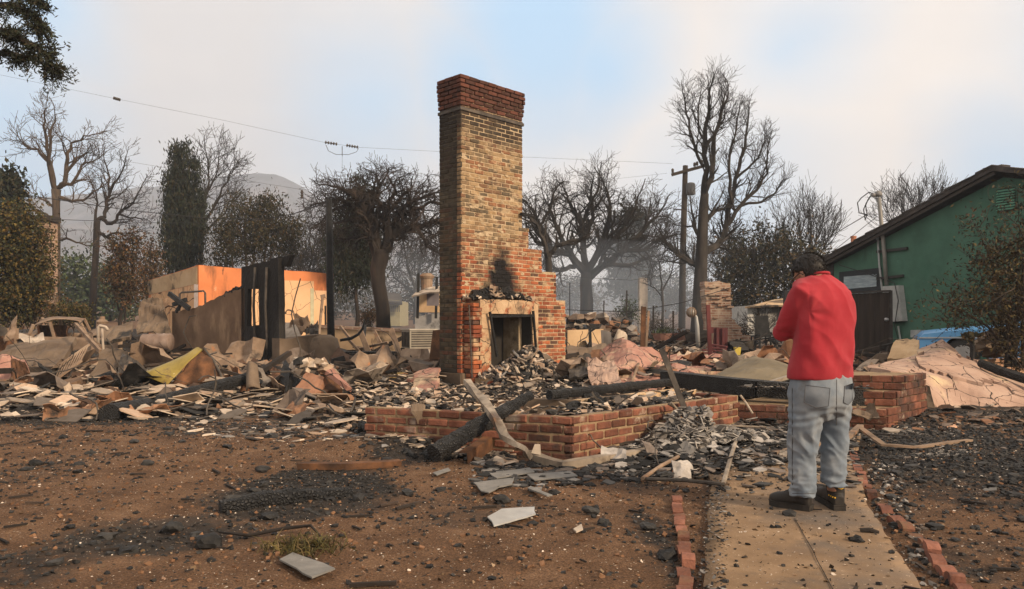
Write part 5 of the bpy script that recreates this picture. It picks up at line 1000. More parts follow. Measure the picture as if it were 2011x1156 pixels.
mb = MB(); mb.plate([P(745, 620, D - .02), P(745, 602, D - .02), P(755, 602, D - .02), P(755, 620, D - .02)], V((0, .03, 0))); fixn(mb.build('window', M['glass_frost'], hs2))
sheet_thing('pink_slab', 'pink stucco slab left of the chimney foot', 'slab', [(805, 772, 11.6), (858, 774, 11.5), (862, 742, 12.2), (815, 745, 12.3)], 'shingle_pink', 8, 5, .06, .06, 2, 31, rg=.03)
sheet_thing('pink_slab', 'upper pink stucco sheet sloping beside the chimney foot', 'slab', [(800, 745, 12.6), (858, 738, 12.3), (866, 722, 12.9), (822, 726, 13.2)], 'shingle_pink', 8, 5, .05, .05, 2, 32, rg=.03)
sheet_thing('white_slab', 'whitish broken sheet at the foot of the pink slabs', 'slab', [(797, 781, 11.3), (852, 782, 11.2), (848, 764, 11.7), (812, 762, 11.8)], 'white_sheet', 6, 4, .03, .05, 2, 33, rg=.03)
sheet_thing('rust_plate', 'dark rusty plate leaning on the chimney left side', 'panel', [(853, 780, 12.2), (866, 782, 12.2), (868, 745, 12.5), (857, 752, 12.5)], 'rust', 3, 4, .02, .02)
sheet_thing('rust_plate', 'maroon burnt door panel behind the chimney left edge', 'panel', [(843, 705, 15), (872, 705, 15), (874, 646, 15.2), (850, 648, 15.2)], 'rust', 3, 4, .03, .02)
# ------------------------------------------------------------------ middle ground right of the chimney
wm = thing('washing_machine', 'pale scorched appliance with buckled door', 'appliance', P(1212, 690, 17)); D = 17
mb = MB(); mb.plate([P(1187, 688, D), P(1185, 648, D), P(1200, 652, D - .2), P(1202, 690, D - .2)], V((0, .5, 0))); fixn(mb.build('casing', M['white_sheet'], wm))
mb = MB(); mb.sheet([P(1202, 688, D - .2), P(1238, 688, D + .1), P(1228, 652, D + .2), P(1214, 646, D)], 5, 5, .03, .06, 3); fixn(mb.build('door', M['white_sheet'], wm))
for k in range(3): mb = MB(); mb.bar(P(1206, 668 + k * 7, D - .25), P(1226, 662 + k * 7, D), .015, .02); fixn(mb.build('slot', M['rust'], wm))
mb = MB(); mb.bar(P(1262, 692, 16.5), P(1264, 602, 16.5), .10, .10); solo(mb, 'rusty_post', M['rust'], 'rust-brown square post right of the pale appliance', 'post')
mb = MB(); mb.bar(P(1268, 690, 16.9), P(1274, 610, 16.9), .05, .05); solo(mb, 'thin_post', M['rust_pale'], 'thin pale post behind the rust-brown post', 'post')
t, a, b_, c, d = stack('white_chimney', 'distant slim whitish chimney stub in the smoke', 1256, 1272, 545, 640, 36, 'white_sheet', .5)
mb = MB(); mb.bar(P(1160, 690, 19), P(1158, 640, 19), .07, .07); mb.bar(P(1158, 652, 19), P(1172, 642, 19), .05, .05); solo(mb, 'charred_post', M['char'], 'short charred post among rubble right of the chimney', 'post')
M['far_red'] = mat('far_red_debris', [(.3, (.12, .07, .05)), (.6, (.26, .17, .12)), (.8, (.40, .30, .23))], 1.5, rough=.95, bump=.5)
for i, (x, y, rx, ry, D, lb) in enumerate([(1150, 635, 38, 24, 26, 'heap of white roof sheets and bricks in the smoke'), (1215, 640, 30, 18, 28, 'dark rubble heap behind the pale appliance')]):
    rng = random.Random(300 + i); t = thing('rubble_heap', lb, 'rubble', P(x, y + ry, D)); s = D / F
    mb = MB()
    for k in range(70): d = rng.random() ** .5; q = P(x + rng.uniform(-1, 1) * rx, y + ry - rng.random() ** 1.6 * 1.6 * ry, D + rng.uniform(-.6, .6)); mb.chunk(q, rng.uniform(.15, .5), rng, .5)
    fixn(mb.build('rubble', M['plaster_mix'], t, kind='stuff')); mb = MB(); mb.sheet([P(x - rx * .6, y + 5, D - .5), P(x + rx * .7, y + 4, D - .5), P(x + rx * .5, y - ry * .8, D + .6), P(x - rx * .3, y - ry * .7, D + .6)], 6, 5, .03, .25, 1.5, None, i); fixn(mb.build('roof_sheet', M['white_sheet'] if i == 0 else M['metal_dark'], t))
lo_ = thing('low_wall', 'long low tan garden wall in the smoke right of the chimney', 'wall', P(1180, 690, 22)); mb = MB(); mb.plate([P(1115, 690, 21.5), P(1115, 648, 21.5), P(1185, 646, 22), P(1185, 690, 22)], V((0, .3, 0))); fixn(mb.build('wall', M['siding'], lo_))
sheet_thing('mattress_spring', 'flat rusty grid lying right of the chimney', 'debris', [(1115, 708, 15.5), (1190, 706, 15.5), (1192, 680, 16.2), (1115, 682, 16.2)], 'stucco_grey', 8, 5, .12, .1, 2, 41, rg=.03)
# fallen pink roofing
sheet_thing('roof_slab', 'large sagging pink roofing slab right of the chimney', 'roofing', [(1196, 752, 10.8), (1330, 752, 10.8), (1330, 690, 13.8), (1178, 686, 13.8)], 'shingle_pink', 18, 12, .06, .16, 1.1, 51, fn=lambda x, y: .16 * math.sin(5 * x) * y, rg=.02)
sheet_thing('roof_slab', 'tan broken roof edge piece leaning by the hearth rubble', 'roofing', [(1160, 752, 10.9), (1222, 752, 10.6), (1204, 700, 11.9), (1150, 702, 12.3)], 'stucco_slab', 10, 8, .06, .12, 1.6, 52, rg=.04)
sheet_thing('roof_slab', 'dark maroon roofing flap next to the chimney foot', 'roofing', [(1116, 740, 11.8), (1172, 742, 11.4), (1162, 706, 12.6), (1120, 712, 12.8)], 'metal_dark', 8, 6, .03, .16, 1.8, 53, rg=.04)
sheet_thing('roof_slab', 'long flat pink roofing piece behind the charred timber', 'roofing', [(1320, 738, 11.5), (1470, 730, 11.8), (1450, 702, 14), (1310, 700, 14)], 'shingle_pink', 14, 8, .06, .16, 1.0, 54, rg=.03)
M['tarp'] = mat('olive_roofing', [(.3, (.10, .082, .055)), (.6, (.17, .14, .095)), (.8, (.24, .20, .14))], 1.4, 9, rough=.9, bump=.4, over=[((.05, .045, .04), 2.5, .6, .7)])
sheet_thing('roof_panel', 'dark olive roofing panel on the charred timber', 'roofing', [(1395, 738, 9.9), (1530, 750, 9.6), (1568, 720, 10.6), (1478, 698, 11.6)], 'tarp', 12, 9, .05, .08, 1.4, 55, fn=lambda x, y: .12 * math.sin(3.1 * x) * math.sin(3.1 * y), smooth=False)
mb = MB(); mb.bar(P(1510, 752, 9.45), P(1560, 736, 9.9), .06, .04); solo(mb, 'lath', M['metal_pale'], 'pale lath along the edge of the olive roofing', 'lath')
# big charred timber across the steps
mb = MB(); pts = [P(1308, 742, 10.3), P(1360, 748, 9.9), P(1420, 755, 9.55), P(1490, 762, 9.2), P(1560, 768, 9.0), P(1640, 775, 8.85), P(1728, 786, 8.8)]
for a, c in zip(pts, pts[1:]): mb.bar(a, c + (c - a) * .02, .22, .19)
tag(fixn(mb.build('charred_timber', M['char'], None, pts[2])), 'thick charred timber lying across behind the man', 'timber')
# second brick chimney with fireplace
D = 23; k2 = thing('brick_chimney', 'short leaning pale brick chimney with small fireplace near the green house', 'chimney', P(1430, 690, D))
M['pale_brick'] = coursed('pale_brick', (.20, .095, .06), (.32, .20, .13), (.40, .31, .23), mort=(.34, .29, .23))
def lump(name, poly, dep, off=0.0, m='pale_brick', par=k2): mb = MB(); mb.plate(rag([P(x, y, D + off) for x, y in poly], .025, .09, len(poly)), V((0, dep, 0))); return fixn(mb.build(name, M[m], par))
lump('shaft', [(1391, 648), (1384, 552), (1412, 551), (1434, 556), (1437, 642)], .6, .2); lump('shoulder', [(1398, 690), (1398, 628), (1436, 624), (1456, 642), (1456, 690)], .5, .05)
lump('hearth', [(1456, 690), (1456, 658), (1479, 660), (1479, 690)], .45, .1); mb = MB(); mb.plate([P(1444, 690, D + .02), P(1444, 663, D + .02), P(1455, 663, D + .02), P(1455, 690, D + .02)], V((0, .02, 0))); fixn(mb.build('firebox', M['stucco_black'], k2))
rng = random.Random(15); B2 = Bricks(.2, .08, .06, M['pale_brick'], 3)
for i in range(40): x = rng.choice([rng.uniform(1386, 1434), rng.uniform(1400, 1455)]); y = rng.uniform(560, 640) if x < 1434 and rng.random() < .6 else rng.uniform(645, 688); x = min(x, 1434) if y < 640 else max(x, 1400); B2.put(k2, P(x, y, D + (.17 if y < 640 else .02)), V((1, 0, 0)), 1)
# maroon fence panel, fallen slats, red post
mf = thing('maroon_fence', 'standing maroon corrugated fence panel by the small chimney', 'fence', P(1412, 695, 20)); D = 20
for i in range(6): x = 1396 + i * 5.6; mb = MB(); mb.plate([P(x, 695, D + .05 * (i % 2)), P(x, 642 + i * .4, D + .05 * (i % 2)), P(x + 5.2, 642 + i * .4, D + .05 * (i % 2)), P(x + 5.2, 695, D + .05 * (i % 2))], V((0, .03, 0))); fixn(mb.build('board', flat('maroon%d' % i, (.085, .022, .022), rough=.7), mf))
sl = thing('fallen_fence', 'fallen maroon slatted fence section', 'fence', P(1388, 702, 17)); mr_ = flat('maroon_slat', (.13, .035, .032), rough=.7)
for i in range(6): a = P(1352 + i * 9, 702 - i * 5.2, 16.6 + i * .22); b_ = P(1420 + i * 1.5, 704 - i * 4.6, 16.4 + i * .22); mb = MB(); mb.bar(a, b_, .1, .03); fixn(mb.build('slat', mr_, sl))
mb = MB(); mb.bar(P(1395, 706, 16), P(1390, 598, 16), .075, .075); solo(mb, 'red_post', mr_, 'thin upright maroon post before the small chimney', 'post')
lm = thing('garden_lamp', 'globe garden lamp on a grey post', 'lamp', P(1371, 682, 20)); mb = MB(); mb.tube([P(1371, 682, 20), P(1369, 640, 20), P(1367, 622, 20), P(1362, 615, 20)], [.06, .06, .045, .03], 8); mb.build('post', flat('lamp_grey', (.32, .32, .31), metal=.3), lm, smooth=True)
mb = MB(); c = P(1358, 613, 20); 
for k in range(6): th0 = k * math.pi / 6; mb.tube([c + V((math.cos(a) * .13 * math.cos(th0), math.cos(a) * .13 * math.sin(th0), math.sin(a) * .13)) for a in np.linspace(0, 6.283, 15)], .012, 4)
mb.build('cage', M['rust_pale'], lm); mb = MB(); mb.lathe(c - Z * .1, [(.03, 0), (.10, .03), (.115, .1), (.1, .16), (.03, .2)], 12); fixn(mb.build('globe', flat('lamp_glass', (.36, .33, .28), rough=.3), lm, smooth=True))
# white shed
sh = thing('garden_shed', 'small white garden shed with dark trim', 'shed', P(1505, 665, 28)); D = 28
mb = MB(); mb.plate([P(1468, 668, D), P(1468, 600, D), P(1545, 597, D), P(1545, 668, D)], V((0, 2, 0))); fixn(mb.build('wall', flat('shed_white', (.50, .49, .46), rough=.9, over=[((.12, .11, .10), .9, .5, .6)]), sh)); mb = MB(); mb.sheet([P(1463, 602, D - .3), P(1550, 598, D - .3), P(1550, 584, D + 2.2), P(1520, 588, D + 2.2)], 3, 3, .06); fixn(mb.build('roof', M['siding'], sh))
for k in range(8): mb = MB(); mb.bar(P(1468, 606 + k * 8, D - .02), P(1486, 606 + k * 8, D - .02), .02, .015); mb.build('siding_board', flat('shed_line%d' % k, (.3, .3, .28)), sh)
for x in (1489, 1532): mb = MB(); mb.bar(P(x, 668, D - .03), P(x, 601, D - .03), .09, .05); fixn(mb.build('trim', M['pole'], sh))
# chairs, stool, bucket, tub, black post
def chair(label, px, py, D, back=True):
    t = thing('burnt_chair', label, 'chair', P(px, py, D)); b = P(px, py, D)
    mb = MB(); mb.box(b + V((0, .2, .45)), (.42, .42, .04)); fixn(mb.build('seat', M['char'], t))
    for dx in (-.19, .19):
        for dy in (0, .4): mb = MB(); mb.bar(b + V((dx * 1.15, dy, 0)), b + V((dx, dy, .45)), .035, .035); fixn(mb.build('leg', M['char'], t))
    if back: mb = MB(); mb.plate([b + V((-.2, .4, .45)), b + V((-.16, .46, .95)), b + V((.16, .46, .95)), b + V((.2, .4, .45))], V((0, .03, 0))); fixn(mb.build('backrest', M['char'], t))
chair('dark burnt wooden chair just left of the man', 1508, 692, 19.5); chair('dark burnt stool left of the burnt chair', 1499, 693, 20.4, False)
mb = MB(); mb.lathe(P(1448, 697, 16.5), [(.07, 0), (.09, .16), (.095, .17)], 4); solo(mb, 'yellow_bucket', flat('bucket_yellow', (.55, .42, .08)), 'small yellow box on the ground near the small chimney', 'bucket')
mb = MB(); mb.lathe(P(1466, 692, 20.5), [(.16, 0), (.2, .3), (.21, .32), (.17, .32)], 14); solo(mb, 'garden_pot', M['metal_dark'], 'dark pot beside the small chimney hearth', 'pot')
mb = MB(); mb.lathe(P(1370, 676, 23), [(.3, 0), (.4, .3), (.42, .34)], 16); solo(mb, 'garden_pot', M['metal_dark'], 'wide dark tub left of the garden lamp', 'pot')
for i, (x, D) in enumerate([(1300, 24), (1342, 24)]):
    t = thing('flower_pot', ['terracotta pot with green plant in the distance', 'terracotta pot with wilted plant near the lamp'][i], 'pot', P(x, 668, D)); mb = MB(); mb.lathe(P(x, 668, D), [(.22, 0), (.33, .2), (.35, .22)], 14); fixn(mb.build('pot', M['shingle_pink'], t)); mb = MB(); rng = random.Random(i); leaves(mb, [P(x + rng.gauss(0, 8), 655 + rng.gauss(0, 4), D) for k in range(20)], 10, .06, .1, rng); mb.build('foliage', M['leaf_far' if i == 0 else 'leaf_brown'], t)
mb = MB(); mb.bar(P(1544, 700, 15), P(1544, 570, 15), .09, .09); solo(mb, 'black_post', flat('black_steel', (.012, .013, .015), rough=.5), 'black square post just left of the man', 'post')
for i, (x0, x1, yt, D) in enumerate([(1230, 1231, 570, 30), (1282, 1283, 600, 26), (1322, 1322, 610, 25), (860, 861, 560, 30), (640, 639, 600, 24), (1140, 1141, 560, 34), (1185, 1186, 590, 33), (1118, 1119, 555, 36)]):
    mb = MB(); mb.bar(P(x0, 690, D), P(x1, yt, D), .05, .05); solo(mb, 'fence_stake', M['bark_burnt'], ['thin stake beside the white chimney stub', 'thin stake right of the rust-brown post', 'thin stake left of the garden lamp', 'thin stake at the chimney left edge', 'thin stake right of the charred post', 'thin stake in smoke right of chimney shoulder', 'thin stake left of the white chimney stub', 'thin stake nearest the chimney shoulder'][i], 'stake', group='thin stakes in the middle distance')
# ------------------------------------------------------------------ green house on the right
HW = V((10.1, 24.0, 0)); hd_ = V((.302, -.953, 0)).normalized(); hn = V((-hd_.y, hd_.x, 0)) * -1      # wall runs from far left end toward the camera ; normal to the left
if hn.x > 0: hn = -hn
def pg(px, py, off=0.0): return RP(px, py, HW + hn * off, hn)
gh = thing('green_house', 'green stucco house with dark low gable roof', 'house', V((HW.x, HW.y, slope(22) - .1)))
gb = slope(22) - .15
def dn(p, z=gb): return V((p.x, p.y, z))
RIDGE_S = 5.83; rz = 4.86; ez = 3.22
def hw(s, z, off=0.0): q = HW + hd_ * s + hn * off; return V((q.x, q.y, z))
M['green'] = mat('green_stucco', [(.25, (.038, .094, .066)), (.5, (.056, .134, .095)), (.8, (.076, .17, .124))], 1.4, 12, rough=.95, bump=.5, bscale=45, over=[((.035, .11, .075), .6, .56, .74), ((.08, .19, .145), 2.5, .62, .76), ((.03, .05, .04), 1.2, .60, .74, (1, 1, .25))])
mb = MB(); mb.plate([hw(0, gb), hw(0, ez - .12), hw(RIDGE_S, rz - .12), hw(RIDGE_S * 2, ez - .12), hw(RIDGE_S * 2, gb)], -hn * 7); fixn(mb.build('wall', M['green'], gh))
M['roof_dark'] = mat('dark_shingle', [(.3, (.028, .024, .022)), (.6, (.055, .047, .042)), (.8, (.09, .075, .065))], 3, 8, rough=.95, bump=.8, bscale=12, dist=.04)
for sgn in (0, 1):
    a = hw(-.55, ez - .22 + .0, .35) if sgn == 0 else hw(RIDGE_S * 2 + .55, ez - .22, .35); c = hw(RIDGE_S, rz + .02, .35)
    mb = MB(); q = [a, c, c - hn * 7.8, a - hn * 7.8]
    if sgn: q = q[::-1]
    mb.plate(q, Z * .13); rf = fixn(mb.build('roof', M['roof_dark'], gh))
    n = 14
    if sgn == 0:
        for k in range(n): p0 = a.lerp(c, k / n) + hn * .02; p1 = a.lerp(c, (k + 1) / n) + hn * .02; mb = MB(); mb.plate([p0 + Z * .125, p1 + Z * .10, p1 + Z * .10 - hn * .5, p0 + Z * .125 - hn * .5], Z * (.035 + .012 * (k % 3))); fixn(mb.build('shingle', M['roof_dark'], rf))
mb = MB(); a = hw(-.5, ez - .30, .28); c = hw(RIDGE_S, rz - .06, .28); mb.plate([a, a + Z * .16, c + Z * .16, c], -hn * .04); fixn(mb.build('bargeboard', flat('brown_trim', (.06, .05, .042)), gh))
mb = MB(); a = hw(RIDGE_S * .5, (ez + rz) / 2); mb.box(hw(RIDGE_S - .35, rz + .18, -.2), (.5, .3, .08), Matrix.Rotation(-1.2, 3, 'Z')); fixn(mb.build('ridge_tile', M['roof_dark'], gh))
# gable vent
vt = [(1957, 372), (1992, 367), (1994, 412), (1959, 416)]
mb = MB(); mb.plate([pg(x, y, .03) for x, y in vt], -hn * .03); ve = fixn(mb.build('gable_vent', flat('vent_dark', (.010, .030, .022)), gh))
for k in range(8): f = (k + .5) / 8; mb = MB(); a = pg(1957.5, 373 + 42 * f, .05); c = pg(1992.5, 368.5 + 42 * f, .05); mb.bar(a, c, .06, .018, up=(Z + hn * .8)); fixn(mb.build('slat', flat('vent_slat%d' % k, (.10, .27, .19)), ve))
# window
wn = [(1648, 586), (1648, 534), (1730, 525), (1730, 584)]
mb = MB(); mb.plate([pg(x, y, .03) for x, y in wn], -hn * .03); wf = fixn(mb.build('window', flat('black_frame', (.018, .022, .026)), gh))
mb = MB(); mb.plate([pg(x, y, .045) for x, y in ((1657, 568), (1657, 543), (1721, 538), (1721, 562))], -hn * .012); fixn(mb.build('pane', M['glass_frost'], wf)); mb = MB(); mb.plate([pg(x, y, .045) for x, y in ((1657, 585), (1657, 575), (1721, 570), (1721, 583))], -hn * .012); fixn(mb.build('pane', M['glass_frost'], wf))
mb = MB(); a = hw(.0, ez - .35, .03); mb.plate([hw(-.5, ez - .3, .3), hw(-.5, ez - .75, .25), hw(.02, ez - .75, .02), hw(.02, ez - .12, .02)], -hn * .5); fixn(mb.build('eave_box', M['roof_dark'], gh))
# service mast with weatherhead, conduit, brackets, meter box
ms = thing('service_mast', 'grey service mast with curved weatherhead on the green house', 'mast', pg(1742, 560, .1))
mb = MB(); mb.tube([pg(1741, 560, .12), pg(1737, 500, .12), pg(1730, 430, .12), pg(1726, 388, .12)], .055, 10); mb.build('pipe', flat('mast_grey', (.22, .21, .19), rough=.6, metal=.3), ms, smooth=True)
mb = MB(); q = pg(1725, 383, .12); mb.lathe(q - Z * .04, [(.065, 0), (.10, .02), (.11, .08), (.08, .14), (.03, .17)], 12); mb.lathe(q + V((-.09, 0, .02)), [(.05, 0), (.06, .06), (.03, .12)], 10, V((-1, 0, -.4))); fixn(mb.build('weatherhead', flat('mast_cap', (.20, .19, .18), rough=.6), ms, smooth=True))
for (ya, yb, ys) in ((490, 487, 1782), (543, 541, 1774)): mb = MB(); mb.bar(pg(1722, ya + 4, .06), pg(ys, yb, .06), .05, .07); fixn(mb.build('bracket', flat('bracket%d' % ya, (.03, .028, .026)), ms))
for i, (dx, dy) in enumerate(((-38, 15), (-26, 28), (-22, 20))):
    mb = MB(); q = pg(1722, 383, .14); e = pg(1722 + dx, 383 + dy, .3); mb.tube([q, q.lerp(e, .4) + Z * .18, q.lerp(e, .8) + Z * .1, e, e + V((.05, 0, -.3)), pg(1703, 421, .3)], .016, 5); mb.build('wire_loop', M['wire'], ms)
mb = MB(); mb.tube([pg(1724, 470, .06), pg(1727, 520, .06), pg(1733, 572, .06)], .03, 7); mb.lathe(pg(1723, 470, .06), [(.04, 0), (.04, .1)], 8); mb.build('conduit', flat('conduit', (.36, .38, .38), metal=.3), ms)
mt = thing('meter_box', 'pale grey electric meter box on the green wall', 'meter box', pg(1752, 632, .1)); mb = MB(); mb.plate([pg(x, y, .2) for x, y in ((1735, 632), (1733, 562), (1764, 560), (1772, 630))], -hn * .19); fixn(mb.build('cabinet', flat('meter_grey', (.36, .37, .36), rough=.6), mt))
mb = MB(); mb.plate([pg(x, y, .21) for x, y in ((1755, 628), (1751, 565), (1763, 563), (1770, 626))], -hn * .008); fixn(mb.build('door', flat('meter_door', (.33, .34, .33), rough=.6), mt)); mb = MB(); mb.lathe(pg(1745, 580, .2), [(.09, 0), (.09, .06), (.06, .1)], 14, hn); fixn(mb.build('meter_dial', flat('dial', (.16, .16, .15), rough=.3), mt))
mb = MB(); mb.tube([pg(1700, 530, .1), pg(1735, 548, .1), pg(1757, 556, .22), pg(1764, 590, .23), pg(1757, 640, .2), pg(1764, 665, .1)], .012, 5); mb.build('cable', M['wire'], mt)
mb = MB(); mb.tube([pg(1648, 520, .15), pg(1690, 533, .15), pg(1735, 548, .12)], .012, 5); solo(mb, 'cable', M['wire'], 'slack cable drooping over the house window', 'cable')
# little wall box, vent pipe on roof
mb = MB(); mb.plate([pg(x, y, .16) for x, y in ((1788, 662), (1788, 648), (1809, 647), (1809, 661))], -hn * .15); solo(mb, 'vent_box', flat('vent_box', (.33, .35, .35)), 'small grey vent box low on the green wall', 'box')
mb = MB(); q = P(1676, 480, 26); mb.lathe(q, [(.085, 0), (.085, .22), (.10, .23), (.10, .29), (.05, .29)], 12); solo(mb, 'vent_pipe', flat('terracotta', (.42, .17, .09)), 'terracotta vent pipe on the green house roof', 'vent pipe')
mb = MB(); mb.tube([pg(1764, 640, .05), pg(1772, 690, .05)], .025, 6); solo(mb, 'ground_pipe', flat('pipe_white', (.4, .42, .4)), 'thin pale pipe below the meter box', 'pipe')
# wooden gate
gt = thing('wooden_gate', 'dark brown wooden board gate beside the green house', 'gate', P(1712, 700, 20)); D = 20
xs_ = np.linspace(1655, 1748, 10)
for i in range(9): mb = MB(); off = .012 * (i % 2); mb.plate([P(xs_[i], 706, D + off), P(xs_[i], 577 - i * .4, D + off), P(xs_[i + 1] - .5, 577 - i * .4, D + off), P(xs_[i + 1] - .5, 706, D + off)], V((0, .03, 0))); fixn(mb.build('board', mat('gate_wood%d' % i, [(.3, (.022, .016, .013)), (.6, (.042, .030, .023)), (.8, (.065, .046, .036))], 3, rough=.9, bump=.5, stretch=(3, 3, .3)), gt))
mb = MB(); mb.bar(P(1655, 575, D - .01), P(1749, 571, D - .01), .06, .05); fixn(mb.build('top_rail', M['roof_dark'], gt)); mb = MB(); mb.bar(P(1750, 706, D), P(1749, 570, D), .07, .07); fixn(mb.build('gate_post', M['roof_dark'], gt))
mb = MB(); mb.lathe(P(1740, 627, D - .01), [(.05, 0), (.05, .02), (.025, .05), (.04, .07), (.02, .1)], 12, V((0, -1, 0))); fixn(mb.build('latch', flat('steel', (.45, .45, .45), rough=.3, metal=.8), gt))
# ------------------------------------------------------------------ blue car
D = 16.0; bc = thing('blue_car', 'light blue old car parked along the green wall', 'car', V((P(1900, 640, D).x, D, slope(D))))
M['blue'] = mat('blue_paint', [(.3, (.065, .20, .40)), (.6, (.085, .26, .50)), (.8, (.11, .31, .56))], 1.5, rough=.35, bump=.05, spec=.5, over=[((.25, .28, .30), 3, .62, .75)])
dirc = V((.90, -.43, 0)).normalized(); nose = P(1802, 668, D); sidev = V((.43, .90, 0)).normalized(); gz0 = slope(D) + .05
def cpos(l, w_, z): return V((nose.x, nose.y, 0)) + dirc * l + sidev * w_ + Z * (gz0 + z)
prof = [(0, .42), (.0, .62), (.12, .74), (.6, .80), (1.35, .86), (1.75, .88)]
def body(w0, w1):
    mb = MB(); low = []
    out_ = [(0, .36)] + prof + [(3.9, .92), (4.4, .84), (4.45, .4)]
    # wheel arches
    def arch(cx): return [(cx + .37 * math.cos(a), .34 + .37 * math.sin(a)) for a in np.linspace(0, math.pi, 9)]
    poly = out_ + [(4.0, .30)] + arch(3.55) + [(2.9, .24), (1.3, .24)] + arch(.82) + [(.3, .30)]
    mb.plate([cpos(l, w0, z) for l, z in poly], sidev * (w1 - w0)); return mb
fixn(body(0, .06).build('fender_side', M['blue'], bc)); fixn(body(1.6, 1.66).build('fender_side', M['blue'], bc))
mb = MB(); hp = prof + [(3.9, .92), (4.4, .84)]
rows_ = []
for l, z in [(-.02, .40)] + hp:
    for w_, dz in ((.03, 0), (.14, .035), (.5, .055), (.85, .065), (1.2, .055), (1.55, .035), (1.64, 0)): mb.v.append(tuple(cpos(l, w_, z + (dz if z > .45 else 0))))
for i in range(len(hp)):
    for k in range(6): q = i * 7 + k; mb.f.append((q, q + 1, q + 8, q + 7))
fixn(mb.build('hood', M['blue'], bc, smooth=True))
gl = mat('car_glass', [(.3, (.03, .035, .04)), (.7, (.06, .065, .07))], 3, rough=.08, bump=0, spec=.6)
for w_ in (.16, 1.5):
    mb = MB(); pts = [cpos(1.7, w_, .86), cpos(2.25, w_, 1.33), cpos(3.5, w_, 1.36), cpos(4.0, w_, .9)]
    for a, c in zip(pts, pts[1:]): mb.bar(a, c, .06, .05)
    mb.bar(cpos(2.9, w_, .88), cpos(2.85, w_, 1.35), .06, .05); fixn(mb.build('pillar', M['blue'], bc)); mb = MB(); mb.plate(pts, sidev * .01); fixn(mb.build('side_window', gl, bc))
mb = MB(); mb.plate([cpos(1.72, .2, .88), cpos(1.72, 1.46, .88), cpos(2.24, 1.46, 1.32), cpos(2.24, .2, 1.32)], dirc * .01); fixn(mb.build('windshield', gl, bc))
mb = MB(); mb.sheet([cpos(2.2, .14, 1.34), cpos(3.55, .14, 1.36), cpos(3.55, 1.52, 1.36), cpos(2.2, 1.52, 1.34)], 5, 5, .04, 0, 1, lambda x, y: .05 * math.sin(3.1 * y)); fixn(mb.build('roof', M['blue'], bc, smooth=True))
for l in (.82, 3.55):
    for w_ in (.02, 1.46):
        wl = MB(); c = cpos(l, w_, .32); wl.lathe(c, [(.20, 0), (.30, .0), (.32, .03), (.32, .15), (.3, .18), (.2, .18)], 22, sidev); wo_ = fixn(wl.build('wheel', flat('tyre%d%d' % (int(l), int(w_)), (.02, .02, .02), rough=.9), bc)); mb = MB(); mb.lathe(c - sidev * .005, [(.02, 0), (.19, .0), (.2, .02)], 18, sidev); fixn(mb.build('rim', flat('rim%d%d' % (int(l), int(w_)), (.3, .3, .3), metal=.6, rough=.4), wo_))
for w_ in (.25, 1.4): mb = MB(); mb.lathe(cpos(.02, w_, .6), [(.09, 0), (.1, .03), (.06, .06)], 14, -dirc); fixn(mb.build('headlight', flat('lens%d' % int(w_), (.12, .12, .12), rough=.15), bc))
mb = MB(); mb.bar(cpos(-.08, 0, .42), cpos(-.08, 1.66, .42), .1, .12); fixn(mb.build('bumper', flat('chrome', (.4, .4, .4), metal=.8, rough=.3), bc))
mb = MB(); mb.bar(cpos(.02, -.012, .66), cpos(3.9, -.012, .70), .012, .03); fixn(mb.build('side_trim', flat('trim_chrome', (.35, .4, .45), metal=.6, rough=.35), bc))
# ------------------------------------------------------------------ rubble slab heap on the right
sl_ = thing('stucco_sheet', 'big cracked pinkish stucco sheet draped over the steps at right', 'stucco', P(1850, 800, 10.4))
grid = [[(1703, 716, 10.6), (1760, 702, 11.6), (1800, 688, 12.2), (1850, 668, 12.2), (1885, 695, 11.8), (1945, 722, 11.6), (2060, 760, 11.4)],
        [(1706, 723, 10.2), (1765, 720, 10.6), (1812, 714, 10.9), (1860, 706, 11.2), (1915, 722, 11.0), (1980, 748, 10.8), (2080, 775, 10.8)],
        [(1760, 730, 9.9), (1806, 738, 10.1), (1850, 742, 10.4), (1900, 750, 10.5), (1950, 764, 10.4), (2010, 782, 10.3), (2090, 795, 10.3)],
        [(1817, 760, 9.9), (1826, 772, 9.9), (1860, 780, 10.1), (1905, 786, 10.2), (1950, 795, 10.1), (2010, 802, 10.1), (2090, 806, 10.1)],
        [(1830, 790, 9.8), (1842, 802, 9.8), (1870, 805, 10.0), (1910, 806, 10.1), (1955, 808, 10.05), (2010, 810, 10.1), (2090, 812, 10.1)]]
gp = [[P(*q) for q in r] for r in grid]; sub = 5; pts = []
nv = (len(gp) - 1) * sub; nu = (len(gp[0]) - 1) * sub
for j in range(nv + 1):
    fj = j / sub; j0 = min(len(gp) - 2, int(fj)); b_ = fj - j0; row = []
    for i in range(nu + 1):
        fi = i / sub; i0 = min(len(gp[0]) - 2, int(fi)); a = fi - i0
        p = (gp[j0][i0] * (1 - a) + gp[j0][i0 + 1] * a) * (1 - b_) + (gp[j0 + 1][i0] * (1 - a) + gp[j0 + 1][i0 + 1] * a) * b_
        row.append(p + Z * (.03 * mn.noise(p * 3) + .05 * mn.noise(p * 1.3)) + V((.02 * mn.noise(p * 9), .02 * mn.noise(p * 8 + V((5, 0, 0))), 0)))
    pts.append(row)
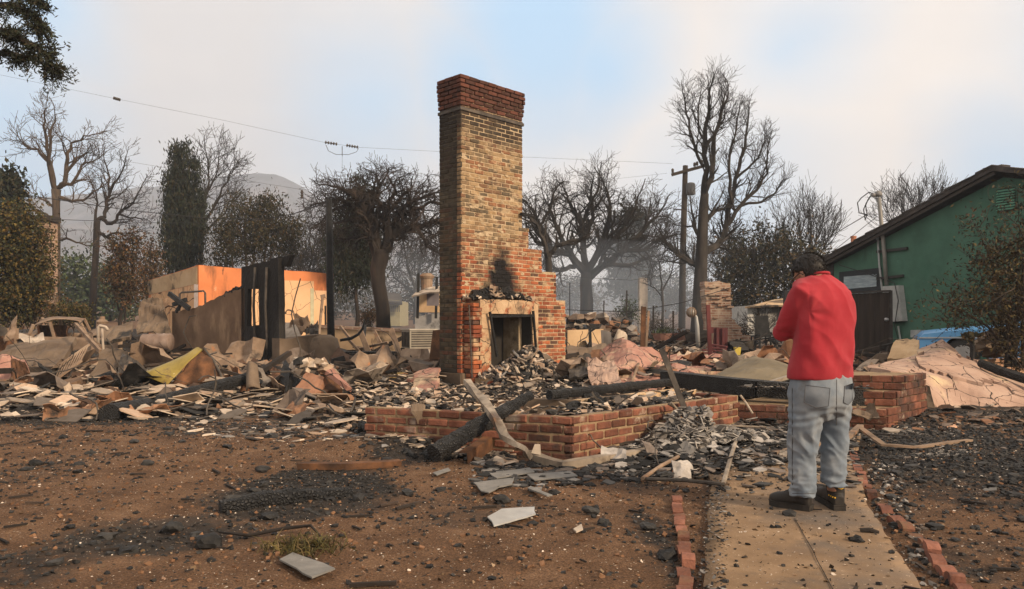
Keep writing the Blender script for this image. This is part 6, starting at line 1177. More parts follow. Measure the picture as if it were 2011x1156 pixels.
# split the sheet into cracked plates along wandering lines
rng = random.Random(6); seeds = [(rng.uniform(0, nu), rng.uniform(0, nv)) for _ in range(17)]
own = {}
for j in range(nv):
    for i in range(nu): own.setdefault(min(range(17), key=lambda q: (seeds[q][0] - i + 1.3 * mn.noise(V((i * .6, j * .6, 0)))) ** 2 * .5 + (seeds[q][1] - j + 1.3 * mn.noise(V((i * .6, j * .6, 9)))) ** 2), []).append((i, j))
for q, cells in own.items():
    mb = MB(); off = Z * rng.uniform(-.02, .025); cx = sum((pts[j][i] for i, j in cells), V()) / len(cells); tl = V((rng.gauss(0, .025), rng.gauss(0, .025), 0)); idx = {}; cs = set(cells)
    def vid(i, j, b_):
        if (i, j, b_) not in idx:
            p = pts[j][i]; p = cx + (p - cx) * .985 + off + Z * (p - cx).dot(tl) - (Z * .05 if b_ else V()); idx[(i, j, b_)] = len(mb.v); mb.v.append(tuple(p))
        return idx[(i, j, b_)]
    for i, j in cells:
        c4 = [(i, j), (i + 1, j), (i + 1, j + 1), (i, j + 1)]; mb.f.append(tuple(vid(*c, 0) for c in c4)); mb.f.append(tuple(vid(*c, 1) for c in c4[::-1]))
        for k, (di, dj) in enumerate(((0, -1), (1, 0), (0, 1), (-1, 0))):
            if (i + di, j + dj) not in cs: a, c = c4[k], c4[(k + 1) % 4]; mb.f.append((vid(*a, 0), vid(*a, 1), vid(*c, 1), vid(*c, 0)))
    fixn(mb.build('plate', M['stucco_slab'], sl_))
sheet_thing('stucco_edge', 'tan curled underside of the stucco sheet by the steps', 'stucco', [(1822, 800, 9.75), (1838, 806, 9.7), (1826, 758, 9.8), (1812, 752, 9.9)], 'stucco_grey', 4, 6, .04, .05, 2)
sheet_thing('roof_block', 'tan ribbed broken roof block in front of the gate', 'roofing', [(1742, 702, 12.6), (1800, 700, 12.4), (1806, 668, 12.8), (1758, 666, 13)], 'siding', 8, 6, .12, .05, 2.5, 61, rg=.04)
for i in range(10): mb = MB(); x = 1752 + i * 5; mb.bar(P(x - 5, 698, 12.28), P(x + 1, 672, 12.66), .03, .03); 
# brick garden wall and rubble on the far right
gw2 = thing('garden_brick_wall', 'low rough brick garden wall in front of the blue car', 'wall', P(1940, 725, 12.8)); GB = Bricks(.2, .1, .062, mat('garden_brick', [(.3, (.20, .11, .065)), (.55, (.32, .185, .11)), (.8, (.42, .27, .18))], 6, rough=.95, bump=.6, island=.3, over=[(SOOT, 2, .58, .7)]))
ga, gc = P(1885, 726, 12.5), P(2030, 716, 13.6); gdir = (gc - ga); gdir.z = 0; gl_ = gdir.length; gdir.normalize(); gz1 = .2
for k in range(6):
    for t0, t1 in course(.12 * max(0, k - 2), gl_, .2, .012, .1 if k % 2 else 0): GB.put(gw2, V((ga.x, ga.y, gz1 + k * .072)) + gdir * ((t0 + t1) / 2), gdir, (t1 - t0) / .2, .008)
mb = MB(); mb.bar(V((ga.x, ga.y, gz1 + .12)) + V((0, .03, 0)), V((ga.x, ga.y, gz1 + .12)) + gdir * gl_ + V((0, .03, 0)), .09, .3); fixn(mb.build('mortar_core', M['mortar'], gw2))
rng = random.Random(19)
for i in range(9):
    mb = MB(); q = P(1925 + i * 7, rng.uniform(655, 688), 12.7 + rng.uniform(-.3, .3)); mb.chunk(q, rng.uniform(.2, .42), rng, .7); mb.chunk(q, .01, rng)
    mb.v = mb.v[:8]; mb.f = mb.f[:6]; solo(mb, 'masonry_chunk', M['stucco_grey'], ['first', 'second', 'third', 'fourth', 'fifth', 'sixth', 'seventh', 'eighth', 'ninth'][i] + ' from the left of the grey masonry chunks before the blue car', 'masonry', group='masonry chunks in front of the blue car')
mb = MB(); mb.tube([P(1908, 725, 11.6), P(1910, 690, 11.6), P(1908, 655, 11.6)], .035, 7); solo(mb, 'dark_stake', M['char'], 'dark stake standing before the blue car wheel', 'stake')
mb = MB(); rng = random.Random(2)
for k in range(60): mb.flake(P(1906 + rng.gauss(0, 7), 655 + abs(rng.gauss(0, 6)), 11.6 + rng.gauss(0, .05)), .1, rng, .01, 1.2)
solo(mb, 'dead_plant', M['leaf_dark'], 'withered dark plant drooping over the stake', 'plant')
mb = MB(); mb.tube([P(1925, 712, 11.2), P(1965, 728, 10.9), P(2040, 752, 10.6)], [.06, .07, .07], 7); solo(mb, 'charred_log', M['char'], 'charred log on top of the stucco sheet at right', 'log')
# wilted bush at the right edge
rng = random.Random(33); bu = thing('wilted_bush', 'tall half-wilted bush at the right edge', 'bush', P(1985, 720, 11.8)); mb = MB(); tips = []
bp_ = dict(max=3, wig=.2, up=.03, kids=(5, 4, 3), f0=.2, ang=(20, 60), len=(.5, .8), rmin=.004, rk=.55)
for (x, y, L_) in ((1920, 430, 1), (1950, 500, 1), (2000, 420, 1), (2010, 450, 1), (2040, 400, 1), (1890, 560, 1), (1875, 600, 1), (1990, 560, 1), (2050, 520, 1), (1960, 590, 1), (1930, 540, 1)):
    a = P(1990 + rng.uniform(-15, 25), 720, 11.8); c = P(x, y, 11.8 + rng.uniform(-.7, .7)); d = (c - a); mid = a.lerp(c, .5) + Z * .15; mb.tube([a, a.lerp(mid, .5), mid, c.lerp(mid, .4)], [.03, .026, .02, .012], 5)
    for k in range(5): f = .35 + .15 * k; q = a.lerp(c, f); grow(mb, q, (d.normalized() + V((rng.gauss(0, .5), rng.gauss(0, .5), rng.gauss(0, .4)))).normalized(), .55, .009, 2, bp_, rng, tips)
mb.build('stem', M['bark_burnt'], bu); mb = MB()
leaves(mb, [p for p, d in tips], 10, .06, .06, rng, .32, .03)
leaves(mb, [P(x + rng.gauss(0, rx), y + rng.gauss(0, ry), 11.8 + rng.gauss(0, .3)) for x, y, rx, ry, n in ((2014, 490, 16, 30, 70), (1990, 560, 28, 45, 130), (2000, 660, 22, 40, 110), (1950, 500, 20, 25, 60), (1885, 605, 16, 18, 45), (2040, 410, 16, 18, 40), (1905, 430, 14, 12, 9), (1975, 620, 24, 30, 60), (1940, 590, 20, 22, 30)) for k in range(n)], 15, .10, .068, rng, .34)
mb.build('foliage', M['leaf_bush'], bu)
# ------------------------------------------------------------------ utility pole and wires
up = thing('utility_pole', 'wooden utility pole with crossarm and transformer', 'utility pole', P(1340, 640, 35)); D = 35
mb = MB(); mb.tube([P(1339, 645, D), P(1341, 500, D), P(1346, 325, D)], [.17, .15, .12], 10); mb.build('pole', M['pole'], up, smooth=True)
mb = MB(); mb.bar(P(1319, 343, D - .16), P(1381, 326, D - .16), .11, .13); fixn(mb.build('crossarm', M['pole'], up))
for x, y in ((1321, 341), (1364, 329), (1378, 324), (1369, 327)): mb = MB(); mb.lathe(P(x, y - 2, D - .16), [(.03, 0), (.07, .03), (.05, .08), (.07, .12), (.05, .17), (.02, .2)], 8); fixn(mb.build('insulator', M['metal_dark'], up))
mb = MB(); mb.lathe(P(1356, 383, D - .1), [(.05, 0), (.2, .02), (.22, .1), (.22, .48), (.18, .55), (.06, .58)], 14); fixn(mb.build('transformer', flat('transformer', (.14, .14, .14), metal=.3), up)); mb = MB(); mb.bar(P(1342, 372, D), P(1354, 374, D), .05, .05); fixn(mb.build('bracket', M['pole'], up))
mb = MB(); mb.bar(P(1341, 412, D - .1), P(1322, 410, D - .1), .05, .05); fixn(mb.build('bracket', M['pole'], up))
def wire(label, pts, r=.012, ins=(), sag=0.0):
    t = thing('power_line', label, 'power line', P(*pts[0])); q = []
    P_ = [P(*p) for p in pts]
    for i in range(len(P_) - 1):
        for k in range(6): f = k / 6; q.append(P_[i].lerp(P_[i + 1], f) - Z * sag * 4 * f * (1 - f))
    q.append(P_[-1]); mb = MB(); mb.tube(q, r, 4, cap=False); mb.build('wire', M['wire'], t)
    for (x0, y0, x1, y1, D_) in ins:
        a, c = P(x0, y0, D_), P(x1, y1, D_); mb = MB(); n = 5; prof = []
        L_ = (c - a).length
        for k in range(n): prof += [(.02, L_ * (k + .0) / n), (.075, L_ * (k + .25) / n), (.06, L_ * (k + .55) / n), (.02, L_ * (k + .7) / n)]
        mb.lathe(a, prof, 8, c - a); fixn(mb.build('insulator', M['metal_dark'], t))
    return t
wire('thin upper power line sloping across the sky from top left', [(-60, 134, 34), (220, 192, 34), (440, 236, 34), (640, 280, 34), (705, 289, 34), (860, 297, 34), (1030, 308, 34.5), (1321, 321, 35)], .006, [(223, 192, 237, 196, 34), (638, 279, 664, 283, 34), (680, 285, 705, 289, 34)])
mb = MB(); mb.tube([P(640, 284, 34), P(645, 296, 34), P(660, 303, 34), P(685, 303, 34), P(700, 298, 34), P(704, 291, 34)], .014, 4); mb.tube([P(672, 287, 34), P(672, 306, 34)], .02, 4); mb.tube([P(672, 306, 34), P(672, 345, 34)], .008, 4); solo(mb, 'jumper_wire', M['wire'], 'looped jumper wire hanging under the line insulators', 'wire')
wire('thin middle power line from left edge to hanging insulator', [(-60, 258, 36), (130, 296, 36), (300, 325, 36), (470, 352, 36), (593, 372, 36), (860, 388, 36)], .006); mb = MB(); a = P(593, 390, 36); mb.lathe(a, [(.02, 0), (.08, .05), (.04, .1), (.08, .16), (.04, .22), (.08, .3), (.03, .42)], 8); solo(mb, 'hanging_insulator', M['metal_dark'], 'insulator hanging from the middle power line', 'insulator')
wire('thick dark cable crossing left trees to the charred post', [(-60, 366, 30), (100, 390, 30), (250, 412, 30), (400, 428, 30), (520, 430, 30), (575, 420, 29), (646, 396, 16.4)], .018)
wire('slack lower cable behind the cypress', [(-60, 422, 33), (150, 432, 33), (330, 438, 33), (460, 436, 33), (575, 424, 33)], .014)
wire('faint power line right of the chimney running to the pole', [(700, 330, 45), (1030, 365, 40), (1150, 357, 40), (1310, 340, 38)], .006)
wire('black service drop cable from utility side to the green house mast', [(1703, 421, 21.5), (1620, 470, 22), (1520, 528, 22.4), (1440, 563, 22.8), (1340, 594, 23), (1240, 612, 23.3), (1110, 608, 23.6)], .015)
wire('second thin cable from the green house mast', [(1722, 425, 22), (1640, 490, 23), (1520, 560, 24), (1400, 600, 25)], .01)
wire('cable from utility pole down to smoky yard', [(1338, 390, 35), (1310, 408, 35), (1270, 430, 35)], .016)
wire('slack cable from utility pole crossing lower left', [(1340, 520, 35), (1300, 540, 35), (1240, 550, 35), (1150, 545, 35), (1040, 535, 35)], .014)
# conifer bough hanging into the top left corner
rng = random.Random(44); D = 9; bo = thing('conifer_bough', 'dark conifer bough hanging into the top left corner', 'tree', V((P(-420, 640, D).x, D, 0)))
mb = MB(); b0 = V((P(-420, 640, D).x, D, 0)); mb.tube([b0, b0 + V((.1, 0, 3)), b0 + V((0, 0, 6.5))], [.35, .3, .2], 10); mb.build('trunk', M['bark_burnt'], bo, smooth=True)
mb = MB(); cl = []; 
limbs_ = [[(-420, 60), (-150, 20), (20, 8), (70, 30), (85, 60)], [(-420, 160), (-120, 95), (20, 105), (75, 118), (110, 145)], [(-150, 20), (0, 60), (60, 85), (100, 110)], [(-300, -40), (-80, -60), (40, -10), (90, 8)], [(-120, 95), (-20, 60), (30, 62)]]
for lb in limbs_:
    q = [P(x, y, D + rng.uniform(-.2, .2)) for x, y in lb]; mb.tube(q, [.06 * (1 - .8 * i / (len(q) - 1)) for i in range(len(q))], 5)
    for a, c in zip(q[1:], q[2:]):
        for k in range(26):
            p = a.lerp(c, rng.random()); d = ((c - a).normalized() + V((rng.gauss(0, .6), rng.gauss(0, .6), rng.gauss(-.25, .5)))).normalized(); e = p + d * rng.uniform(.08, .3); mb.tube([p, p.lerp(e, .5) + V((0, 0, .01)), e], [.008, .006, .003], 3, cap=False); cl += [p.lerp(e, f) for f in (.35, .55, .75, .95, 1.05)]
mb.build('bough', M['bark_burnt'], bo); mb = MB(); leaves(mb, cl, 7, .022, .05, rng, .3); mb.build('needles', M['leaf_cypress'], bo)
# ------------------------------------------------------------------ loose debris on the ground
def poly_in(x, y, pl):
    c = False; n = len(pl)
    for i in range(n):
        x0, y0 = pl[i]; x1, y1 = pl[i - 1]
        if (y0 > y) != (y1 > y) and x < (x1 - x0) * (y - y0) / (y1 - y0) + x0: c = not c
    return c
def GP(*px): return [(lambda q: (q.x, q.y))(G(x, y)) for x, y in px]
def charat(x, y):
    b_ = 0
    wv = .35 * mn.noise(V((x * .9, y * .9, 5))) + .25 * mn.noise(V((x * 2.7, y * 2.7, 8)))
    for cx, cy, rx, ry, a in CHAR:
        q = math.sqrt(((x - cx) / rx) ** 2 + ((y - cy) / ry) ** 2) + wv
        if q < 1.3: b_ = max(b_, a * min(1, (1.3 - q) / .7))
    return b_
def onpath(x, y): return y < 8.2 and lerp_poly(PATH_L, y) - .02 < x < lerp_poly(PATH_R, y) + .02
def gtop(x, y): return .022 if onpath(x, y) else gz(x, y)
def scatter(name, pl, n, smin, smax, m, seed, kind='flake', tilt=.25, dens=None, th=None, lift=0.0, pw=2.0, zf=None, flat=.6):
    rng = random.Random(seed); xs_ = [p[0] for p in pl]; ys_ = [p[1] for p in pl]; mb = MB(); k = 0; tries = 0
    while k < n and tries < n * 40:
        tries += 1; x = rng.uniform(min(xs_), max(xs_)); y = rng.uniform(min(ys_), max(ys_))
        if not poly_in(x, y, pl): continue
        if dens and rng.random() > dens(x, y): continue
        s = smin + (smax - smin) * rng.random() ** pw; z = (zf(x, y) if zf else gtop(x, y)) + lift * rng.random()
        if kind == 'flake': mb.flake((x, y, z + s * .06), s, rng, th, tilt)
        elif kind == 'stick':
            a = rng.uniform(0, 6.28); d = V((math.cos(a), math.sin(a), rng.gauss(0, tilt))) * s * .5; c = V((x, y, z + .012)); mb.bar(c - d, c + d, s * .06 + .006, s * .05 + .005)
        elif kind == 'crumple':
            a = rng.uniform(0, 6.28); e = V((math.cos(a), math.sin(a), rng.gauss(0, .3))) * s * .5; g_ = V((-math.sin(a), math.cos(a), rng.gauss(0, .6))) * s * rng.uniform(.25, .5); c = V((x, y, z + s * .16)); mb.sheet([c - e - g_, c + e - g_, c + e + g_, c - e + g_], 5, 4, .008, s * .34, 2.6 / s ** .5, None, rng.randint(0, 999), .06)
        elif kind == 'wire':
            q = wander((x, y, z + .02), (rng.gauss(0, 1), rng.gauss(0, 1), rng.gauss(.25, .35)), s, 7, rng, .28, -.06); mb.tube([V((p.x, p.y, max(p.z, z + .01))) for p in q], rng.uniform(.004, .014), 4)
        elif kind == 'lump': mb.lump((x, y, z + s * .1), s, rng, flat)
        else: mb.chunk((x, y, z + s * .12), s, rng, flat)
        k += 1
    o = mb.build(name, M[m] if isinstance(m, str) else m); o['kind'] = 'stuff'; return o
lawn = [(-6.5, 2.4), (7.5, 2.4), (8, 8.6), (4.2, 8.8), (2.6, 8.2), (1.2, 7.0), (.5, 6.4), (-1.6, 7.3), (-2.2, 9.2), (-7.5, 9.6)]
scatter('litter', lawn, 9000, .008, .04, 'litter', 141, 'flake', .6, pw=2.4, dens=lambda x, y: .25 if onpath(x, y) else .5 + .5 * mn.noise(V((x * 1.7, y * 1.7, 4))))
scatter('white_specks', lawn, 11000, .005, .024, 'speck', 1, 'flake', .5, pw=2.5, dens=lambda x, y: .55 + .45 * mn.noise(V((x, y, 0))) if not onpath(x, y) else .25)
scatter('charcoal_crumbs', lawn, 15000, .005, .036, 'charlump', 2, 'chunk', pw=2.4, dens=lambda x, y: .13 + .87 * charat(x, y) if not onpath(x, y) else .05)
scatter('charcoal_lumps', lawn, 650, .025, .12, 'charlump', 3, 'lump', pw=2.6, dens=lambda x, y: (.16 + .84 * charat(x, y)) if not onpath(x, y) else .06, flat=.5)
scatter('dry_twigs', lawn, 300, .04, .22, 'bark_burnt', 4, 'stick', .04, dens=lambda x, y: .5 if not onpath(x, y) else .2)
scatter('soil_clods', lawn, 7000, .006, .034, mat('soil_clod', [(.3, (.10, .05, .027)), (.7, (.22, .12, .065))], 6, rough=1, island=.3), 5, 'chunk', pw=2.5, dens=lambda x, y: 0 if onpath(x, y) else 1)
# plaster shards spilling in front of the left ruin
band = GP((-250, 752), (150, 742), (480, 752), (690, 752), (705, 800), (690, 850), (520, 820), (300, 828), (-250, 832))
scatter('plaster_shards', band, 1700, .05, .62, 'plaster', 6, tilt=.22, pw=3, lift=.06); scatter('crumpled_scraps', band, 150, .12, .5, 'plaster_mix', 106, 'crumple', pw=2); scatter('bent_wires', band, 60, .4, 1.4, 'metal_dark', 107, 'wire')
scatter('plaster_crumbs', band, 1500, .02, .08, 'plaster', 7, 'flake', pw=2, lift=.04)
scatter('char_flakes', band, 420, .05, .2, 'charlump', 8, tilt=.2, pw=2)
edge = GP((350, 800), (720, 800), (760, 900), (600, 872), (350, 850)); scatter('edge_shards', edge, 420, .03, .2, 'plaster', 9, tilt=.12, pw=2.4); scatter('edge_ash', edge, 520, .02, .16, 'ash', 10, tilt=.12, pw=2.2)
front = GP((705, 800), (880, 830), (1010, 880), (1000, 930), (900, 905), (760, 880)); scatter('wall_foot_shards', front, 1000, .03, .22, 'plaster', 11, tilt=.2, pw=2); scatter('wall_foot_char', front, 420, .02, .12, 'charlump', 12, 'lump', pw=2)
front2 = GP((930, 880), (1120, 905), (1330, 870), (1360, 935), (1060, 965), (920, 950)); scatter('grey_scraps', front2, 600, .02, .16, 'ash', 13, tilt=.1, pw=2.2); scatter('scrap_char', front2, 420, .012, .08, 'charlump', 14, 'lump', pw=2)
# planter bed and floor of the burnt house
bed = [(PC.x, PC.y + .15), (PR_END.x - .1, PR_END.y), (2.2, 9.9), (1.4, 12.0), (-.6, 12.4), (-2.2, 11.6), (-1.9, 8.6), (PL_END.x + .1, PL_END.y + .15)]
scatter('bed_shards', bed, 1700, .035, .20, 'plaster', 15, tilt=.3, pw=2, lift=.10); scatter('bed_char', bed, 520, .03, .16, 'charlump', 16, 'lump', pw=2.2, lift=.06); scatter('bed_crumbs', bed, 1800, .015, .07, 'plaster', 17, 'flake', lift=.05)
left_in = GP((690, 752), (870, 752), (870, 800), (700, 800)); scatter('left_bed_shards', left_in, 700, .04, .26, 'plaster', 18, tilt=.25, pw=2, lift=.1)
# heap on the hearth
rng = random.Random(23); hc = K + U * ((sur0 + sur1) / 2 + .22) + CN * .52; mbs = {'plaster': MB(), 'charlump': MB(), 'ash': MB()}
def heapz(a, r, top=.62): return hz_ + .06 + top * max(0, 1 - r) ** 1.1
heap = thing('rubble_heap', 'heap of pale plaster shards on the hearth of the tall chimney', 'rubble', hc)
core = MB(); core.lathe(V((hc.x, hc.y, hz_ + .08)), [(.85, 0), (.6, .12), (.35, .3), (.12, .45)], 12); 
for v_i, v in enumerate(core.v): p = V(v) - hc; q = U * p.dot(U) * 1.0 + CN * p.dot(CN) * .62; core.v[v_i] = (hc.x + q.x, hc.y + q.y, v[2] + .03 * mn.noise(V(v) * 5))
fixn(core.build('rubble_core', M['plaster_mix'], heap))
for i in range(900):
    r = rng.random() ** .6; a = rng.uniform(0, 6.283); p = hc + U * (math.cos(a) * r * 1.0) + CN * (math.sin(a) * r * .62); z = heapz(a, r, .52) + rng.uniform(-.03, .05)
    if rng.random() < .16: z = rng.uniform(.02, hz_); r2 = rng.uniform(.9, 1.15); p = hc + U * (math.cos(a) * r2) + CN * (abs(math.sin(a)) * r2 * .66)
    m_ = rng.choices(['plaster', 'charlump', 'ash'], [.72, .1, .18])[0]; s = .05 + .22 * rng.random() ** 2
    mbs[m_].flake((p.x, p.y, z), s, rng, s * .12, .6)
for m_, q in mbs.items(): fixn(q.build('shards', M[m_], heap, kind='stuff'))
mant = thing('mantel_debris', 'charred scraps and crumpled plaster lying on the mantel', 'debris', K + U * ((sur0 + sur1) / 2) + CN * .12 + Z * sz_top)
mb = MB(); mb2 = MB()
for i in range(90):
    t_ = rng.uniform(sur0 - .03, sur1); f = (t_ - sur0) / (sur1 - sur0); h_ = .18 * math.exp(-((f - .42) / .3) ** 2); p = K + U * t_ + CN * rng.uniform(.03, sur_n - .02) + Z * (sz_top + .015 + h_ * rng.random())
    (mb if rng.random() < .6 else mb2).flake(p, rng.uniform(.05, .2), rng, .02, .7)
fixn(mb.build('charred_scraps', M['charlump'], mant, kind='stuff')); fixn(mb2.build('plaster_scraps', M['plaster'], mant, kind='stuff'))
for i, (t_, w_, h_, mm_) in enumerate([(.18, .42, .14, 'char'), (.42, .34, .22, 'rust_pale'), (.62, .4, .20, 'char'), (.8, .26, .12, 'rust_pale')]):
    c = K + U * (sur0 + (sur1 - sur0) * t_) + CN * .12 + Z * (sz_top + .03); mb = MB(); mb.sheet([c - U * w_ * .5 + CN * .1, c + U * w_ * .5 + CN * .1, c + U * w_ * .35 - CN * .08 + Z * h_, c - U * w_ * .3 - CN * .08 + Z * h_], 6, 5, .02, .09, 6, None, i); fixn(mb.build('scrap', M[mm_], mant))
# ash and char to the right
ashz = GP((1180, 880), (1300, 850), (1500, 790), (1700, 815), (1660, 900), (1420, 935), (1290, 950), (1190, 915))
scatter('ash_flakes', ashz, 3200, .015, .17, 'ash', 24, tilt=.2, pw=2.2, lift=.03); scatter('ash_char', ashz, 900, .012, .09, 'charlump', 25, 'lump', pw=2)
def mound(x, y): return gtop(x, y) + .17 * math.exp(-(((x - 1.75) / .55) ** 2 + ((y - 7.5) / .38) ** 2))
pile = [(1.0, 6.95), (1.5, 6.85), (2.4, 7.3), (2.7, 8.0), (2.2, 8.1)]
scatter('ash_pile', pile, 1500, .02, .17, mat('pale_ash', [(.3, (.6, .6, .6)), (.7, (1, 1, 1))], 9, rough=1, bump=.7, bscale=25, island=.3, pal=[(.30, .275, .25), (.20, .185, .17), (.36, .33, .30), (.06, .055, .05), (.26, .23, .20), (.42, .39, .35)]), 26, tilt=.45, zf=mound, th=.006)
right = GP((1690, 830), (2300, 800), (2300, 960), (1990, 980), (1720, 930)); scatter('right_char', right, 5200, .008, .055, 'charlump', 27, 'chunk', pw=2.2); scatter('right_lumps', right, 160, .03, .12, 'charlump', 127, 'lump', pw=2); scatter('right_ash', right, 900, .012, .10, 'ash', 28, tilt=.12, pw=2.4); scatter('right_specks', right, 2200, .006, .026, 'speck', 29, pw=2)
right2 = GP((1700, 800), (1830, 790), (2300, 812), (2300, 850), (1700, 850)); scatter('right_edge_shards', right2, 360, .04, .26, 'plaster_mix', 30, tilt=.25, pw=2)
verge = [(lerp_poly(PATH_R, y) + d_, y) for y, d_ in ((2.6, .02), (3.4, .02), (4.8, .02), (6.4, .05), (6.4, .35), (4.8, .25), (3.4, .2), (2.6, .2))]; scatter('verge_char', verge, 700, .006, .04, 'ash', 31, 'chunk', pw=2)
vl = [(lerp_poly(PATH_L, y) + d_, y) for y, d_ in ((2.6, -.03), (3.4, -.03), (4.8, -.03), (5.6, -.03), (5.6, .14), (4.8, .12), (3.4, .1), (2.6, .1))]; scatter('verge_ash', vl, 650, .006, .035, 'ash', 32, 'flake', pw=2)
pth = [(lerp_poly(PATH_L, y), y) for y in (2.6, 4, 5, 6, 7, 8.2)] + [(lerp_poly(PATH_R, y), y) for y in (8.2, 7, 6, 5, 4, 2.6)]; scatter('path_grit', pth, 2600, .004, .03, 'litter', 142, 'flake', .4, pw=2.6, dens=lambda x, y: .15 + .85 * min(1, max(0, (y - 4.6) / 2.2))); scatter('path_ash', pth, 1100, .02, .16, 'ash', 143, 'flake', .15, pw=2.4, dens=lambda x, y: min(1, max(0.01, (y - 5.0) / 1.8)))
# rubble carpets further back
scatter('rear_rubble_left', [(-13, 12.8), (-1.8, 12.6), (-1.5, 18), (-14, 21)], 1500, .06, .45, 'plaster_mix', 33, tilt=.3, pw=2.4, lift=.06)
scatter('rear_crumple', [(-12, 12.2), (-2.2, 12.2), (-2.4, 15.5), (-13, 18)], 150, .18, .75, 'plaster_mix', 131, 'crumple', pw=1.8); scatter('rear_tin', [(-12, 12.2), (-2.2, 12.2), (-2.4, 16.5), (-13, 19)], 36, .3, .9, 'rust_pale', 132, 'crumple', pw=1.6); scatter('rear_wires', [(-12, 12), (-1.5, 12), (-2.4, 18), (-13, 19)], 130, .6, 2.2, 'metal_dark', 133, 'wire'); scatter('rear_crumple_right', [(1.0, 12.6), (3.2, 10), (6.5, 12.4), (9, 19), (1.5, 22)], 120, .2, .9, 'plaster_mix', 134, 'crumple', pw=1.8); scatter('rear_wires_right', [(1.0, 12), (3, 9.8), (6.5, 12.4), (9, 19), (1.5, 22)], 90, .5, 1.8, 'metal_dark', 135, 'wire'); scatter('bed_wires', bed, 60, .25, .9, 'metal_dark', 136, 'wire'); scatter('ash_wires', ashz, 30, .25, .9, 'metal_dark', 137, 'wire'); scatter('ash_crumple', ashz, 90, .06, .22, 'ash', 138, 'crumple')
scatter('rear_rubble_middle', [(-4.5, 13), (-.6, 13.4), (0, 24), (-9, 24)], 900, .08, .5, 'plaster_mix', 34, 'chunk', pw=2.2, lift=.15, flat=.4)
scatter('rear_rubble_right', [(.8, 12.6), (2.6, 9.6), (3.6, 9.6), (6.5, 12.2), (10, 20), (12, 30), (1.5, 32)], 2400, .07, .5, 'plaster_mix', 35, tilt=.35, pw=2.3, lift=.15)
scatter('rear_char', [(-13, 12.6), (12, 12.6), (14, 30), (-16, 30)], 1500, .08, .5, 'charlump', 36, 'chunk', pw=2, flat=.4)
scatter('rear_sticks', [(-13, 12.6), (9, 12.6), (11, 28), (-16, 26)], 360, .4, 1.8, 'bark_burnt', 37, 'stick', .25, lift=.3)
scatter('porch_ash', [(2.4, 8.7), (3.9, 8.6), (5.2, 10.4), (3.6, 11.8), (1.8, 10.4)], 900, .03, .22, 'ash', 38, tilt=.25, lift=.06)
scatter('step_ash', [(2.6, 8.9), (3.9, 8.5), (4.4, 9.1), (3, 9.6)], 260, .02, .14, 'ash', 39, zf=lambda x, y: S0.z + .083 * (1 if (V((x, y, 0)) - S0).dot(-V((-E1.y, E1.x, 0))) < 0 else 3) + .02, tilt=.2)
for i, (px, py, rx, h_) in enumerate([(1850, 888, 55, .02), (1720, 880, 40, .03)]):        # pale ash patches
    pass
# ------------------------------------------------------------------ big pieces in the foreground
def log(name, label, pts, rads, seed, m='char', n=12, cat_='log', amp=.16):
    mb = MB(); rng = random.Random(seed); q = []; r = []
    for i in range(len(pts) - 1):
        k = max(4, int((pts[i + 1] - pts[i]).length / .035))
        for j in range(k): f = j / k; q.append(pts[i].lerp(pts[i + 1], f)); r.append(rads[i] + (rads[i + 1] - rads[i]) * f)
    q.append(pts[-1]); r.append(rads[-1]); mb.tube(q, r, n)
    for i, v in enumerate(mb.v):
        ax = q[min(len(q) - 1, i // n)]; d = V(v) - ax; f = 1 + amp * mn.noise(V(v) * 14) + amp * .8 * (mn.cell(V(v) * 22) - .5); mb.v[i] = tuple(ax + d * f)
    return tag(fixn(mb.build(name, M[m], None, pts[0])), label, cat_)
log('charred_beam', 'thick charred beam lying over the planter wall before the chimney', [P(852, 890, 6.15), P(905, 858, 6.42), P(960, 824, 6.66), P(1042, 776, 7.15)], [.075, .08, .072, .045], 1, cat_='beam')
log('charred_log', 'half-buried charred log on the dirt in the left foreground', [G(432, 1003) + Z * .02, G(540, 990) + Z * .035, G(600, 985) + Z * .03, G(690, 972) + Z * .01], [.05, .065, .065, .04], 2)
mb = MB(); pts = [G(214, 826) + Z * .08, P(300, 797, 10.6), P(390, 770, 11.4), P(484, 742, 12.2)]
log('charred_timber', 'long charred timber lying on the pale shards at left', pts, [.13, .125, .115, .09], 3, cat_='timber', amp=.08)
log('charred_stump', 'black charred chunk below the left end of the planter', [G(712, 846) + Z * .06, G(745, 862) + Z * .07, G(765, 875) + Z * .04], [.06, .09, .06], 4, amp=.3)
log('charred_stick', 'thin charred stick running toward the thick beam foot', [G(762, 872) + Z * .03, G(815, 902) + Z * .03], [.035, .025], 5, cat_='stick', amp=.25)
log('charred_chunk', 'black charred block under the foot of the thick beam', [G(838, 902) + Z * .04, G(880, 905) + Z * .05], [.07, .09], 6, amp=.3)
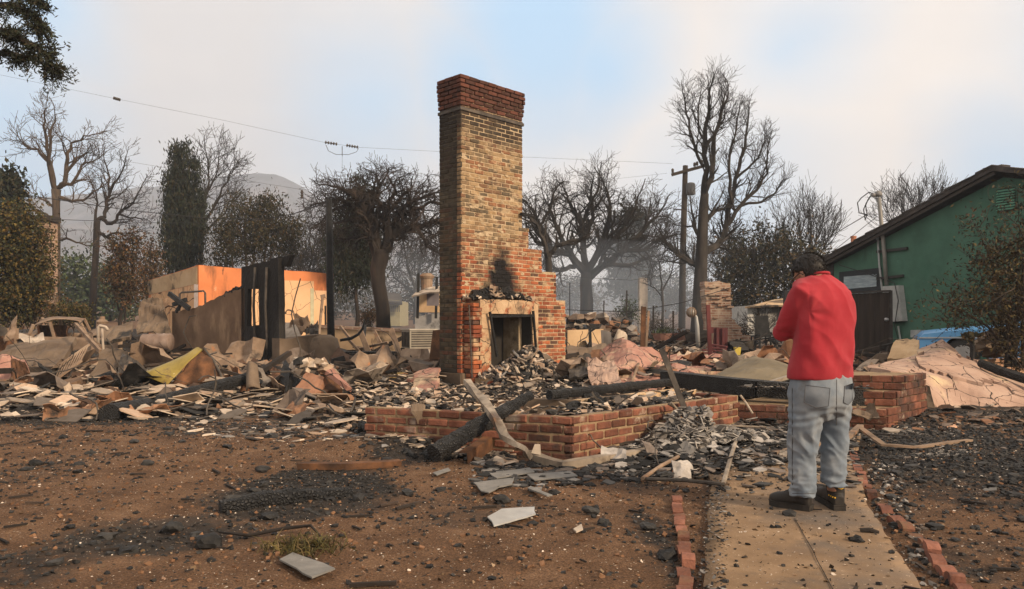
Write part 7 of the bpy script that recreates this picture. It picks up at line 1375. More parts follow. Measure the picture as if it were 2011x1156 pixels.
for i, (px, py, s, lb) in enumerate([(985, 985, .10, 'charcoal lump right of the grey slate patch'), (410, 1072, .13, 'big charcoal lump beside the curved twig'), (70, 913, .09, 'charcoal lump at far left of the dirt'), (290, 913, .09, 'charcoal lump in mid-left dirt'), (515, 926, .10, 'charcoal lump left of the rusty bar'), (340, 1042, .10, 'charcoal lump left of the big one'), (155, 915, .08, 'small charcoal lump near the left edge'), (1160, 1008, .09, 'charcoal lump right of the glass shard'), (1270, 1040, .08, 'charcoal lump near the path edging'), (265, 870, .08, 'charcoal lump close to the pale shards')]):
    mb = MB(); rng = random.Random(400 + i); q = G(px, py); bmx = bmesh.new(); bmesh.ops.create_icosphere(bmx, subdivisions=2, radius=s * .5)
    for v in bmx.verts: v.co = V((v.co.x * 1.2, v.co.y * .9, v.co.z * .62)) * (1 + .5 * mn.noise(v.co * 22 + V((i * 3, 0, 0))))
    mb.add([v.co + q + Z * s * .2 for v in bmx.verts], [tuple(v.index for v in f.verts) for f in bmx.faces]); bmx.free(); solo(mb, 'charcoal_lump', M['charlump'], lb, 'charcoal', group='charcoal lumps on the dirt')
def ribbon(name, label, pts, w_, lip, m, cat_='metal strip', tw=0.0, th=.004):
    """bent sheet-metal channel following a polyline: web plus one folded lip"""
    mb = MB(); q = []
    for i in range(len(pts) - 1):
        for j in range(4): q.append(pts[i].lerp(pts[i + 1], j / 4))
    q.append(pts[-1]); n = len(q); L_ = []; 
    for i in range(n):
        t = (q[min(i + 1, n - 1)] - q[max(i - 1, 0)]).normalized(); s = t.cross(Z).normalized(); a = tw * math.sin(i * .7) ; up_ = s.cross(t).normalized(); s = s * math.cos(a) + up_ * math.sin(a); u_ = s.cross(t).normalized()
        wob = .006 * mn.noise(q[i] * 9)
        L_.append([q[i] - s * w_ / 2 + u_ * wob, q[i] + s * w_ / 2, q[i] + s * w_ / 2 - u_ * lip, q[i] + s * (w_ / 2 - th) - u_ * lip, q[i] + s * (w_ / 2 - th) - u_ * th, q[i] - s * w_ / 2 - u_ * (th - wob)])
    o = 0
    for r in L_: mb.v += [tuple(p) for p in r]
    for i in range(n - 1):
        for k in range(6): mb.f.append((i * 6 + k, i * 6 + (k + 1) % 6, (i + 1) * 6 + (k + 1) % 6, (i + 1) * 6 + k))
    mb.f.append(tuple(range(6))[::-1]); mb.f.append(tuple((n - 1) * 6 + k for k in range(6))); return solo(mb, name, M[m], label, cat_)
ribbon('bent_strip', 'long bent pale metal strip draped over the charred beam', [P(917, 744, 7.8), P(938, 770, 7.25), P(955, 790, 6.85), P(976, 820, 6.42), P(990, 850, 6.28), P(1020, 872, 6.25), P(1042, 892, 6.35)], .075, .045, 'metal_pale', tw=.3)
ribbon('bent_strip', 'pale metal strip lying at the foot of the planter corner', [G(1036, 893) + Z * .05, G(1060, 905) + Z * .05, G(1105, 918) + Z * .05, G(1180, 908) + Z * .06, G(1275, 890) + Z * .05], .09, .06, 'metal_pale')
ribbon('rusty_angle', 'rusty angle iron lying beside the charred beam foot', [G(908, 912) + Z * .10, G(940, 898) + Z * .13, G(988, 872) + Z * .17], .09, .12, 'rust', 'angle iron')
ribbon('rusty_bar', 'flat rusty bar lying across the dirt', [G(588, 920) + Z * .05, G(680, 922) + Z * .055, G(786, 915) + Z * .05], .10, .05, 'rust', 'bar')
ribbon('pale_lath', 'pale flat lath below the long charred timber', [G(352, 802) + Z * .03, P(400, 788, 11.3), P(458, 766, 11.9)], .12, .03, 'metal_pale', 'lath')
ribbon('pale_strip', 'pale metal strip lying on the ground behind the man', [G(1520, 900) + Z * .06, G(1585, 886) + Z * .06, G(1662, 878) + Z * .10, G(1690, 862) + Z * .15], .06, .03, 'rust_pale')
ribbon('pale_strip', 'grey curved metal strip on the black ash right of the man', [G(1690, 866) + Z * .14, G(1735, 884) + Z * .06, G(1800, 884) + Z * .04, G(1905, 868) + Z * .03], .06, .02, 'rust_pale')
ribbon('tin_gutter', 'short pale gutter piece by the far end of the planter', [G(1395, 838) + Z * .08, G(1430, 822) + Z * .10, G(1470, 806) + Z * .12], .13, .05, 'metal_pale')
for i, (a, c, r, m_, lb) in enumerate([(P(1299, 685, 7.9), P(1360, 842, 7.7), .030, 'metal_dark', 'dark metal channel leaning against the planter'), (P(1312, 792, 7.6), G(1440, 872) + Z * .03, .014, 'metal_dark', 'thin dark rod sloping down beside the leaning channel'), (P(1318, 790, 7.5), G(1372, 862) + Z * .03, .012, 'metal_pale', 'short pale rod next to the leaning channel'), (G(1448, 868) + Z * .06, G(1420, 968) + Z * .06, .018, 'metal_pale', 'pale rod lying toward the viewer on the path'), (G(1262, 948) + Z * .03, G(1424, 968) + Z * .06, .014, 'metal_dark', 'dark rod lying across the path edge'), (G(1332, 908) + Z * .05, G(1262, 950) + Z * .04, .015, 'rust_pale', 'short tan rod by the loose edging bricks'), (G(1345, 846) + Z * .06, G(1505, 850) + Z * .06, .012, 'metal_pale', 'thin pale rod on the ash behind the rods'), (P(1454, 776, 8.3), P(1478, 812, 8.2), .012, 'metal_pale', 'short thin rod at the planter far end'), (G(-60, 764) + Z * .1, G(105, 766) + Z * .1, .05, 'metal_pale', 'pale pipe lying at far left'), (G(-60, 792) + Z * .08, G(72, 782) + Z * .09, .05, 'metal_pale', 'second pale pipe nearer the dirt at far left'), (G(1690, 1052) + Z * .03, G(1725, 1054) + Z * .02, .014, 'bark_burnt', 'short charred stick on the path'), (P(1262, 692, 13), P(1238, 760, 10.5), .02, 'rust_pale', 'thin lath on the pink roofing')]):
    mb = MB()
    if r > .028 and i < 2: mb.bar(a, c, .055, .03, up=V((0, 1, 0)))
    else: mb.tube([a, a.lerp(c, .5) + V((0, 0, .01)), c], r, 7)
    solo(mb, 'metal_rod' if m_ != 'bark_burnt' else 'stick', M[m_], lb, 'rod' if m_ != 'bark_burnt' else 'stick')
def flatpiece(name, label, px, m, th=.008, lift=.02, cat_='shard', tilt=.0, rg=.008):
    mb = MB(); q = [G(x, y) + Z * (lift + tilt * i) for i, (x, y) in enumerate(px)]; mb.plate(rag(q, rg, .08, len(label)), Z * -th); return solo(mb, name, M[m] if isinstance(m, str) else m, label, cat_)
slate = mat('grey_slate', [(.3, (.13, .125, .115)), (.6, (.19, .18, .165)), (.8, (.26, .245, .225))], 9, rough=.8, bump=.4, over=[((.40, .36, .31), 40, .66, .7)])
flatpiece('slate_tile', 'grey slate tile on the dirt by the grass tuft', [(549, 1112), (575, 1098), (658, 1130), (613, 1148)], slate, cat_='tile', lift=.035)
flatpiece('glass_shard', 'long pale glass shard on the dirt', [(957, 1024), (985, 1008), (1050, 1004), (1052, 1018), (1000, 1034), (970, 1042)], mat('dusty_glass', [(.3, (.30, .30, .29)), (.7, (.44, .44, .42))], 8, rough=.35, bump=.1, spec=.5), cat_='glass', lift=.03)
for i, px in enumerate([[(930, 955), (1010, 945), (1005, 958), (945, 972)], [(945, 972), (985, 960), (960, 975)], [(1035, 938), (1120, 932), (1135, 942), (1050, 950)], [(960, 935), (1040, 925), (1050, 934), (975, 946)], [(1042, 962), (1085, 980), (1075, 982), (1036, 966)], [(850, 935), (880, 925), (885, 930), (858, 940)]]):
    flatpiece('slate_tile', ['large grey slate piece below the planter corner', 'small grey slate sliver below the large slate', 'grey slate piece right of the large slate', 'grey slate piece nearest the planter wall', 'narrow slate sliver above the glass shard', 'thin slate chip near the beam foot'][i], px, slate, cat_='tile', lift=.03)
flatpiece('plaster_shard', 'orange-pink plaster shard on the black ash at right', [(1856, 840), (1875, 838), (1880, 845), (1862, 848)], flat('pink_plaster', (.62, .36, .22)), lift=.04); flatpiece('plaster_shard', 'white curved shard near the path edging', [(1126, 1052), (1142, 1042), (1145, 1052), (1132, 1058)], 'white_sheet', lift=.04)
sheet_thing('tan_shard', 'tan plaster shard standing by the man left leg', 'shard', [(1527, 902, 6.55), (1546, 908, 6.5), (1546, 884, 6.6), (1532, 884, 6.65)], 'metal_pale', 3, 3, .01, .01)
sheet_thing('tan_shard', 'square tan metal scrap below the planter left wall', 'shard', [(808, 850, 7.8), (832, 845, 7.8), (830, 832, 7.9), (815, 836, 7.9)], 'metal_pale', 3, 3, .008, .02, 4)
sheet_thing('tin_scrap', 'forked grey tin scrap below the planter left wall', 'scrap', [(845, 865, 7.5), (866, 862, 7.5), (888, 842, 7.7), (838, 840, 7.7)], 'metal_pale', 6, 4, .008, .08, 6)
sheet_thing('tin_scrap', 'small upright tan scrap at planter corner foot', 'scrap', [(1043, 890, 6.5), (1062, 894, 6.5), (1061, 872, 6.55), (1050, 872, 6.55)], 'metal_pale', 3, 3, .008, .01)
sheet_thing('ash_sheet', 'crumpled grey burnt sheet below the steps', 'sheet', [(1672, 828, 8.2), (1730, 830, 8.0), (1718, 796, 8.3), (1682, 792, 8.5)], 'stucco_grey', 8, 7, .015, .14, 4, 71)
sheet_thing('ash_sheet', 'grey crumpled rag of roofing on the ash pile', 'sheet', [(1335, 828, 7.4), (1365, 850, 7.2), (1382, 836, 7.5), (1350, 822, 7.6)], 'stucco_grey', 8, 7, .012, .12, 6, 72)
sheet_thing('ash_sheet', 'curled dark sheet on the ash near the edging', 'sheet', [(1300, 900, 6.7), (1340, 902, 6.6), (1352, 886, 6.9), (1312, 886, 7.0)], 'metal_dark', 8, 5, .012, .08, 5, 73)
# inner curb with charred sill on top
ic = thing('inner_curb', 'tan concrete curb inside the planter with charred sill', 'curb', P(1132, 800, 8.6)); a, c, l = P(1133, 796, 8.4), P(1345, 766, 11.2), P(1065, 790, 9.0); 
c = a + U * 3.0; mb = MB(); mb.bar(V((a.x, a.y, .22)), V((c.x, c.y, .22)), .12, .24); fixn(mb.build('curb', M['siding'], ic)); mb = MB(); mb.bar(V((a.x, a.y, .218)) - W * .02, V((a.x, a.y, .218)) + E1 * .6, .12, .236); fixn(mb.build('curb', M['stucco_grey'], ic))
log('charred_sill', 'long thin charred timber along the inner curb', [V((a.x, a.y, .40)) + W * .14 - U * .3, V((a.x, a.y, .41)) + W * .16 + U * 1.2, V((c.x, c.y, .42)) + W * .12], [.055, .06, .05], 9, cat_='timber', amp=.1)
for i, (px, py, D, s, lb) in enumerate([(1125, 800, 8.2, .2, 'black lump on the planter bed by the curb corner'), (1170, 792, 8.3, .26, 'black lump on the planter bed before the curb'), (1215, 790, 8.5, .28, 'longer black lump on the planter bed'), (1160, 780, 8.6, .16, 'black piece leaning on the curb')]):
    log('charred_lump', lb, [P(px - 14, py, D), P(px + 14, py - 3, D + .1)], [s * .22, s * .3], 500 + i, cat_='charcoal', amp=.4)
mb = MB(); rng = random.Random(3)
for k in range(14): x = 824 + rng.gauss(0, 6); mb.tube([P(x, 796, 7.32), P(x + rng.gauss(0, 2), 808, 7.24), P(828 + rng.gauss(0, 3), 820 + rng.uniform(0, 14), 7.24)], [.025, .02, .008], 5)
solo(mb, 'melted_rag', M['stucco_grey'], 'grey melted rag hanging over the planter wall', 'rag')
# scalloped brick edging along the path
def scallop():
    bm = bmesh.new(); n = 5; L_, D_, H_ = .142, .062, .10; prof = [(-L_ / 2, -H_)] + [(L_ / 2 * math.sin(a), H_ * .2 * math.cos(a)) for a in np.linspace(-1.35, 1.35, 7)] + [(L_ / 2, -H_)]
    va = [bm.verts.new((x, -D_ / 2, z)) for x, z in prof]; vb = [bm.verts.new((x, D_ / 2, z)) for x, z in prof]; bm.faces.new(va); bm.faces.new(vb[::-1])
    for i in range(len(prof)): j = (i + 1) % len(prof); bm.faces.new((va[i], vb[i], vb[j], va[j]))
    bmesh.ops.recalc_face_normals(bm, faces=bm.faces); me_ = bpy.data.meshes.new('brick'); bm.to_mesh(me_); bm.free(); me_.materials.append(M['edge_brick']); return me_
scm = scallop(); rng = random.Random(12)
def edging(label, pts, skip=()):
    t = thing('brick_edging', label, 'edging', V((*pts[0], 0))); L_ = []; acc = 0; i = 0
    pp = [V((x, y, 0)) for x, y in pts]; tot = sum((a - c).length for a, c in zip(pp, pp[1:])); n = int(tot / .15)
    for k in range(n):
        if k in skip: continue
        s = (k + .5) * .15; j = 0
        while j < len(pp) - 2 and s > (pp[j + 1] - pp[j]).length: s -= (pp[j + 1] - pp[j]).length; j += 1
        d = (pp[j + 1] - pp[j]).normalized(); p = pp[j] + d * s; ob = bpy.data.objects.new('brick', scm); col.objects.link(ob); ob.parent = t
        ob.location = p - V(t['_o']) + V((rng.gauss(0, .008), 0, .006 + rng.gauss(0, .012))); ob.rotation_euler = (rng.gauss(0, .06), rng.gauss(0, .07), math.atan2(d.y, d.x) + rng.gauss(0, .05))
edging('red scalloped brick edging along the left side of the path', [(G(1349, 1180).x, G(1349, 1180).y), (G(1345, 1100).x, G(1345, 1100).y), (G(1336, 1020).x, G(1336, 1020).y), (G(1322, 972).x, G(1322, 972).y)])
edging('short broken run of edging bricks by the ash pile', [(G(1324, 945).x, G(1324, 945).y), (G(1338, 905).x, G(1338, 905).y)])
edging('red scalloped brick edging along the right side of the path', [(G(1900, 1175).x, G(1900, 1175).y), (G(1830, 1085).x, G(1830, 1085).y), (G(1765, 1025).x, G(1765, 1025).y), (G(1705, 965).x, G(1705, 965).y), (G(1680, 910).x, G(1680, 910).y), (G(1672, 885).x, G(1672, 885).y)], skip=(9, 12))
# tufts of dry grass and the curved twig
def tuft(label, px, py, n, h_, seed, spread=.12):
    rng = random.Random(seed); b = G(px, py); mb = MB()
    for i in range(n):
        a = b + V((rng.gauss(0, spread), rng.gauss(0, spread * .7), 0)); a.z = gz(a.x, a.y); d = V((rng.gauss(0, .7), rng.gauss(0, .7), 1)).normalized(); L_ = h_ * rng.uniform(.5, 1.2); m = a + d * L_ * .55; e = m + (d + V((0, 0, -.7))).normalized() * L_ * .5; s = d.cross(V((rng.gauss(0, 1), rng.gauss(0, 1), .2))).normalized() * .003
        k = len(mb.v); mb.v += [tuple(a - s), tuple(a + s), tuple(m + s), tuple(m - s), tuple(e)]; mb.f += [(k, k + 1, k + 2, k + 3), (k + 3, k + 2, k + 4)]
    return tag(mb.build('grass_tuft', M['grass'], None, b, kind='stuff'), label, 'grass')
tuft('olive grass tuft above the slate tile', 597, 1082, 300, .11, 1, .09)
mb = MB(); mb.tube([G(430, 1052) + Z * .02, G(490, 1062) + Z * .03, G(560, 1055) + Z * .05, G(610, 1053) + Z * .06, G(640, 1075) + Z * .03], [.006, .009, .01, .008, .004], 6); solo(mb, 'curved_twig', M['bark_burnt'], 'curved bare twig arching over the grass tuft', 'twig', smooth=True)
# ------------------------------------------------------------------ the man
DM = 4.66; FT = .02
def pp(px, py, dy=0.0):                                   # point on the man, dy = depth from his centre line
    q = P(px, py, DM); return V((q.x * (1 + dy / DM * 0), DM + dy, q.z))
man = thing('person', 'man in red long-sleeved shirt and faded jeans seen from behind, head bowed', 'person', V((pp(1605, 1000).x, DM, FT)))
TH = RAD(24); fw = V((-math.sin(TH), math.cos(TH), 0)); rt = V((math.cos(TH), math.sin(TH), 0))
def loft(mb, rings, n=22, e=2.0):
    """rings: (centre, half-axis a, half-axis b) -> closed skin"""
    o = len(mb.v)
    for c, a, b_ in rings:
        for k in range(n):
            t_ = 2 * math.pi * k / n; ct, st_ = math.cos(t_), math.sin(t_)
            x = math.copysign(abs(ct) ** (2 / e), ct); y = math.copysign(abs(st_) ** (2 / e), st_); mb.v.append(tuple(c + a * x + b_ * y))
    for i in range(len(rings) - 1):
        for k in range(n): mb.f.append((o + i * n + k, o + i * n + (k + 1) % n, o + (i + 1) * n + (k + 1) % n, o + (i + 1) * n + k))
    mb.f.append(tuple(o + k for k in range(n))[::-1]); mb.f.append(tuple(o + (len(rings) - 1) * n + k for k in range(n)))
def limb(mb, pts, rad, n=16, flatn=None):
    q = []; m = len(pts)
    for i, p in enumerate(pts):
        t = (pts[min(i + 1, m - 1)] - pts[max(i - 1, 0)]).normalized(); a = t.cross(fw)
        if a.length < .2: a = t.cross(rt)
        a.normalize(); b_ = t.cross(a); q.append((p, a * rad[i], b_ * rad[i]))
    loft(mb, q, n)
def ball(mb, c, rx, ry, rz, R=None, n=14):
    bmx = bmesh.new(); bmesh.ops.create_uvsphere(bmx, u_segments=n, v_segments=n, radius=1)
    pts = [V((v.co.x * rx, v.co.y * ry, v.co.z * rz)) for v in bmx.verts]
    if R is not None: pts = [R @ p for p in pts]
    mb.add([p + c for p in pts], [tuple(v.index for v in f.verts) for f in bmx.faces]); bmx.free()
def skin_mesh(mb, name, m, voxel, smooth=4, disp=None, fac=.5):
    """union the overlapping solids into one continuous surface (voxel remesh), relax it, then push in the folds"""
    me_ = bpy.data.meshes.new('tmp'); me_.from_pydata(mb.v, [], mb.f); ob = bpy.data.objects.new('tmp', me_); col.objects.link(ob); fixn(ob)
    r = ob.modifiers.new('r', 'REMESH'); r.mode = 'VOXEL'; r.voxel_size = voxel; s = ob.modifiers.new('s', 'SMOOTH'); s.factor = fac; s.iterations = smooth
    dg = bpy.context.evaluated_depsgraph_get(); res = bpy.data.meshes.new_from_object(ob.evaluated_get(dg)); bpy.data.objects.remove(ob)
    res.name = name; o0 = V(man['_o']); n = len(res.vertices)
    co = np.empty(n * 3, np.float32); res.vertices.foreach_get('co', co); co = co.reshape(-1, 3)
    if disp:
        no = np.empty(n * 3, np.float32); res.vertex_normals.foreach_get('vector', no); no = no.reshape(-1, 3)
        d = np.array([disp(V(p)) for p in co], np.float32); co = co + no * d[:, None]
    bv = BVHTree.FromPolygons([V(p) for p in co], [tuple(p.vertices) for p in res.polygons])
    co = co - np.array(o0, np.float32); res.vertices.foreach_set('co', co.ravel()); res.materials.clear(); res.materials.append(m); res.polygons.foreach_set('use_smooth', [True] * len(res.polygons)); res.update()
    ob = bpy.data.objects.new(name, res); col.objects.link(ob); ob.parent = man; ob['_o'] = tuple(o0); return ob, bv
def fold(p, sx, sy, sz, seed=0): q = V((p.x * sx, p.y * sy, p.z * sz)) + V((seed, 0, 0)); return .25 - 1.6 * abs(mn.noise(q))
# --- head frame
ALPHA = RAD(29); PITCH = RAD(28)
HR = Matrix.Rotation(ALPHA, 3, 'Z') @ Matrix.Rotation(-PITCH, 3, 'X'); HC = pp(1597, 537, .06)
def hp_(x, y, z): return HC + HR @ V((x, y, z))
skin = mat('skin', [(.3, (.27, .135, .085)), (.7, (.36, .19, .125))], 20, rough=.55, bump=.1, bscale=120, dist=.001)
redm = mat('red_jersey', [(.25, (.22, .013, .021)), (.5, (.30, .023, .033)), (.8, (.38, .046, .056))], 3.5, 8, rough=.92, bump=.25, bscale=420, dist=.001, spec=.15)
jm = mat('faded_denim', [(.22, (.07, .098, .135)), (.5, (.15, .18, .215)), (.8, (.29, .305, .315))], 4.5, 8, rough=.95, bump=.35, bscale=500, dist=.001, spec=.1, over=[((.13, .115, .095), 3.0, .58, .74)])
body = MB()
ball(body, hp_(0, -.008, .022), .076, .096, .098, HR, 20); ball(body, hp_(0, .026, -.045), .060, .070, .075, HR, 16); ball(body, hp_(0, .055, -.085), .038, .038, .030, HR); ball(body, hp_(0, .098, -.025), .014, .020, .024, HR, 10); ball(body, hp_(0, .078, .02), .052, .02, .016, HR)
ball(body, hp_(0, .083, -.062), .026, .016, .008, HR, 10); ball(body, hp_(0, .083, -.072), .024, .015, .008, HR, 10)
for s_ in (-1, 1): ball(body, hp_(s_ * .079, -.006, -.012), .010, .019, .031, HR, 12); ball(body, hp_(s_ * .073, -.002, -.03), .010, .012, .014, HR, 10)
nb = pp(1612, 552, .02); limb(body, [nb - Z * .05, nb, hp_(0, -.03, -.05), hp_(0, -.02, -.02)], [.075, .066, .060, .06])
loft(body, [(pp(x, y, d), rt * a, fw * b_) for x, y, a, b_, d in ((1612, 790, .19, .14, 0), (1611, 730, .19, .13, 0), (1616, 640, .185, .11, .0), (1617, 585, .185, .10, .015), (1613, 560, .12, .08, .02))])
def hand(mb, wrist, d, nrm, side, curl=1.0):
    """palm and five bent fingers; d = finger direction, nrm = back of hand, side = +1 thumb toward nrm x d"""
    d = d.normalized(); s = nrm.cross(d).normalized() * side; nrm = d.cross(s).normalized() * side
    loft(mb, [(wrist, s * .028, nrm * .020), (wrist + d * .03, s * .036, nrm * .017), (wrist + d * .07, s * .042, nrm * .015), (wrist + d * .095, s * .040, nrm * .012)], 12, 2.6)
    for k, (off, ln) in enumerate(((.030, .068), (.011, .078), (-.009, .072), (-.028, .056))):
        q = wrist + d * .088 + s * off; a1, a2, a3 = .5 * curl, 1.2 * curl, 1.8 * curl; e = lambda a: d * math.cos(a) - nrm * math.sin(a)
        p1 = q + e(a1) * ln * .45; p2 = p1 + e(a2) * ln * .32; p3 = p2 + e(a3) * ln * .24; limb(mb, [q - d * .02, q, p1, p2, p3], [.0095, .0095, .009, .0082, .0065], 8)
    q = wrist + d * .03 + s * .03; t1 = q + (d * .6 + s * .7 - nrm * .3).normalized() * .04; t2 = t1 + (d * .8 + s * .15 - nrm * .6).normalized() * .032; limb(mb, [q - s * .015, q, t1, t2], [.013, .0125, .0105, .0085], 8)
LS, LE = pp(1569, 574, -.06), pp(1545, 652, .06); LWt = pp(1576, 640, .30); RS, RE = pp(1662, 580, .08), pp(1664, 654, .14); RWt = pp(1640, 640, .38)
limb(body, [LS, LS.lerp(LE, .5), LE, LE.lerp(LWt, .5), LWt], [.06, .052, .045, .042, .030]); limb(body, [RS, RS.lerp(RE, .5), RE, RE.lerp(RWt, .5), RWt], [.06, .052, .045, .042, .030])
PHC = pp(1606, 632, .46)
hand(body, LWt, (PHC - LWt) + V((-.03, 0, 0)), V((-.8, .2, -.5)), 1, .8); hand(body, RWt, (PHC - RWt) + V((.03, 0, 0)), V((.7, .5, -.4)), -1, .8)
LH, LKn, LA = pp(1580, 800, -.03), pp(1577, 893, .01), pp(1577, 975, .0); RH, RKn, RA = pp(1645, 800, .05), pp(1645, 893, .06), pp(1645, 968, .06)
for a, k, e in ((LH, LKn, LA), (RH, RKn, RA)): limb(body, [a + Z * .06, a, a.lerp(k, .5), k, k.lerp(e, .4), e], [.09, .088, .075, .055, .052, .038])
for m_ in (redm, jm):
    q_ = m_.node_tree.nodes['Principled BSDF']; q_.inputs['Sheen Weight'].default_value = .10; q_.inputs['Sheen Roughness'].default_value = .6; q_.inputs['Specular IOR Level'].default_value = .05
skin_mesh(body, 'body', skin, .0065, 3)
# --- hair, eyes, glasses
hm_ = MB(); bmx = bmesh.new(); bmesh.ops.create_uvsphere(bmx, u_segments=40, v_segments=28, radius=1); keep = []
for v in bmx.verts:
    c = V((v.co.x * .0835, v.co.y * .104 - .008, v.co.z * .106 + .022)); c += v.co * (.004 * mn.noise(c * 60) + .003 * mn.noise(c * 150)); v.co = c
for f in list(bmx.faces):
    c = f.calc_center_median(); line = -.064 if c.y < -.05 else -.064 + (c.y + .05) * 1.25
    if c.y > .06: line = .045
    if abs(c.x) > .066 and c.y > -.02: line = max(line, .012)
    if c.z < line + .004 * mn.noise(c * 90): bmx.faces.remove(f) if False else keep.append(f)
bmesh.ops.delete(bmx, geom=keep, context='FACES'); bmesh.ops.solidify(bmx, geom=list(bmx.faces), thickness=.006)
hm_.add([hp_(*v.co) for v in bmx.verts], [tuple(l.vert.index for l in f.loops) for f in bmx.faces] if bmx.verts.index_update() is None else []); bmx.free()
hairm = mat('black_hair', [(.3, (.006, .005, .004)), (.7, (.022, .016, .013))], 60, rough=.5, bump=.9, bscale=140, dist=.004, stretch=(1, 1, .35), spec=.4)
fixn(hm_.build('hair', hairm, man, smooth=True))
st_ = MB(); rng = random.Random(8)                       # short strands so the outline is not smooth
for i in range(1500):
    th = rng.uniform(0, 6.283); ph = math.acos(rng.uniform(-.55, 1)); d = V((math.sin(ph) * math.cos(th), math.sin(ph) * math.sin(th), math.cos(ph))); c = V((d.x * .085, d.y * .106 - .008, d.z * .108 + .022))
    line = -.060 if c.y < -.05 else -.060 + (c.y + .05) * 1.25
    if c.y > .06: line = .05
    if abs(c.x) > .066 and c.y > -.02: line = max(line, .014)
    if c.z < line: continue
    t_ = (V((0, 0, -1)) - d * -d.z); t_ = t_.normalized() if t_.length > .1 else V((0, -1, 0)); e = c + d * .005 + (t_ + V((rng.gauss(0, .3), rng.gauss(0, .3), rng.gauss(0, .3)))) * .018; st_.tube([hp_(*c), hp_(*(c.lerp(e, .5) + d * .003)), hp_(*e)], [.0012, .001, .0004], 3, cap=False)
st_.build('hair_strands', hairm, man, kind='stuff')
for s_ in (-1, 1): mb = MB(); ball(mb, hp_(s_ * .031, .083, -.002), .012, .010, .011, HR, 10); fixn(mb.build('eye', flat('eye%d' % s_, (.5, .48, .45), rough=.2), man, smooth=True))
gs = MB()
for s_ in (-1, 1):
    gs.tube([hp_(s_ * .031 + .026 * math.cos(a), .108, -.004 + .02 * math.sin(a)) for a in np.linspace(0, 6.283, 15)], .0022, 5); gs.tube([hp_(s_ * .058, .108, 0), hp_(s_ * .084, .05, 0), hp_(s_ * .088, -.005, .004), hp_(s_ * .085, -.02, -.02)], .0032, 6)
gs.tube([hp_(-.006, .110, 0), hp_(.006, .110, 0)], .0022, 5); gl_o = gs.build('glasses', flat('black_plastic', (.012, .012, .013), rough=.3), man, smooth=True)
# --- shirt
sh_ = MB()
loft(sh_, [(pp(x, y, 0) + fw * d, rt * a, fw * b_) for x, y, a, b_, d in ((1610, 744, .212, .146, 0), (1611, 735, .214, .150, 0), (1612, 715, .210, .150, -.004), (1614, 690, .205, .146, -.006), (1618, 655, .200, .138, -.006), (1620, 620, .202, .134, -.004), (1619, 592, .206, .128, .0), (1616, 571, .204, .116, .006), (1612, 557, .184, .100, .014), (1610, 548, .128, .086, .022), (1612, 542, .084, .074, .028), (1613, 538, .068, .066, .032))], 40, 2.25)
limb(sh_, [pp(1588, 566, -.03), LS + V((-.002, 0, .0)), LS.lerp(LE, .4), LS.lerp(LE, .8), LE + V((0, .01, -.004)), LE.lerp(LWt, .35), LE.lerp(LWt, .75), LWt - (LWt - LE) * .04], [.068, .073, .070, .066, .066, .058, .050, .043], 22)
limb(sh_, [pp(1636, 572, .05), RS, RS.lerp(RE, .5), RS.lerp(RE, .9), RE + V((0, .02, -.004)), RE.lerp(RWt, .35), RE.lerp(RWt, .75), RWt - (RWt - RE) * .04], [.066, .072, .066, .060, .058, .055, .050, .043], 22)
def shirt_d(p):
    h_ = p.z; d = .009 * fold(p, 7, 7, 2.6) + .011 * fold(V((p.x + p.z * .5, p.y, p.z)), 9, 9, 4, 7) + .0014 * mn.noise(p * 26)
    # drag lines fanning from the left armpit toward the middle of the back
    ap = pp(1572, 612); v = p - ap; rr = math.hypot(v.x, v.z)
    if v.x > 0 and rr < .26: ang = math.atan2(v.z, v.x); d += .0045 * math.sin(ang * 7 + 3.4 * mn.noise(p * 8)) * math.exp(-((rr - .09) / .09) ** 2)
    if h_ < 1.0: d += .006 * math.sin(p.x * 46 + 3 * mn.noise(V((p.x * 3, p.y * 3, p.z * 5)))) * min(1, (1.02 - h_) / .14)
    le = (p - LE).length
    if le < .16: d += .008 * fold(p, 10, 10, 34, 3) * (1 - le / .16)
    d += .003 * math.sin((p.x * .6 + p.z) * 60 + 4 * mn.noise(p * 5)) * max(0, mn.noise(p * 4 + V((3, 0, 0))))
    return d * max(.1, min(1, (h_ - .84) / .07))
sho, shbv = skin_mesh(sh_, 'shirt', redm, .0075, 8, shirt_d)
cl_ = MB(); cl_.tube([pp(1613, 539) + fw * .032 + rt * .068 * math.cos(a) + fw * .066 * math.sin(a) + Z * (.012 * -math.sin(a)) for a in np.linspace(0, 6.283, 25)], .0085, 8); cl_.build('collar', redm, sho, smooth=True)
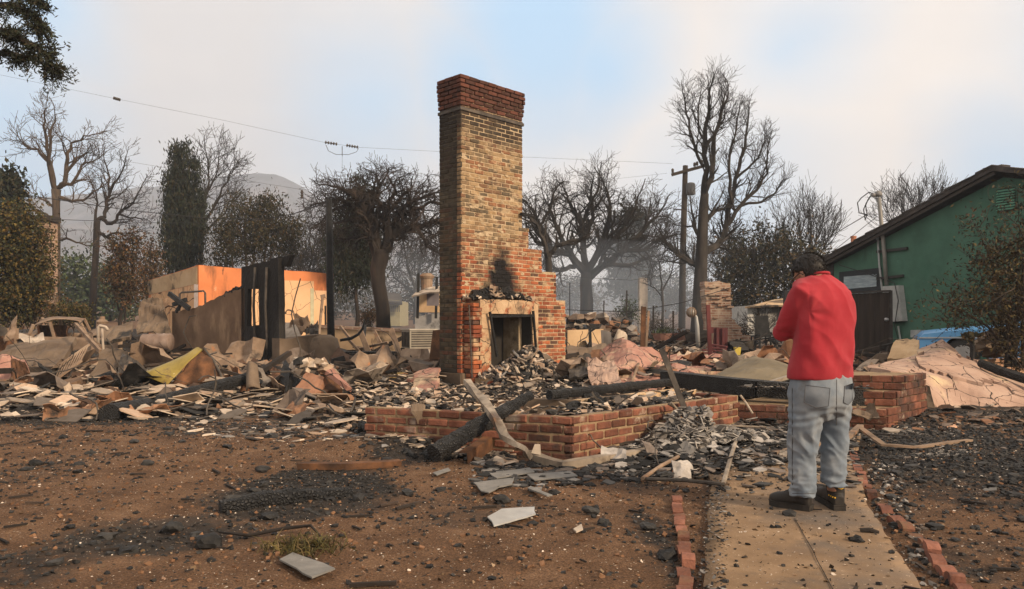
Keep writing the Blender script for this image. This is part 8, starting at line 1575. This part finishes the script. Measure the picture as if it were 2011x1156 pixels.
# --- jeans
jn = MB()
loft(jn, [(pp(x, y, 0), rt * a, fw * b_) for x, y, a, b_ in ((1612, 725, .196, .142), (1612, 750, .204, .150), (1611, 775, .210, .160), (1611, 795, .196, .150), (1611, 812, .150, .118), (1612, 824, .08, .07))], 34, 2.2)
limb(jn, [LH + Z * .05, LH, pp(1578, 835, -.02), pp(1577, 868, 0), pp(1577, 900, .01), pp(1576, 935, .005), pp(1577, 962, 0), pp(1577.5, 974, 0)], [.102, .105, .101, .093, .085, .081, .078, .080], 24)
limb(jn, [RH + Z * .05, RH, pp(1645, 832, .055), pp(1645, 865, .06), pp(1645, 898, .065), pp(1645, 930, .06), pp(1645, 948, .055), pp(1645, 957, .055)], [.102, .103, .097, .089, .082, .079, .077, .077], 24)
def jean_d(p):
    z = p.z; d = .004 * fold(p, 9, 9, 6)
    lo_ = max(0, min(1, (.42 - z) / .25)); d += .024 * lo_ * lo_ * fold(p, 8, 8, 19, 2) + .014 * lo_ * fold(p, 14, 14, 24, 5)
    kn = math.exp(-((z - .42) / .09) ** 2); sl = V((p.x, p.y, p.z + (p.x - 1.9) * .9)); d += .018 * kn * fold(sl, 8, 8, 15, 9) + .011 * fold(sl, 9, 9, 7, 21)
    bt = math.exp(-((z - .60) / .07) ** 2); d += .0035 * bt * math.sin((z + .25 * abs(p.x - pp(1613, 800).x)) * 120 + 3 * mn.noise(p * 7))
    return d
jo, jbv = skin_mesh(jn, 'jeans', jm, .0075, 5, jean_d)
def onto(bv, px, py, off=.004):
    o = V((0, 0, CAMH)); d = V(((px - CX) / F, 1, -(py - HZ) / F)).normalized(); h = bv.ray_cast(o, d)
    return (h[0] - d * off) if h[0] is not None else P(px, py, DM - .15)
jd = mat('denim_pocket', [(.25, (.08, .098, .122)), (.55, (.15, .17, .195)), (.8, (.22, .235, .25))], 6, rough=.95, bump=.35, bscale=400, dist=.001); stm = flat('stitching', (.085, .085, .09), rough=.9)
def pocket(q):
    n = 7; mb = MB(); a, b_, c, d = q
    for j in range(n):
        for i in range(n):
            x, y = i / (n - 1), j / (n - 1); X = (a[0] * (1 - x) + b_[0] * x) * (1 - y) + (d[0] * (1 - x) + c[0] * x) * y; Y = (a[1] * (1 - x) + b_[1] * x) * (1 - y) + (d[1] * (1 - x) + c[1] * x) * y + (7 * (1 - abs(2 * x - 1)) * y)
            mb.v.append(tuple(onto(jbv, X, Y)))
    for j in range(n - 1):
        for i in range(n - 1): k = j * n + i; mb.f.append((k, k + 1, k + n + 1, k + n))
    ob = mb.build('pocket', jd, jo, smooth=True)
    st = MB(); V_ = [V(v) for v in mb.v]; edge_ = [V_[j * n] for j in range(n)] + [V_[(n - 1) * n + i] for i in range(1, n)] + [V_[j * n + n - 1] for j in range(n - 2, -1, -1)]; st.tube(edge_, .0022, 4); st.tube([V_[i] for i in range(n)], .0022, 4); st.build('stitching', stm, jo)
pocket(((1582, 756), (1630, 762), (1627, 797), (1579, 790))); pocket(((1659, 758), (1677, 752), (1674, 786), (1657, 790)))
mb = MB(); mb.tube([onto(jbv, 1643, 745 + i * 6, .001) for i in range(16)], .002, 4); mb.tube([onto(jbv, 1556, 762 + i * 10, .001) for i in range(20)], .0025, 4); mb.build('seam', stm, jo)
mb = MB(); mb.tube([onto(jbv, x, 969, .0) for x in np.linspace(1556, 1599, 9)], .003, 4); mb.build('hem', stm, jo)
# --- boots
bt_m = mat('black_boot_leather', [(.3, (.012, .010, .009)), (.6, (.026, .021, .017)), (.85, (.075, .06, .045))], 9, rough=.65, bump=.3, bscale=90, dist=.002, spec=.35); so_m = mat('boot_sole', [(.3, (.014, .013, .012)), (.7, (.045, .038, .032))], 12, rough=.9, bump=.3)
for i, (heel, toe, top) in enumerate(((G(1592, 1003, FT), G(1513, 990, FT), pp(1577, 968, 0)), (G(1649, 1003, FT), G(1608, 976, FT), pp(1645, 950, .055)))):
    d = (toe - heel); d.z = 0; L_ = max(.26, d.length); d.normalize(); s = V((d.y, -d.x, 0)); b0 = V((heel.x, heel.y, FT))
    bt_ = MB(); prof = [(.0, .030, .055, .07), (.02, .040, .07, .08), (.07, .044, .085, .10), (.12, .046, .085, .085), (.165, .049, .062, .055), (.21, .050, .05, .048), (.245, .045, .042, .042), (.268, .030, .032, .032), (.28, .012, .02, .02)]
    loft(bt_, [(b0 + d * (x * L_ / .28) + Z * (.028 + h_ * .5), s * w_, Z * (h_ * .5 + .012)) for x, w_, h_, _ in prof], 18, 2.6)
    an = b0 + d * .07; limb(bt_, [an + Z * .05, an + Z * .10, V((top.x, top.y, 0)) * .5 + V((an.x, an.y, 0)) * .5 + Z * (FT + .16), V((top.x, top.y, FT + .23))], [.052, .054, .055, .057], 18)
    bo_, bbv = skin_mesh(bt_, 'boot', bt_m, .006, 3)
    out_ = [(0, .0), (-.0, .034), (.04, .043), (.10, .042), (.15, .046), (.21, .053), (.25, .045), (.278, .026), (.288, 0)]
    mb = MB(); ring = [b0 + d * (x * L_ / .28 - .006) + s * w_ * 1.05 + Z * .001 for x, w_ in out_] + [b0 + d * (x * L_ / .28 - .006) - s * w_ * 1.05 + Z * .001 for x, w_ in out_[-2:0:-1]]; mb.plate(ring, Z * .032); fixn(mb.build('sole', so_m, bo_))
    mb = MB(); mb.tube([b0 + d * (x * L_ / .28 - .006) + s * w_ * 1.07 * sg + Z * .034 for sg in (1,) for x, w_ in out_] + [b0 + d * (x * L_ / .28 - .006) - s * w_ * 1.07 + Z * .034 for x, w_ in out_[::-1]], .004, 4); mb.build('welt', so_m, bo_)
    mb = MB()
    for k in range(5): c = b0 + d * (.12 + .022 * k) * (L_ / .28) + Z * (.125 - .013 * k); mb.tube([c - s * .028, c + Z * .006, c + s * .028], .003, 5)
    fixn(mb.build('lace', flat('lace%d' % i, (.02, .018, .016)), bo_))
    if i == 1:
        ylw = flat('yellow_print', (.62, .36, .03)); mb = MB(); ah = V((top.x, top.y, FT))
        for k, (x, y) in enumerate(((1628, 972), (1632, 974), (1636, 976), (1640, 977))): q = onto(bbv, x, y, .002); mb.bar(q - V((.004, 0, -.002)), q + V((.004, 0, -.002)), .002, .008)
        mb.tube([onto(bbv, x, y, .003) for x, y in ((1646, 958), (1652, 960), (1657, 958))], .003, 4); mb.build('yellow_marking', ylw, bo_)
# --- phone held in the hands
ph_ = MB(); ph_.box(PHC + V((0, .01, .03)), (.075, .010, .15), Matrix.Rotation(.4, 3, 'Z') @ Matrix.Rotation(-.5, 3, 'X')); solo(ph_, 'phone', flat('phone_black', (.012, .012, .014), rough=.2), 'black phone held in front of the man', 'phone')
# ------------------------------------------------------------------ smoke haze: one closed box of even, thin smoke round camera and scene
mb = MB(); mb.box((0, 480, 115), (3400, 1000, 250)); hz = mb.build('haze', M['wire']); hz.data.materials.clear(); hz['kind'] = 'stuff'
hm = bpy.data.materials.new('haze'); hm.use_nodes = True; t = hm.node_tree; t.nodes.clear(); o_ = t.nodes.new('ShaderNodeOutputMaterial'); pv = t.nodes.new('ShaderNodeVolumePrincipled')
pv.inputs['Density'].default_value = .0009; pv.inputs['Color'].default_value = (.74, .83, .97, 1); pv.inputs['Anisotropy'].default_value = .1; t.links.new(pv.outputs[0], o_.inputs['Volume']); hz.data.materials.append(hm)

sm_ = bpy.data.materials.new('ground_smoke'); sm_.use_nodes = True; t = sm_.node_tree; t.nodes.clear(); o_ = t.nodes.new('ShaderNodeOutputMaterial'); pv = t.nodes.new('ShaderNodeVolumePrincipled'); pv.inputs['Density'].default_value = .016; pv.inputs['Color'].default_value = (.72, .82, .95, 1); t.links.new(pv.outputs[0], o_.inputs['Volume'])
for (px, py, D, rx, ry, rz) in [(1170, 600, 34, 6, 5, 3.2), (1255, 585, 44, 7, 6, 4.5), (1120, 560, 48, 8, 6, 5), (830, 600, 40, 5, 5, 3)]:        # smoke still drifting over the smouldering lots
    mb = MB(); c = P(px, py, D); bmx = bmesh.new(); bmesh.ops.create_icosphere(bmx, subdivisions=3, radius=1); mb.add([V((v.co.x * rx, v.co.y * ry, v.co.z * rz)) * (1 + .25 * mn.noise(v.co * 1.7 + c)) + c for v in bmx.verts], [tuple(v.index for v in f.verts) for f in bmx.faces]); bmx.free(); o = mb.build('smoke', sm_, smooth=True); o['kind'] = 'stuff'
for o in bpy.data.objects:
    if '_o' in o: del o['_o']
